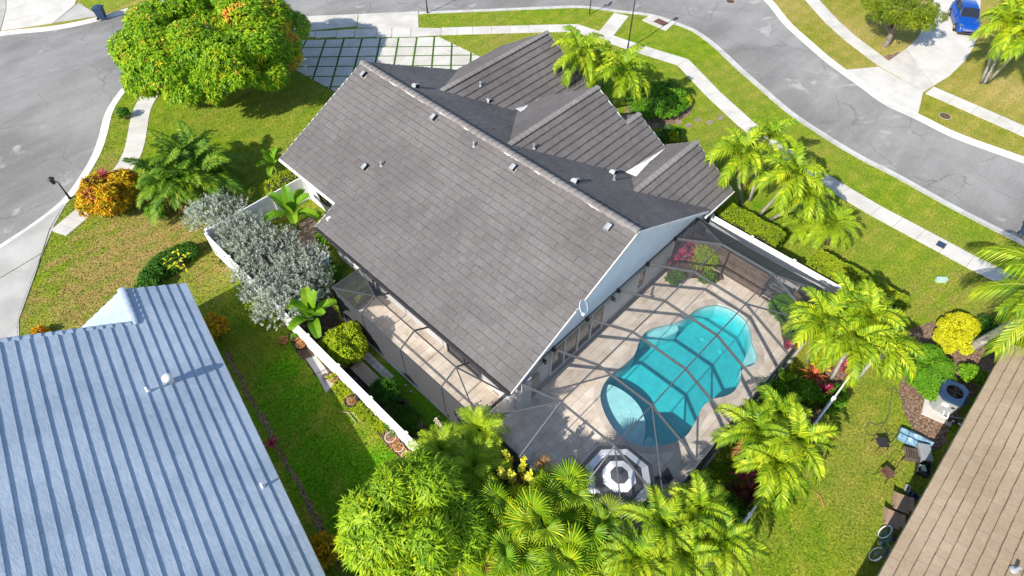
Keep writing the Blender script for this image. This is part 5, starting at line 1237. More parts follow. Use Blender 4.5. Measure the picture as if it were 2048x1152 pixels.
# crotons
def croton(label, c, R, seed, n, L=.22): return shrub(label, c, R, n, 'croton', seed, L, .075, 12, 'croton', 'shrub', 8, toneup=.12, spread=(.3, 1.2), tvar=.2)
croton('large yellow and orange croton bush beside the street lamp', G(218, 398, .6), (1.75, 1.75, 1.9), 430, 1500, .24)
croton('small orange croton against the corner of the pale blue roof', G(438, 662, .4), (.5, .55, 1.5), 440, 130)
croton('dark orange croton at the bottom beside the pale blue roof', G(648, 1103, .5), (.55, .6, 1.3), 450, 170)
croton('tiny orange croton peeping over the top edge of the pale blue roof', G(77, 664, .4), (.35, .35, .6), 460, 50, .16)
def rosette(label, c, n, L, wd, m, seed, e=(20, 75), name='ti_plant', cat='plant', group=None, h=0.15, droop=50):
    rng = random.Random(seed); root = thing(name, label, cat, (c[0], c[1], 0), 0, group); ms = []
    for q in range(3):
        mb = MB(); K = 5; p = Vector((0, 0, 0)); pr = []
        for i in range(K+1):
            t = i/K; w_ = wd*(.35+1.3*t if t < .5 else 2*(1-t)+.0)*.5; a = math.radians(-droop*t*t*(1+.3*q)); d = Vector((math.cos(a), 0, math.sin(a)))
            pr.append((p.copy(), max(.003, w_))); p = p+d*(L/K)
        vs = []
        for pp, w_ in pr: vs += [pp+Vector((0, -w_, w_*.5)), pp, pp+Vector((0, w_, w_*.5))]
        for i in range(K):
            b = i*3; 
        mb.add(vs, [(i*3+j, i*3+j+1, i*3+j+4, i*3+j+3) for i in range(K) for j in (0, 1)], 0, (.2, .5, .85)[q]); ms.append(mb.mesh('leaf', M[m]))
    MB().tube([(0, 0, -.03), (0, 0, h+.02)], [.03, .025], 6).local('stem', M['trunk_brown'], root)
    for i in range(n):
        el = e[0]+(e[1]-e[0])*i/(n-1); s = rng.uniform(.8, 1.12)
        inst('leaf', ms[rng.randrange(3)], root, Matrix.Translation((0, 0, h)) @ Matrix.Rotation(i*2.39996+rng.uniform(-.2, .2), 4, 'Z') @ Matrix.Rotation(-math.radians(el), 4, 'Y') @ Matrix.Diagonal((s, s, s, 1)))
    return root
for px, lab, m, n, L in (((206, 352), 'bright pink ti plant at the top of the croton bush', 'pink', 13, .6), ((182, 371), 'dusky pink ti plant left of the croton bush', 'maroon', 12, .6), ((177, 392), 'magenta ti plant sunk among the croton leaves', 'pink', 12, .5),
        ((545, 890), 'lone magenta ti plant in the soil strip by the pale blue roof', 'pink', 12, .45)):
    p = G(px[0], px[1], 1.75 if px[1] < 500 else .25); rosette(lab, p, n, L*1.25, .11, m, px[0], h=1.65 if px[1] < 500 else .25)
# street side and lawn shrubs
shrub('small dark conical shrub on the verge by the cul-de-sac', G(250, 232, .2), (.45, .45, .8), 220, 'shrub_dark', 470, .10, .04)
for i, px in enumerate([(375, 508), (345, 522), (318, 545), (300, 568), (352, 505)]):
    pass
cres = thing('shrub_border', 'crescent of dark green low shrubs on the dry front lawn', 'shrub', G(325, 535))
lob = [(*G(x, y, .35)[:2], .35, .55, .55, .5) for x, y in [(378, 503), (362, 508), (346, 515), (330, 523), (318, 533), (308, 545), (300, 556), (296, 570), (290, 582), (305, 568), (322, 540), (345, 528)]]
crown('foliage', lob, 1500, 5, .13, .06, 'shrub_dark', cres, 480, fill=.4)
sap = thing('sapling', 'spindly sapling with a few yellow leaves on the front lawn', 'sapling', G(378, 565)); b = Vector(G(378, 565)); t = Vector(G(356, 522, 1.5)); mb = MB().tube([b, b.lerp(t, .5)+Vector((.05, 0, 0)), t], [.025, .018, .01], 6)
tips = [t]+[t+Vector(v) for v in ((.5, .2, -.1), (-.4, .35, 0), (.1, -.5, -.2), (.3, .5, .1), (-.3, -.3, .1))]
for q in tips[1:]: mb.tube([t-Vector((0, 0, .15)), q], [.012, .006], 5)
mb.build('stem', M['bark'], sap); V, F, T = leaves(np.array([tuple(q) for q in tips]), np.tile([0, 0, 1.0], (len(tips), 1)), .34, .12, 4, np.random.default_rng(3), (0, .6), .3); link('foliage', npmesh('foliage', V, F, T, M['yellow']), sap)
rose = shrub('straggly rose bush with white blooms below the silver bush', G(528, 622, .5), (1.05, 1.1, 1.5), 420, 'shrub_lime', 490, .085, .04, 10, 'rose_bush', 'bush', 5, fill=.1)
rng = np.random.default_rng(8); lobr = make_lobes((*G(528, 622, .5)[:2], .8), (1.05, 1.1, .8), 9, rng); C, Nn = lobe_points(lobr, 16, rng); V, F, T = leaves(C, Nn, .06, .06, 9, rng, (.2, 1.2), 0); link('bloom', npmesh('bloom', V, F, T, M['flower_white']), rose)
shrub('bright green rounded bush between the white fence and the side cage', G(692, 692, .8), (1.05, 1.05, 1.75), 1500, 'shrub_lime', 500, .13, .06, 20, lpc=5)
shrub('feathery dark grass clump beside the timber planter', G(775, 792, .3), (.6, .75, 1.0), 620, 'shrub_dark', 510, .22, .018, 8, 'grass_clump', 'grass clump', 6, spread=(.8, 1.5))
shrub('low dark clump of grass left of the brown rock', G(808, 842, .3), (.75, .7, .7), 520, 'shrub_dark', 520, .22, .018, 8, 'grass_clump', 'grass clump', 6, spread=(.8, 1.5))
shrub('olive clump of grass beside the brown rock', G(818, 850, .3), (.4, .4, .6), 260, 'shrub', 530, .2, .018, 6, 'grass_clump', 'grass clump', 6, spread=(.8, 1.5))
shrub('leafy plant in the shade beside the blue pipe', G(655, 475, .4), (.6, .8, .9), 300, 'shrub', 540, .13, .06)
shrub('patchy green undergrowth by the end of the side cage', G(640, 560, .2), (.9, 1.2, .6), 420, 'shrub', 550, .12, .05)
shrub('dark green undergrowth below the banana in the side yard', G(668, 545, .2), (.7, 1.0, .5), 300, 'shrub_dark', 560, .12, .05)
shrub('green fern at the foot of the feathery palm clump', G(318, 425, .3), (.6, .6, 1.0), 300, 'shrub', 565, .2, .04, spread=(.5, 1.2))
hedge('low clipped hedge in front of the white fence near the house corner', gp(568, 366, .6), (2.0, .9, .95), 0, 900, 'shrub_lime', 570)
# front of house, road side
shrub('broad dark green shrub bed right of the front palms', G(1312, 202, .4), (2.5, 2.1, 1.1), 1500, 'shrub', 580, .16, .07, 12)
shrub('small yellow-green bush at the right end of the shrub bed', G(1368, 204, .3), (.6, .6, .7), 260, 'shrub_lime', 590)
shrub('dark low shrub in the shade beside the third gable', G(1338, 276, .3), (1.2, .8, .9), 420, 'shrub_dark', 600)
shrub('little pointed lime shrub beside the third gable', G(1345, 280, .5), (.35, .35, 1.2), 160, 'shrub_lime', 610)
hc = (gp(1440, 415, 1.2)+gp(1565, 470, 1.2))/2; 
hedge('shorter clipped golden green hedge behind the road side fence', (27.05, 7.75), (1.35, 3.6, 1.45), 0, 7000, 'hedge', 620)
hedge('longer clipped golden green hedge behind the road side fence', (27.2, 1.65), (1.42, 4.8, 1.42), 0, 9500, 'hedge', 630)
shrub('low strip of bright green cover between the two clipped hedges', (26.8, 5.1), (.6, .9, .5), 420, 'shrub_lime', 640)
# right-hand bed
shrub('big rounded green bush beside the heat pump', G(1842, 737, .6), (1.42, 1.5, 1.35), 6200, 'shrub', 650, .085, .045, 22)
shrub('bright yellow bush above the rounded green bush', G(1912, 668, .4), (1.5, .95, 1.0), 3200, 'yellow', 660, .085, .05, 16)
shrub('dark green bush between the leaning palm trunk and the tan roof', G(1985, 668, .4), (1.2, 1.0, 1.0), 800, 'shrub_dark', 670)
shrub('small green bush against the tan roof above the heat pump', G(1945, 752, .3), (.5, .7, .8), 520, 'shrub', 680)
# planting between cage and rear fence
for i, (px, lab, m, n, L, h) in enumerate([((1625, 752), 'orange red bromeliad by the palms, nearest the cage', 'red', 22, .62, .35), ((1690, 742), 'crimson bromeliad at the foot of the right palms', 'pink', 20, .55, .3), ((1648, 782), 'small pink bromeliad below the orange one', 'pink', 16, .42, .3),
        ((1487, 950), 'red cordyline under the middle palm cluster', 'pink', 18, .55, .5), ((1500, 990), 'dark maroon cordyline beside the rear fence', 'maroon', 22, .6, .4), ((1470, 985), 'maroon cordyline right of the lowest palms', 'maroon', 20, .6, .4), ((1352, 1062), 'red bromeliad inside the lowest palm cluster', 'red', 16, .45, .4),
        ((1600, 920), 'maroon plant between the two palm clusters', 'maroon', 16, .5, .3)]):
    rosette(lab, G(px[0], px[1], h+.25), n, L*1.25, .11, m, 700+i, (10, 80), 'bromeliad' if 'brom' in lab else 'cordyline', 'plant', None, h+.25)
shrub('green leafy bush below the orange bromeliad', G(1612, 790, .4), (.75, .8, .9), 620, 'shrub', 720, .13, .06)
shrub('yellow flowering bush behind the orange bromeliad', G(1640, 722, .5), (.45, .5, 1.1), 220, 'yellow', 730, .16, .05)
shrub('bright round bush beside the cage at the banana leaf', G(1545, 790, .3), (.7, .7, .8), 520, 'shrub', 740, .16, .08)
shrub('rounded green bush against the lower cage wall', G(1415, 972, .35), (.65, .6, .8), 480, 'shrub_lime', 750, .13, .07)
shrub('dark undergrowth below the middle palm cluster', G(1560, 975, .3), (.9, .6, .7), 420, 'shrub', 760)
shrub('mixed green undergrowth below the right palms', G(1665, 800, .3), (.8, .6, .7), 420, 'shrub', 770)
# inside the cage
for i, (px, lab, m, n, L, h) in enumerate([((1360, 512), 'tallest pink ti plant in the bed by the pool wall', 'pink', 22, .6, .9), ((1345, 520), 'pink ti plant left of the tallest one by the pool wall', 'pink', 20, .55, .6), ((1385, 515), 'rosy ti plant beside the green dracaena in the cage', 'pink', 20, .55, .7), ((1375, 490), 'pink ti plant closest to the house in the cage bed', 'pink', 18, .55, 1.0),
        ((1640, 598), 'magenta ti plant in the far corner of the cage', 'pink', 22, .65, .5), ((1577, 693), 'small magenta ti plant at the edge of the cage bed', 'pink', 14, .36, .2), ((1600, 675), 'maroon ti plant at the outer cage wall', 'maroon', 16, .45, .3)]):
    rosette(lab, G(px[0], px[1], h), n, L*1.15, .11, m, 800+i, (0, 80), 'ti_plant', 'plant', None, h)
shrub('olive green dracaena beside the pink ti plants in the cage', G(1408, 520, .6), (.55, .6, 1.4), 420, 'shrub_lime', 820, .3, .03, 8, 'dracaena', 'plant', 6, spread=(.4, 1.3))
shrub('low olive ground cover in front of the pink ti plants', G(1350, 555, .15), (.6, .45, .4), 300, 'areca', 830, .09, .04, 6)
shrub('low ground cover in front of the olive dracaena', G(1415, 557, .15), (.55, .45, .4), 260, 'areca', 840, .09, .04, 6)
shrub('leafy ground cover along the corner bed of the cage', G(1585, 640, .3), (.8, 1.4, .9), 800, 'shrub_dark', 850, .15, .05)
shrub('feathery green plant in the corner bed under the cage', G(1570, 618, .6), (.5, .6, 1.3), 380, 'shrub', 860, .3, .03, 8, spread=(.4, 1.3))
shrub('low plants at the outer edge of the corner bed', G(1592, 668, .2), (.6, .6, .6), 320, 'shrub_dark', 870, .13, .05)

# palms -----------------------------------------------------------------------------------------------------
g1 = 'bright palms beside the road side fence corner'
palm('grey trunked palm nearest the house corner at the pavement', G(1482, 410), G(1478, 322, 3.9), 'christmas', 15, 1.08, g1, 1, dry=1)
palm('grey trunked palm leaning over the pavement, right of its pair', G(1516, 434), G(1578, 362, 4.0), 'christmas', 15, 1.08, g1, 2, dry=1)
palm('palm at the back of the cluster with its crown over the pavement', G(1500, 400), G(1532, 292, 4.2), 'christmas', 14, 1.0, g1, 3)
palm('smaller palm right of the leaning palms at the pavement', G(1540, 440), G(1610, 400, 3.2), 'christmas', 12, .85, g1, 4)
palm('left palm of the pair rising behind the second gable', G(1190, 190), G(1160, 122, 4.4), 'christmas', 17, 1.18, 'palms between the front gables', 5)
palm('right palm of the pair rising behind the second gable', G(1226, 215), G(1245, 158, 4.2), 'christmas', 16, 1.15, 'palms between the front gables', 6, trunk='trunk_brown')
palm('shorter palm behind the pair at the second gable', G(1205, 170), G(1208, 140, 3.4), 'christmas', 12, 1.0, 'palms between the front gables', 7)
g3 = 'bright palms along the rear fence'
for i, (b, t, z, n, s, lab) in enumerate([((1680, 740), (1640, 655), 2.0, 16, 1.0, 'palm touching the far corner of the cage'), ((1715, 745), (1728, 648), 2.3, 17, 1.0, 'palm at the top right of the cluster by the clipped hedge'), ((1705, 765), (1695, 700), 1.8, 16, .95, 'palm lowest in the right cluster above the lawn'), ((1720, 750), (1762, 700), 1.9, 15, .92, 'palm farthest right in the cluster over the lawn'), ((1700, 740), (1690, 622), 2.2, 14, .9, 'palm highest in the right cluster below the fence end'),
        ((1535, 955), (1505, 875), 1.9, 15, .92, 'palm on the cage side of the middle cluster'), ((1570, 955), (1585, 893), 2.0, 15, .92, 'palm on the lawn side of the middle cluster'), ((1552, 985), (1545, 938), 1.7, 14, .88, 'lowest palm of the middle cluster'), ((1550, 940), (1548, 842), 1.9, 14, .88, 'highest palm of the middle cluster'),
        ((1350, 1120), (1318, 1062), 2.0, 15, .85, 'palm left in the lowest cluster beside the umbrella'), ((1395, 1095), (1395, 1030), 2.0, 15, .85, 'palm at the top of the lowest cluster'), ((1415, 1140), (1440, 1092), 1.8, 15, .85, 'palm right in the lowest cluster beside the rear fence'), ((1365, 1165), (1362, 1118), 1.8, 14, .85, 'palm in the middle of the lowest cluster'), ((1290, 1165), (1270, 1125), 1.9, 14, .8, 'palm at the bottom edge between fan palms and lowest cluster')]):
    z += .7; b = proj((Vector(G(*t, z)).x*.8+G(*b)[0]*.2, Vector(G(*t, z)).y*.8+G(*b)[1]*.2, 0))[:2]
    palm(lab, G(*b), G(*t, z), 'christmas', n, s, g3, 20+i, dry=(2, 0, 1, 0, 0, 1, 1, 0, 1, 0, 0, 1, 0, 0)[i])
palm('dark green date palm on the lawn beside the longer hedge', G(1655, 488), G(1660, 452, 1.5), 'date', 30, 1.3, None, 40, 'trunk_brown', .1, shaft=False)
palm('small olive date palm behind the shorter hedge', G(1600, 462), G(1606, 448, .9), 'date', 18, 1.1, None, 41, 'trunk_brown', .09, shaft=False)
g4 = 'feathery date palms at the rear of the white fence'
for i, (b, t, z, n, s, lab) in enumerate([((893, 935), (884, 908), 2.6, 30, 1.12, 'feathery date palm over the white fence'), ((965, 905), (958, 866), 2.7, 28, 1.08, 'feathery date palm nearest the cage corner'), ((958, 975), (950, 938), 2.6, 30, 1.12, 'feathery date palm between the fence and the yellow flowers'), ((930, 1010), (925, 975), 1.8, 22, 1.0, 'lower feathery date palm above the leafy tree')]):
    palm(lab, G(*b), G(*t, z), 'date', n, s, g4, 50+i, 'trunk_brown', .085, shaft=False)
ar = thing('areca_palm', 'dark feathery areca palm clump on the front lawn', 'palm', G(395, 388)); c = Vector(G(395, 388)); rng = random.Random(4)
for k in range(12):
    a = k*2.4; rr = .15+.4*math.sqrt(k/9); p = Vector((rr*math.cos(a), rr*math.sin(a), 0)); top = p*2.4+Vector((0, 0, 1.3+.5*rng.random()))
    MB().tube([p-Vector((0, 0, .1)), p.lerp(top, .5)+Vector((0, 0, .1)), top], [.05, .045, .035], 6).local('trunk', M['shaft'], ar, True)
    for i in range(9):
        q = rng.randrange(6); s = rng.uniform(1.0, 1.35)
        inst('frond', FR['areca'][q], ar, Matrix.Translation(top) @ Matrix.Rotation(a+i*1.1+rng.uniform(-.4, .4), 4, 'Z') @ Matrix.Diagonal((s, s, s, 1)))
for k in range(6): inst('dry_frond', DRY['areca'][0], ar, Matrix.Translation((.2*k-.5, -.3, 1.5)) @ Matrix.Rotation(-2.9+k*.45, 4, 'Z') @ Matrix.Diagonal((1.2, 1.2, 1.2, 1)))
# tall palm at the right edge and the group across the road
palm('tall palm leaning out of frame at the right over the tan roof', G(1930, 702), G(2122, 588, 5.8), 'queen', 22, 1.0, None, 60, r=.19, shaft=False)
g5 = 'bright palms across the road'
for i, (b, t, z, n, s, lab) in enumerate([((1962, 166), (2006, 62), 4.4, 17, 1.08, 'left palm across the road beside the blue car'), ((1968, 168), (2034, 36), 4.8, 17, 1.15, 'middle palm across the road at the right edge'), ((1974, 166), (2052, 82), 4.3, 16, 1.15, 'right palm across the road cut by the frame edge')]):
    palm(lab, G(*b), G(*t, z), 'christmas', n, s, g5, 70+i, dry=1)

# fan palms
def fan_mesh(seed, R=.72, m='fan', lp=0.9, e=45, name='leaf'):
    """pleated fan: stiff palm, then free drooping fingers"""
    rng = random.Random(seed); mb = MB(); er = math.radians(e); hub = Vector((lp*math.cos(er), 0, lp*math.sin(er)))
    mb.tube([(0, 0, 0), hub*.55+Vector((0, 0, .06)), hub], [.018, .014, .010], 4, tone=.75)
    tl = er-.75; ax = Vector((math.cos(tl), 0, math.sin(tl))); sd = Vector((0, 1, 0)); up = ax.cross(sd)
    if up.z < 0: up = -up
    n = 26; A = math.radians(235)
    for k in range(n):
        a = -A/2+A*(k+.5)/n; hw = A/n/2; sp = .16*abs(a); rr = R*(1.06-.16*abs(a))*rng.uniform(.92, 1.06)
        f = lambda th, r, z=0.0: hub+(ax*math.cos(th)+sd*math.sin(th))*r+up*(z+.20*abs(math.sin(th))*r)
        m1, m2 = .50*rr, .80*rr; dr = Vector((0, 0, -1)); tn = min(1, max(0, rng.gauss(.30+.38*(k % 2), .15)))
        c1 = f(a, m1, .035); l1 = f(a-hw, m1*.98); r1 = f(a+hw, m1*.98)
        c2 = f(a, m2, .015)+dr*.05*R; l2 = f(a-hw*.42, m2)+dr*.06*R; r2 = f(a+hw*.42, m2)+dr*.06*R
        tip = f(a, rr)+dr*R*rng.uniform(.16, .34)
        mb.add([hub, l1, c1, r1, l2, c2, r2, tip], [(0, 1, 2), (0, 2, 3), (1, 4, 5, 2), (2, 5, 6, 3), (4, 7, 5), (5, 7, 6)], 0, tn)
    return mb.mesh(name, M[m])
fans = [fan_mesh(q, .84+.06*(q % 3), 'fan', .95+.15*(q % 2), (86, 72, 58, 40, 22, 0)[q]) for q in range(6)]; dryfan = fan_mesh(9, .6, 'dry_frond', .8, 10, 'dry_leaf')
for i, (b, t, z, n, s, lab) in enumerate([((1005, 1050), (1010, 1030), 2.3, 18, .95, 'fan palm at the left of the clump, beside the leafy tree'), ((1140, 1025), (1135, 1000), 2.3, 18, .95, 'fan palm nearest the striped umbrella'), ((1085, 1085), (1080, 1062), 2.5, 19, 1.0, 'fan palm in the middle of the clump'), ((1190, 1080), (1190, 1060), 2.2, 18, .95, 'fan palm right in the clump, below the umbrella'), ((1060, 985), (1075, 985), 1.9, 11, .8, 'fan palm behind the clump by the yellow flowers'),
        ((1020, 1140), (1015, 1115), 2.2, 18, .95, 'fan palm at the bottom edge beside the leafy tree'), ((1120, 1150), (1125, 1125), 2.3, 18, .95, 'fan palm at the bottom edge in the middle of the clump'), ((1200, 1150), (1200, 1130), 2.0, 17, .9, 'fan palm at the bottom edge right of the clump')]):
    root = thing('fan_palm', lab, 'palm', G(*b), 0, 'fan palms at the rear of the patio'); t3 = Vector(G(*t, z))-Vector(G(*b)); rng = random.Random(90+i)
    MB().tube([(0, 0, -.1), t3*.5, t3], [.11, .09, .08], 8).local('trunk', M['trunk_brown'], root, True)
    for k in range(n):
        f = k/(n-1); q = min(5, max(0, int(f*6+rng.uniform(-.9, .9)))); s2_ = s*rng.uniform(.75, 1.1); inst('leaf', fans[q], root, Matrix.Translation(t3+Vector((0, 0, rng.uniform(-.35, .1)))) @ Matrix.Rotation(k*2.39996+i+rng.uniform(-.5, .5), 4, 'Z') @ Matrix.Rotation(rng.uniform(-.35, .35), 4, 'X') @ Matrix.Diagonal((s2_, s2_, s2_, 1)))
    for k in range(2): inst('dry_leaf', dryfan, root, Matrix.Translation(t3-Vector((0, 0, .2))) @ Matrix.Rotation(1.2+k*2.6+i, 4, 'Z'))
dl_ = thing('fan_palm', 'single withered orange fan leaf standing by the patio edge', 'palm', G(1072, 950, 1.9)[:2]+(0,)); inst('dry_leaf', fan_mesh(12, .75, 'dry_frond', 1.9, 80, 'dry_leaf'), dl_, Matrix.Translation((0, 0, 0))); MB().tube([(0, 0, -.05), (0, 0, .3)], [.05, .04], 6).local('trunk', M['trunk_brown'], dl_)
# yellow flowering spikes and banana-like plants
fl = thing('flowering_shrub', 'upright spikes of yellow flowers between the date palms and fan palms', 'plant', G(1030, 965)); rng = np.random.default_rng(12)
for k, (bx, tx) in enumerate([((1030, 970), (1012, 905)), ((1035, 970), (1048, 925)), ((1028, 972), (1000, 940)), ((1036, 975), (1062, 950)), ((1028, 980), (1022, 945))]):
    b, t = Vector(G(*bx, .3)), Vector(G(*tx, 3.1)); C = np.array([tuple(b.lerp(t, .55+.45*j/26)+Vector(rng.normal(0, .05, 3))) for j in range(27)])
    V, F, T = leaves(C, np.tile([0, 0, 1.0], (27, 1))+rng.normal(0, .4, (27, 3)), .15, .09, 9, rng, (0, 1.2), .1); link('flower_spike', npmesh('flower_spike', V, F, T, M['flower_yellow']), fl); MB().tube([b, t], [.02, .01], 5).build('stem', M['shaft'], fl)
def broad_leaf(seed, L, wd, e, m='banana', droop=70):
    rng = random.Random(seed); mb = MB(); K = 9; p = Vector((0, 0, 0)); vs = []
    for i in range(K+1):
        t = i/K; a = math.radians(e-droop*t**1.6); w_ = 0.012 if t < .14 else wd*.5*math.sin(math.pi*min(1, (.1+.9*(t-.1))))**.55+.005
        vs += [p+Vector((0, -w_, w_*.35+rng.uniform(-.02, .02))), p+Vector((0, 0, 0)), p+Vector((0, w_, w_*.35+rng.uniform(-.02, .02)))]
        p = p+Vector((math.cos(a), 0, math.sin(a)))*L/K
    for i in range(K):
        for j in (0, 1): mb.add([vs[i*3+j], vs[i*3+j+1], vs[i*3+j+4], vs[i*3+j+3]], [(0, 1, 2, 3)], 0, .45+rng.uniform(-.12, .12)+(.15 if j else 0))
    return mb.mesh('leaf', M[m])
bl_m = [broad_leaf(q, 1.75, .60, (80, 68, 55, 40)[q], droop=(45, 70, 85, 95)[q]) for q in range(4)]
def banana(label, base, n, s, h, seed, name='banana_plant'):
    root = thing(name, label, 'banana plant', base); rng = random.Random(seed)
    MB().tube([(0, 0, -.1), (.03, .02, h*.6), (0, 0, h)], [.12*s, .10*s, .06*s], 8).local('trunk', M['shaft'], root, True)
    for k in range(n): inst('leaf', bl_m[min(3, int(4*k/n))], root, Matrix.Translation((0, 0, h)) @ Matrix.Rotation(k*2.39996+seed, 4, 'Z') @ Matrix.Diagonal((s, s, s, 1)))
banana('upright banana plant beside the house wall and silver bush', G(598, 462), 8, 1.05, 1.2, 1)
banana('broad leaved banana plant hanging over the white fence', G(640, 672), 9, .95, 1.5, 4)
banana('leafy green heliconia at the house corner by the low hedge', G(556, 352), 8, .72, .8, 6, 'heliconia')
banana('low broad leaved plant beside the outer cage wall', G(1562, 772), 5, .55, .2, 9, 'heliconia')
hel = thing('ginger_plant', 'pale flowering ginger stalks at the end of the side turf', 'plant', G(905, 885)); rng = np.random.default_rng(5)
for bx, tx in (((905, 880), (872, 838)), ((915, 885), (912, 852)), ((900, 890), (885, 860))):
    b, t = Vector(G(*bx, .1)), Vector(G(*tx, 1.9)); MB().tube([b, t], [.02, .012], 5).build('stem', M['shaft'], hel)
    C = np.array([tuple(b.lerp(t, .7+.3*j/16)+Vector(rng.normal(0, .035, 3))) for j in range(17)]); V, F, T = leaves(C, np.tile([0, 0, 1.0], (17, 1)), .10, .06, 6, rng, (0, 1.2), .2); link('flower_spike', npmesh('flower_spike', V, F, T, M['flower_white']), hel)
    V, F, T = leaves(np.array([tuple(b.lerp(t, f)) for f in (.3, .45, .6)]), np.tile([0, 0, 1.0], (3, 1)), .5, .12, 3, rng, (.2, .9), .3); link('foliage', npmesh('foliage', V, F, T, M['shrub']), hel)

# undergrowth filling the rear bed
for i, (x, y, rx, h, m, lab) in enumerate([(905, 970, .9, 1.0, 'shrub', 'green undergrowth below the feathery date palms'), (985, 985, .8, .9, 'shrub_dark', 'dark undergrowth between date palms and fan palms'), (1100, 990, .7, .6, 'shrub', 'low green undergrowth at the patio edge behind the fan palms'), (1060, 1060, 1.0, .9, 'shrub_dark', 'dark undergrowth below the fan palm clump'), (1180, 1110, .9, .8, 'shrub_dark', 'dark undergrowth below the right fan palms'), (1450, 1020, .8, .8, 'shrub', 'green undergrowth between the lower palm clusters'), (1330, 1110, .9, .8, 'shrub_dark', 'dark undergrowth in the lowest palm cluster'), (1500, 925, .7, .7, 'shrub', 'green undergrowth at the cage wall left of the middle cluster')]):
    shrub(lab, G(x, y, .2), (rx, rx, h), 420, m, 950+i, .16, .06, 8, stem=False)
# turf: short blades over the lawns in view
gx0, gy0, gs = -14.0, -14.0, 0.1; GW, GH = 680, 720
msk = np.zeros((GH, GW), bool); YY, XX = np.mgrid[0:GH, 0:GW]; XX = gx0+(XX+.5)*gs; YY = gy0+(YY+.5)*gs
def fill(P, val):
    P = np.array(P, float); x0, x1 = P[:, 0].min(), P[:, 0].max(); y0, y1 = P[:, 1].min(), P[:, 1].max()
    i0, i1 = max(0, int((x0-gx0)/gs)), min(GW, int((x1-gx0)/gs)+2); j0, j1 = max(0, int((y0-gy0)/gs)), min(GH, int((y1-gy0)/gs)+2)
    if i1 <= i0 or j1 <= j0: return
    x = XX[j0:j1, i0:i1]; y = YY[j0:j1, i0:i1]; c = np.zeros(x.shape, bool)
    for k in range(len(P)):
        a, b = P[k], P[k-1]; m_ = (a[1] > y) != (b[1] > y)
        c ^= m_ & (x < (b[0]-a[0])*(y-a[1])/((b[1]-a[1]) if b[1] != a[1] else 1e-9)+a[0])
    msk[j0:j1, i0:i1][c] = val
fill(lot, True); fill([(p.x, p.y) for p in far_l]+[(100, -20), (100, 110), (-60, 110), (-60, 70)], True)
for P_ in PAVED: fill(P_, False)
for P_ in ([(X0-.2, Y0-.2), (X1+.1, Y0-.2), (X1+.1, 9.9), (26.9, 9.9), (26.9, 14.6), (25.3, 14.6), (25.3, 21.8), (28.9, 21.8), (28.9, 29.1), (11.8, 29.1), (11.8, 23.7), (10.1, 23.7), (10.1, 20.1), (X0-.2, 20.1)], [(9.5, -5.75), (26.4, -5.75), (26.4, -20.6), (9.5, -20.6)], [(p.x, p.y) for p in (EB+au*.4+bu*.6, EB+au*26+bu*.6, EB+au*26+bu*16, EB+au*.4+bu*16)]): fill(P_, False)
rng = np.random.default_rng(77); N_ = 900000
x = rng.uniform(gx0, gx0+GW*gs, N_); y = rng.uniform(gy0, gy0+GH*gs, N_)
c = np.stack([x, y, np.zeros(N_)], 1)-CAM; zc = c @ _f; u = 1024+CF*(c @ _rr)/zc; v = 576+CF*(c @ _dd)/zc
ok = (u > -30) & (u < 2078) & (v > -20) & (v < 1180) & msk[((y-gy0)/gs).astype(int), ((x-gx0)/gs).astype(int)] & (rng.random(N_) < np.clip(34/np.hypot(zc, 0), .35, 1)**2)
x, y = x[ok], y[ok]; n_ = len(x); a = rng.uniform(0, 6.283, n_); h = rng.uniform(.03, .075, n_); wd = rng.uniform(.035, .07, n_); ln = rng.uniform(-.05, .05, (n_, 2))
B0 = np.stack([x-np.cos(a)*wd/2, y-np.sin(a)*wd/2, np.full(n_, -.005)], 1); B1 = np.stack([x+np.cos(a)*wd/2, y+np.sin(a)*wd/2, np.full(n_, -.005)], 1); Tp = np.stack([x+ln[:, 0], y+ln[:, 1], h], 1)
go = link('grass', npmesh('grass', np.stack([B0, B1, Tp], 1).reshape(-1, 3), np.arange(n_*3).reshape(-1, 3), rng.random(n_), M['lawn'])); tag(go, 'short green grass growing over the lawns between house and road', 'grass', kind='stuff')

# ------------------------------------------------------------------ things standing about
def lamp(label, base, h, arm=(0, 0), name='street_lamp'):
    root = thing(name, label, 'street lamp', base)
    MB().lathe([(.10, 0), (.10, .05), (.07, .12), (.065, .5), (.05, .55), (.045, h*.6), (.038, h)], 10).local('post', M['black_metal'], root, True)
    c = Vector((arm[0], arm[1], h+.1)); hd = MB().lathe([(.09, -.22), (.17, .10), (.20, .12), (.20, .15), (.10, .26), (.02, .30)], 6, c)
    hd.local('lantern', M['black_metal'], root)
    MB().lathe([(.085, -.20), (.155, .09)], 6, c+Vector((0, 0, -.004))).local('glass', M['lamp_glass'], root)
    if arm[0] or arm[1]: MB().bar((0, 0, h-.05), c-Vector((0, 0, .0)), .05, .06).local('arm', M['black_metal'], root)
    return root
q = gp(140, 397, 0)
lamp('black lantern lamp post between the left kerb and the croton bush', (q.x, q.y, 0), 1.35, (-.2, .16))
lamp('tall thin black lamp post on the bend of the right pavement', G(1255, 100), 4.8, (.1, 0))
lamp('black post at the driveway corner beside the upper kerb', G(855, 25), 2.4)
sg = thing('sign_post', 'black sign post near the crossing path at the upper edge', 'sign post', G(1179, 29.5))
MB().tube([(0, 0, 0), (0, 0, 2.3)], .04, 8).local('post', M['black_metal'], sg, True); MB().box((0, 0, 2.1), (.5, .03, .35), .6).box((0, 0, 1.75), (.03, .5, .2), .6).local('sign_plate', M['black_metal'], sg)

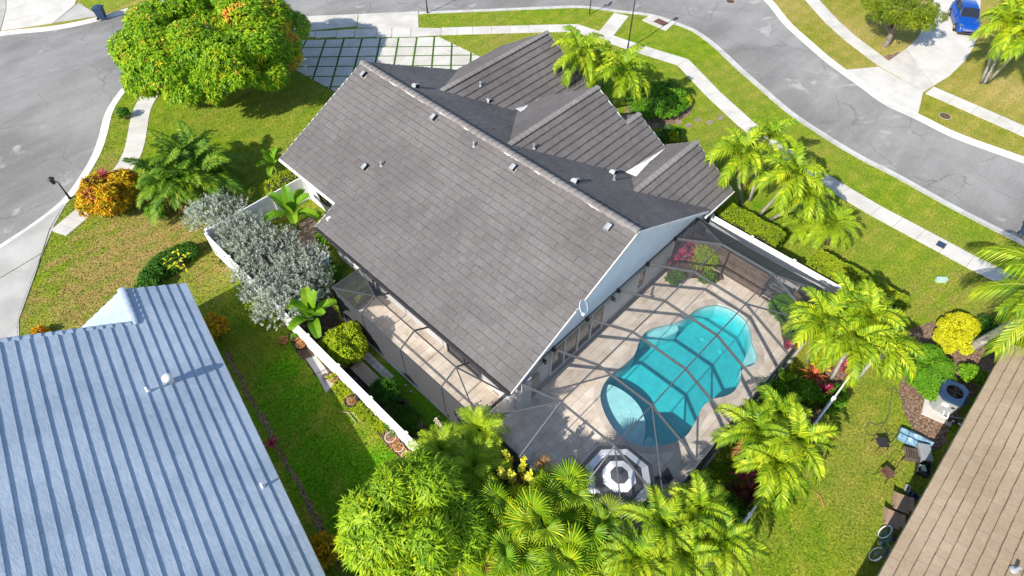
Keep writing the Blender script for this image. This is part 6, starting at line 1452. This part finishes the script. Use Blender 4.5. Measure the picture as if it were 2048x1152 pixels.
def wheelie(label, base, rz, m='bin_blue'):
    r = thing('wheelie_bin', label, 'bin', base, rz)
    mb = MB(); a, b, h = .24, .28, .95; A, B_ = .29, .35
    mb.add([(-a, -b, .06), (a, -b, .06), (a, b, .06), (-a, b, .06), (-A, -B_, h), (A, -B_, h), (A, B_, h), (-A, B_, h)], [(3, 2, 1, 0), (0, 1, 5, 4), (1, 2, 6, 5), (2, 3, 7, 6), (3, 0, 4, 7), (4, 5, 6, 7)]); mb.box((0, -.02, h-.03), (.66, .78, .06)); mb.local('body', M[m], r)
    mb = MB(); n = 5; vs = [(x, -.40+.82*i/n, h+.035+.07*math.sin(math.pi*i/n)) for i in range(n+1) for x in (-.32, .32)]+[(x, -.40+.82*i/n, h+.01) for i in range(n+1) for x in (-.32, .32)]
    k = 2*(n+1); mb.add(vs, [(2*i, 2*i+1, 2*i+3, 2*i+2) for i in range(n)]+[(k+2*i, k+2*i+2, 2*i+2, 2*i) for i in range(n)]+[(k+2*i+1, 2*i+1, 2*i+3, k+2*i+3) for i in range(n)]+[(0, 1, k+1, k), (2*n, k+2*n, k+2*n+1, 2*n+1)]); mb.local('lid', M[m], r)
    MB().tube([(-.27, .42, h-.02), (.27, .42, h-.02)], .02, 6).local('handle', M[m], r)
    for s in (-1, 1): MB().tube([(s*.24, .28, .11), (s*.31, .28, .11)], .11, 12).local('wheel', M['rubber'], r)
wheelie('dark blue wheelie bin beside the upper left driveway', G(206, 37), .9)
wheelie('dark blue wheelie bin at the kerb on the right edge', G(2052, 470, 0), 1.2)

# blue car on the driveway across the road
def car(label, front, back):
    f, b = V2(front), V2(back); d = (f-b).normalized(); rz = math.atan2(d.y, d.x); c = f-d*2.1
    r = thing('parked_car', label, 'car', (c.x, c.y, .03), rz)
    prof = [(2.10, .38, .62), (2.08, .55, .70), (2.0, .68, .77), (1.55, .84, .82), (1.0, .95, .84), (.85, .98, .845), (.35, .96, .85), (-.6, .95, .86), (-1.5, .97, .85), (-1.95, .96, .80), (-2.08, .80, .76), (-2.12, .45, .70)]
    mb = MB(); vs = []; fs = []
    for x, z, hw in prof: vs += [(x, -hw*.94, .22), (x, -hw, .45 if z > .5 else z*.8), (x, -hw*.97, z-.10), (x, -hw*.80, z), (x, 0, z+.035), (x, hw*.80, z), (x, hw*.97, z-.10), (x, hw, .45 if z > .5 else z*.8), (x, hw*.94, .22)]
    n = len(prof)
    fs = [(i*9+k, i*9+k+1, (i+1)*9+k+1, (i+1)*9+k) for i in range(n-1) for k in range(8)]+[tuple(range(9)), tuple((n-1)*9+k for k in range(8, -1, -1))]
    mb.add(vs, fs).local('body', M['car_blue'], r, True)
    cab = [(.88, .95, .72), (.15, 1.43, .60), (-.2, 1.47, .61), (-1.0, 1.46, .60), (-1.45, 1.38, .57), (-1.98, .97, .68)]
    mb = MB(); vs = []
    for x, z, hw in cab: vs += [(x, -hw-.06 if z > 1 else -hw, .94), (x, -hw, z), (x, 0, z+.03), (x, hw, z), (x, hw+.06 if z > 1 else hw, .94)]
    n = len(cab); mb.add(vs, [(i*5+k, i*5+k+1, (i+1)*5+k+1, (i+1)*5+k) for i in (1, 2, 3) for k in (1, 2)]).local('roof', M['car_blue'], r, True)
    g = MB().add(vs, [(k, k+1, 5+k+1, 5+k) for k in (1, 2)]); g.local('windscreen', M['glass'], r)
    MB().add(vs, [(20+k, 20+k+1, 25+k+1, 25+k) for k in (1, 2)]).local('rear_window', M['glass'], r)
    for k in (0, 3): MB().add(vs, [(i*5+k, i*5+k+1, (i+1)*5+k+1, (i+1)*5+k) for i in range(5)]).local('side_window', M['glass'], r)
    for s in (-1, 1):
        mb = MB()
        for (x0, z0), (x1, z1) in (((.9, .95), (.15, 1.44)), ((-.35, .95), (-.32, 1.47)), ((-1.35, .95), (-1.40, 1.40))): mb.bar((x0, s*.70, z0), (x1, s*.61, z1), .06, .05)
        mb.local('pillar', M['car_blue'], r)
        mb = MB().add([(2.03, s*.40, .60), (2.0, s*.68, .58), (1.62, s*.76, .79), (1.85, s*.52, .75)], [(0, 1, 2, 3)]); mb.local('headlight', M['chrome'], r).location = (.03, s*.02, .03)
        MB().box((.62, s*.93, 1.0), (.14, .18, .12)).local('mirror', M['car_blue'], r)
        for x in (1.32, -1.30):
            w_ = MB().lathe([(.20, -.1), (.30, -.1), (.32, -.07), (.32, .07), (.30, .1), (.20, .1)], 18, (x, s*.78, .32), M=Matrix.Rotation(math.pi/2, 3, 'X')).local('wheel', M['rubber'], r, True)
            MB().lathe([(.21, -.085), (.21, .085), (.05, .095)], 12, (x, s*.79, .32), M=Matrix.Rotation(-s*math.pi/2, 3, 'X')).local('rim', M['chrome'], w_)
            MB().box((x+.12, s*.86, .95), (.01, .01, .01)).local('handle', M['chrome'], r)
    mb = MB()
    for k in range(9): mb.box((2.10, -.44+.11*k, .52), (.03, .045, .12))
    mb.box((2.10, 0, .60), (.03, .98, .025)).box((2.10, 0, .45), (.03, .9, .025)); mb.local('grille', M['chrome'], r)
    MB().box((2.10, 0, .29), (.08, 1.45, .10)).local('bumper', M['bronze_dark'], r)
car('bright blue car parked nose out on the driveway across the road', G(1931, 74), G(1898, -18))

# road furniture
def disc(name, label, cat, px, r_, m, z, zoff=0.0):
    p = gp(px[0], px[1], z); t = thing(name, label, cat, (p.x, p.y, z)); MB().lathe([(r_, -.05), (r_, .012), (r_*.86, .016), (r_*.84, .010), (.01, .012)], 20).local('cover', M[m], t)
    MB().lathe([(r_*1.15, -.05), (r_*1.15, .006), (r_*1.02, .007)], 20).local('ring', M['concrete_grey'], t)
disc('manhole_cover', 'dark iron manhole cover in the road at the top', 'manhole cover', (1461, 3), .36, 'iron', -.085)
disc('manhole_cover', 'rusty round cover in the dry verge across the road', 'manhole cover', (1890, 232), .36, 'iron', 0)
cb = thing('storm_drain', 'concrete storm drain with rusty grate beside the road bend', 'storm drain', G(1320, 46)); 
MB().prism([tuple(p) for p in W([(1284, 41), (1300.7, 29.5), (1352, 44), (1331.7, 62)])], -.2, .03).build('surround', M['concrete'], cb)
gq = W([(1306.6, 44), (1317, 38), (1337.6, 47), (1327, 53)]); MB().prism([tuple(p) for p in gq], -.1, .036).build('pit', M['dark_hole'], cb)  # solid black block, its colour stands for the shade down the pit
for k in range(7): MB().bar((*gq[0].lerp(gq[1], (k+.5)/7), .045), (*gq[3].lerp(gq[2], (k+.5)/7), .045), .09, .02).build('grate_bar', M['iron'], cb)
vb = thing('valve_cover', 'small dark square valve cover in the right pavement', 'valve cover', (*G(1882, 490)[:2], .022), .0); MB().box((0, 0, .005), (.50, .46, .03)).local('frame', M['bronze'], vb); MB().box((0, 0, .012), (.42, .38, .03)).local('lid', M['bin_blue'], vb)
ub = thing('utility_box', 'pale green utility box standing on the lawn by the pavement', 'utility box', G(1880, 563), .72); MB().box((0, 0, .12), (.20, .50, .24)).local('cabinet', M['utility_green'], ub); MB().box((0, 0, .26), (.23, .53, .04)).local('lid', M['utility_green'], ub)

# umbrella, table and chairs
um = thing('parasol', 'octagonal black and white ringed parasol on the patio corner', 'parasol', (9.86, 3.84, .05))
fr_ = [.0, .235, .43, .645, .86, 1.0]; Rm, zt_, ze_ = 1.60, 2.62, 1.98; cols = ['navy', 'cloth_white', 'navy', 'cloth_white', 'navy']
for k in range(5):
    mb = MB(); a, b = fr_[k], fr_[k+1]; ring = lambda t: [(Rm*t*math.cos(math.pi/8+i*math.pi/4), Rm*t*math.sin(math.pi/8+i*math.pi/4), zt_-(zt_-ze_)*t**1.15) for i in range(8)]
    if k == 0: mb.add([(0, 0, zt_)]+ring(b), [(0, i+1, (i+1) % 8+1) for i in range(8)])
    else: mb.add(ring(a)+ring(b), [(i, 8+i, 8+(i+1) % 8, (i+1) % 8) for i in range(8)])
    o = mb.local('canopy_panel', M[cols[k]], um); o.modifiers.new('thick', 'SOLIDIFY').thickness = .008
mb = MB(); o8 = [(Rm*math.cos(math.pi/8+i*math.pi/4), Rm*math.sin(math.pi/8+i*math.pi/4)) for i in range(8)]
mb.add([(x, y, ze_) for x, y in o8]+[(x*1.01, y*1.01, ze_-.16) for x, y in o8], [(i, (i+1) % 8, 8+(i+1) % 8, 8+i) for i in range(8)]).local('valance', M['navy'], um)
MB().tube([(0, 0, 0), (0, 0, zt_+.1)], .024, 8).lathe([(.26, 0), (.26, .06), (.05, .10)], 14).local('pole', M['bronze'], um)
for i in range(8): MB().bar((0, 0, zt_-.04), (o8[i][0], o8[i][1], ze_+.0), .018, .018).local('rib', M['bronze'], um)
MB().lathe([(.03, 0), (.035, .05), (.01, .10)], 8, (0, 0, zt_+.02)).local('finial', M['bronze_dark'], um)
tbl = thing('patio_table', 'round glass topped table under the ringed parasol', 'table', (9.86, 3.84, .05)); MB().lathe([(.62, .70), (.62, .72), (.04, .72), (.04, .70)], 24).local('table_top', M['glass'], tbl)
for i in range(4): a = i*math.pi/2+.4; MB().tube([(.5*math.cos(a), .5*math.sin(a), 0), (.42*math.cos(a), .42*math.sin(a), .70)], .02, 6).local('leg', M['bronze_dark'], tbl)
def chair(label, p, rz):
    r = thing('patio_chair', label, 'chair', (p[0], p[1], .05), rz, 'sling chairs round the parasol')
    MB().add([(-.24, -.24, .42), (.24, -.24, .44), (.24, .24, .44), (-.24, .24, .42), (-.24, -.24, .40), (.24, -.24, .42), (.24, .24, .42), (-.24, .24, .40)], [(0, 1, 2, 3), (7, 6, 5, 4), (0, 4, 5, 1), (1, 5, 6, 2), (2, 6, 7, 3), (3, 7, 4, 0)]).local('seat', M['navy'], r)
    MB().bar((-.25, 0, .44), (-.42, 0, .98), .50, .02, up=(1, 0, 0)).local('backrest', M['navy'], r)
    for s in (-1, 1):
        MB().tube([(.26, s*.26, 0), (.25, s*.27, .62), (-.30, s*.27, .62)], .014, 6).local('arm', M['galv'], r); MB().tube([(-.34, s*.26, 0), (-.25, s*.26, .44), (-.44, s*.26, 1.0)], .014, 6).local('leg', M['galv'], r)
for (px, lab) in (((1318, 962), 'sling chair right of the ringed parasol'), ((1262, 1030), 'sling chair below the ringed parasol')):
    p = gp(px[0], px[1], .45); d = Vector((9.86-p.x, 3.84-p.y)); chair(lab, p, math.atan2(d.y, d.x))

# equipment by the tan house
pc = gp(1906, 778, 1.2); ac = thing('heat_pump', 'grey heat pump with black fan top on a pale pad by the tan roof', 'heat pump', (pc.x-.1, pc.y-.12, .02), .22)
MB().box((-.25, .1, .03), (1.5, 1.25, .1)).local('pad', M['concrete'], ac)
mb = MB(); oc = [(.56*x, .52*y) for x, y in ((1, .6), (.6, 1), (-.6, 1), (-1, .6), (-1, -.6), (-.6, -1), (.6, -1), (1, -.6))]
mb.prism(oc, .08, 1.02).local('cabinet', M['ac_grey'], ac)
MB().prism([(x*1.06, y*1.06) for x, y in oc], 1.022, 1.18).local('top', M['bin_blue'], ac)
mb = MB(); [mb.lathe([(r_, 1.18), (r_, 1.2), (r_-.012, 1.2), (r_-.012, 1.18)], 20) for r_ in (.12, .2, .28, .36)]; mb.box((0, 0, 1.195), (.72, .03, .012)).box((0, 0, 1.195), (.03, .72, .012)).local('fan_guard', M['black_metal'], ac)
MB().box((-.57, .12, .75), (.012, .26, .20)).local('label_plate', M['white_plastic'], ac); MB().box((-.57, -.2, .75), (.014, .14, .12)).local('control_panel', M['bronze_dark'], ac)
for k, y in enumerate((-.25, -.05)): MB().tube([(-.56, y, .3), (-.72, y, .3), (-.8, y, .22), (-.8, y-.5, .2), (-.8, y-.9, .18)], .035, 8).local('pipe', M['white_plastic'], ac)
MB().box((-.82, -.35, .24), (.14, .16, .16)).box((-.82, -.62, .24), (.12, .12, .14)).local('valve', M['bronze_dark'], ac)
MB().tube([(-.5, -.5, .1), (-.3, -1.1, .1), (.3, -1.5, .12), (.5, -1.3, .4)], .035, 8).local('conduit', M['galv'], ac)
fl2 = thing('folded_lilo', 'folded pale blue vinyl lounger lying beside the tan house', 'lounger', (0, 0, 0)); a, b = V2(G(1800, 862, .25)), V2(G(1866, 893, .25)); d = (b-a).normalized(); s_ = Vector((d.y, -d.x)); mb = MB(); vs = []
fl2.location = ((a.x+b.x)/2, (a.y+b.y)/2, 0)
for i in range(9):
    t = i/8; c = a.lerp(b, t)
    for j, (o_, z) in enumerate(((-.36, .05), (-.34, .22), (-.16, .34+.04*math.sin(i*1.7)), (-.02, .20), (.14, .30+.03*math.cos(i*2.1)), (.32, .16), (.38, .04))): vs.append((c.x+s_.x*o_*(1-.25*abs(t-.5)), c.y+s_.y*o_*(1-.25*abs(t-.5)), z))
mb.add(vs, [(i*7+j, i*7+j+1, (i+1)*7+j+1, (i+1)*7+j) for i in range(8) for j in range(6)]+[tuple(range(7)), tuple(62-k for k in range(7))]); mb.build('cover', M['blue_tarp'], fl2)
for i in (2,): t = i/8; c = a.lerp(b, t); MB().tube([(c.x-s_.x*.35, c.y-s_.y*.35, .1), (c.x-s_.x*.16, c.y-s_.y*.16, .39), (c.x+s_.x*.14, c.y+s_.y*.14, .36), (c.x+s_.x*.36, c.y+s_.y*.36, .1)], .012, 5).build('strap', M['bin_blue'], fl2)
def boxy(name, label, cat, px, z, size, rz, m, open_=False, fill=None):
    p = gp(px[0], px[1], z); r = thing(name, label, cat, (p.x, p.y, 0), rz); x, y, h = size; t = .02; mb = MB()
    if open_:
        for s in (-1, 1): mb.box((s*(x/2-t/2), 0, h/2), (t, y, h)).box((0, s*(y/2-t/2), h/2), (x-2*t, t, h))
        mb.box((0, 0, .02), (x-2*t, y-2*t, .03))
    else: mb.box((0, 0, h/2), (x, y, h))
    mb.local('body', M[m], r)
    return r
r = boxy('storage_tub', 'black open tub with pale contents against the tan house', 'tub', (1846, 937), .2, (.62, .48, .36), .25, 'pot_black', True); MB().box((0, 0, .2), (.3, .2, .12), .4).local('contents', M['utility_green'], r); MB().tube([(-.34, -.26, .37), (.34, -.26, .37), (.34, .26, .37), (-.34, .26, .37), (-.34, -.26, .37)], .018, 6).local('rim', M['bronze'], r)
r = boxy('cool_box', 'grey cool box between the blue lounger and the black tub', 'box', (1848, 907), .3, (.75, .45, .40), .55, 'ac_grey'); MB().box((0, 0, .43), (.79, .49, .06)).local('lid', M['galv'], r)
r = thing('wooden_crate', 'brown slatted crate lying in the grass beside the blue lounger', 'crate', (*G(1816, 912)[:2], 0), .5)
for k in range(6): MB().box((0, -.25+.1*k, .30), (.52, .07, .02), tone=random.random()).local('slat', M['wood'], r)
for s in (-1, 1): MB().box((s*.25, 0, .15), (.03, .56, .28)).local('side', M['wood'], r)
for i, (px, sz, rz) in enumerate((((1803, 1005), (.62, .50, .42), .35), ((1786, 1036), (.58, .50, .36), .3))):
    r = boxy('cardboard_box', ('cardboard box farther from the bicycle beside the tan house', 'cardboard box nearest the bicycle beside the tan house')[i], 'box', px, .3, sz, rz, 'cardboard', False); x, y, h = sz
    for s in (-1, 1): MB().bar((0, s*y/2, h), (0, s*(y/2+.16), h+.06), x, .008).local('flap', M['cardboard'], r)
    MB().bar((-x/2, 0, h), (-x/2-.15, 0, h-.02), y, .008).local('flap', M['cardboard'], r)
r = boxy('paving_block', 'small pale block beside the cardboard boxes', 'block', (1815, 977), .1, (.32, .2, .14), .2, 'concrete_grey'); MB().box((0, 0, .145), (.2, .1, .012)).local('recess', M['bronze'], r)
p = gp(1824, 994, .2); r = thing('bucket', 'dark blue bucket behind the cardboard boxes', 'bucket', (p.x, p.y, 0)); MB().lathe([(.15, 0), (.19, .34), (.20, .35), (.18, .35), (.14, .03)], 14).local('body', M['bin_blue'], r); MB().tube([(-.19, 0, .33), (0, .1, .42), (.19, 0, .33)], .008, 5).local('handle', M['galv'], r)
def wire_chair(label, px, rz, m):
    r = thing('garden_chair', label, 'chair', (*G(px[0], px[1], .4)[:2], 0), rz, 'wire garden chairs on the rear lawn'); W_ = M['black_metal']
    MB().box((0, 0, .42), (.46, .46, .03)).local('seat', M[m], r)
    MB().tube([(-.24, -.22, .42), (-.36, -.20, .85), (-.38, 0, .95), (-.36, .20, .85), (-.24, .22, .42)], .012, 6).tube([(-.25, -.1, .43), (-.37, 0, .93), (-.25, .1, .43)], .008, 5).local('backrest', W_, r)
    for a, b in ((-1, -1), (1, -1), (1, 1), (-1, 1)): MB().tube([(a*.2, b*.2, .42), (a*.25, b*.25, 0)], .012, 6).local('leg', W_, r)
wire_chair('wire garden chair with black seat in the middle of the rear lawn', (1765, 885), 2.4, 'pot_black')
wire_chair('wire garden chair with rusty seat nearer the boxes on the rear lawn', (1775, 945), 2.9, 'iron')
hs = thing('garden_hose', 'thin dark hose looping over the rear lawn', 'hose', G(1750, 840)); MB().tube([Vector(G(x, y, .03)) for x, y in ((1785, 775), (1782, 800), (1779, 825), (1770, 845), (1752, 850), (1738, 845), (1730, 855), (1735, 868), (1748, 872), (1758, 862), (1765, 850), (1778, 872), (1752, 885))], .016, 6).build('tube', M['bronze'], hs); MB().tube([Vector(G(1787, 775, .03)), Vector(G(1806, 800, .03)), Vector(G(1824, 835, .03)), Vector(G(1830, 865, .03))], .014, 6).build('tube', M['bronze'], hs)
# bicycle leaning on the house
wa, wb = gp(1746, 1103, .33), gp(1764, 1059, .33); d = V2(wb)-V2(wa); bk = thing('bicycle', 'blue bicycle with white tyres leaning at the tan house wall', 'bicycle', ((wa.x+wb.x)/2, (wa.y+wb.y)/2, .0), math.atan2(d.y, d.x)); L2 = d.length/2
bk.rotation_euler = (math.radians(24), 0, math.atan2(d.y, d.x))
def ring(c, R_, r_, n=28, M3=None): return [(c[0]+R_*math.cos(2*math.pi*k/n), c[1], c[2]+R_*math.sin(2*math.pi*k/n)) for k in range(n+1)]
for x in (-L2, L2):
    wv = MB().tube(ring((x, 0, .33), .31, .022), .024, 6, cap=False).local('wheel', M['white_plastic'], bk, True)
    mb = MB(); [mb.bar((x, 0, .33), (x+.30*math.cos(a), 0, .33+.30*math.sin(a)), .005, .005) for a in np.linspace(0, 6.28, 15)[:-1]]; mb.tube([(x, -.05, .33), (x, .05, .33)], .025, 8).local('spokes', M['galv'], wv)
    MB().tube([(x+.35*math.cos(a), 0, .33+.35*math.sin(a)) for a in np.linspace(.3 if x > 0 else 1.2, 1.9 if x > 0 else 3.0, 9)], .022, 6).local('mudguard', M['white_plastic'] if x < 0 else M['bike_blue'], bk)
mb = MB(); bbk, st, hdt = Vector((-.05, 0, .30)), Vector((.18, 0, .80)), Vector((-L2+.16, 0, .86))
for a, b in (((L2, 0, .33), bbk), ((L2, 0, .33), st), (bbk, st), (bbk, hdt-Vector((0, 0, .18))), (st-Vector((0, 0, .15)), hdt-Vector((0, 0, .1))), (hdt, (-L2, 0, .33))): mb.tube([Vector(a), Vector(b)], .020, 7)
mb.local('frame', M['bike_blue'], bk)
MB().box((.22, 0, .90), (.28, .18, .07)).local('saddle', M['pot_black'], bk); MB().tube([st, (.2, 0, .88)], .016, 6).local('seat_post', M['chrome'], bk)
MB().tube([(-.22, -.30, 1.0), (-.33, -.24, 1.04), (-.34, 0, 1.0), (-.33, .24, 1.04), (-.22, .30, 1.0)], .014, 6).tube([hdt, (-.34, 0, 1.0)], .016, 6).local('handlebar', M['chrome'], bk)
MB().lathe([(.10, -.01), (.10, .01)], 12, bbk, M=Matrix.Rotation(math.pi/2, 3, 'X')).bar(bbk+Vector((0, .06, 0)), bbk+Vector((.13, .06, -.1)), .02, .02).bar(bbk-Vector((0, .06, 0)), bbk-Vector((.13, .06, -.1)), .02, .02).local('crank', M['chrome'], bk)
MB().box((-L2-.02, 0, .80), (.26, .32, .24)).local('basket', M['bronze'], bk)
ff = thing('fallen_frond', 'dead brown palm frond lying on the rear lawn', 'frond', (*G(1590, 968)[:2], .05), .6); inst('dry_frond', DRY['christmas'][0], ff, Matrix.Translation((0, 0, .25)) @ Matrix.Diagonal((.5, .5, .5, 1)))
fs_ = thing('fallen_stick', 'orange dry stick lying on the rear lawn', 'stick', G(1645, 1000)); MB().tube([Vector(G(1628, 982, .03)), Vector(G(1640, 992, .05)), Vector(G(1648, 1012, .03))], [.012, .02, .03], 6).build('stem', M['terracotta'], fs_)

# side yard
pb = thing('deck_box', 'timber topped box on the side turf between fence and cage', 'deck box', (6.29, 16.1, 0)); MB().box((0, 0, .22), (.60, 1.42, .44)).local('body', M['bin_blue'], pb)
for k in range(6): MB().box((-.275+.11*k, 0, .46), (.098, 1.5, .035), tone=random.random()).local('slat', M['wood_pale'], pb)
sp = struct('stone_path')
for i in range(2):
    for j in range(6): MB().prism([(6.86+i*.21+.01, 15.2+j*.34+.01), (7.06+i*.21, 15.2+j*.34+.012), (7.055+i*.21, 15.53+j*.34), (6.87+i*.21, 15.52+j*.34)], -.05, .03+.006*random.random(), 0, random.random()).build('stone', M['stone_path'], sp)
p = gp(801, 815, .2); r = thing('black_planter', 'round black wire planter beside the dark grass clumps', 'planter', (p.x, p.y, 0)); MB().lathe([(.22, 0), (.31, .30), (.33, .31), (.28, .31), (.2, .1)], 16).local('pot', M['pot_black'], r); V, F, T = leaves(np.array([[0, 0, .3]]*8)+RNG.normal(0, .12, (8, 3))*[1, 1, .2], np.tile([0, 0, 1.0], (8, 1)), .2, .03, 8, RNG, (.2, 1.3), .3); o = bpy.data.objects.new('foliage', npmesh('foliage', V, F, T, M['shrub_dark'])); COL.objects.link(o); o.parent = r
p = gp(832, 846, .15); r = thing('garden_rock', 'brown rounded rock at the edge of the side turf', 'rock', (p.x, p.y, 0)); MB().lathe([(.25, 0), (.30, .10), (.26, .22), (.12, .30), (.02, .31)], 9).local('stone', M['rock'], r); r.scale = (1, 1.2, 1)
p = gp(650, 517, .5); r = thing('water_drum', 'blue drum with white lid beside the house wall', 'drum', (p.x, p.y, 0)); MB().lathe([(.28, 0), (.30, .2), (.29, .45), (.30, .6), (.28, .68)], 16).local('body', M['bike_blue'], r, True); MB().lathe([(.29, .68), (.30, .74), (.1, .78)], 16).local('lid', M['white_plastic'], r)
r = thing('blue_pipe', 'bright blue pipe leaning in the side yard by the drum', 'pipe', G(632, 512)); MB().tube([Vector(G(622, 493, .9)), Vector(G(640, 520, .2))], .05, 8).build('tube', plain('blue_pipe', (.01, .06, .45), .4), r); MB().tube([Vector(G(630, 495, .7)), Vector(G(645, 515, .15))], .035, 8).build('tube', M['bike_blue'], r)
for px in ((812, 776), (823, 788), (879, 838)):
    r = thing('garden_light', 'small black spike light on the side turf, '+{812: 'nearest the stone path', 823: 'second from the stone path', 879: 'nearest the ginger stalks'}[px[0]], 'garden light', (*G(*px)[:2], 0), 0, 'spike lights beside the side cage'); MB().tube([(0, 0, 0), (0, 0, .22)], .012, 6).local('spike', M['black_metal'], r); MB().lathe([(.03, .2), (.06, .25), (.02, .30)], 8).local('head', M['galv'], r)
bp_ = struct('brick_path')
for i in range(9):
    for j in range(11):
        MB().box((9.0+i*.21+(.1 if j % 2 else 0), 25.2+j*.11*2.0, .015+.004*random.random()), (.20, .21, .05), tone=random.random()).build('brick', M['wood'] if False else M['terracotta_brick'] if 'terracotta_brick' in M else M.setdefault('terracotta_brick', mat('faded_brick', [(0, (.24, .15, .11)), (1, (.46, .33, .26))], .9, 5, tone=.6)), bp_)
# pots along the fence
def pot(label, px, r_, h, m, plant=None, seed=0):
    p = gp(px[0], px[1], .1); q = thing('plant_pot', label, 'plant pot', (p.x, p.y, 0)); MB().lathe([(r_*.68, 0), (r_, h*.86), (r_*1.1, h*.87), (r_*1.1, h), (r_*.93, h), (r_*.9, h*.82)], 14).local('pot', M[m], q); MB().lathe([(r_*.9, h*.78), (r_*.9, h*.84), (.01, h*.86)], 12).local('soil', M['mulch'], q)
    if plant:
        rng = np.random.default_rng(seed); V, F, T = leaves(np.c_[rng.normal(0, r_*.4, (9, 2)), np.full(9, h)+rng.uniform(0, .1, 9)], np.tile([0, 0, 1.0], (9, 1)), .18, .05, 6, rng, (.2, 1.3), .3); o = bpy.data.objects.new('foliage', npmesh('foliage', V, F, T, M[plant])); COL.objects.link(o); o.parent = q
for i, a in enumerate([('orange terracotta pot farthest left of the three below the rose bush', (568, 683), .20, .26, 'terracotta', 'dry_frond'), ('orange terracotta pot nearest the fence below the banana leaves', (591, 678), .20, .26, 'terracotta', 'shrub'), ('orange terracotta pot in front of the other two below the banana', (602, 691), .23, .24, 'terracotta', 'dry_frond'),
    ('small black pot beside the flagstones at the fence', (652, 754), .14, .2, 'pot_black', None), ('pot with leafy plant beside the small black pot', (668, 759), .22, .25, 'terracotta', 'shrub_lime'), ('large black tub of dry stems halfway along the fence', (704, 806), .30, .32, 'pot_black', 'dry_frond'), ('small black pot above the row of cream pots', (771, 864), .15, .2, 'pot_black', None),
    ('cream pot at the upper end of the row by the fence', (782, 877), .25, .26, 'pot_cream', None), ('brown terracotta pot second in the row by the fence', (790, 888), .22, .24, 'terracotta', None), ('cream pot in the middle of the row by the fence', (799, 897), .21, .24, 'pot_cream', 'dry_frond'), ('small terracotta pot fourth in the row by the fence', (806, 905), .18, .22, 'terracotta', None), ('cream pot with green plant at the lower end of the row', (815, 916), .26, .27, 'pot_cream', 'shrub_lime')]): pot(*a, seed=i)
fg = struct('flagstones')
for q in ([(612, 718), (632, 712), (652, 738), (632, 748)], [(633, 749), (653, 739), (668, 770), (652, 786)]): MB().prism([tuple(p) for p in W(q)], -.05, .022, 0, random.random()).build('flagstone', M['concrete_grey'], fg)
for i, (x, y) in enumerate(((678, 775), (692, 790), (715, 815), (730, 830), (745, 842), (760, 855))):
    shrub('yellow-green weeds at the foot of the white fence, '+['beside the flagstone end', 'between flagstones and black tub', 'just below the black tub', 'at the dead branch', 'below the dead branch', 'above the small black pot'][i], (*G(x, y, .1)[:2],), (.34, .38, .3), 120, 'shrub_lime', 900+i, .09, .035, 4, 'weed_clump', 'weeds', 5, 'weeds along the white fence', stem=False)
db = thing('dead_branch', 'pale bare branch lying across the neighbour lawn', 'branch', G(710, 835)); mb = MB()
for q in (((680, 823), (705, 826), (730, 836), (748, 848)), ((705, 826), (715, 838), (724, 845)), ((716, 830), (735, 832), (745, 838)), ((695, 825), (706, 838), (712, 846))): mb.tube([Vector(G(x, y, .05+.03*(k % 2))) for k, (x, y) in enumerate(q)], .012, 5)
mb.build('stem', M['pot_cream'], db)
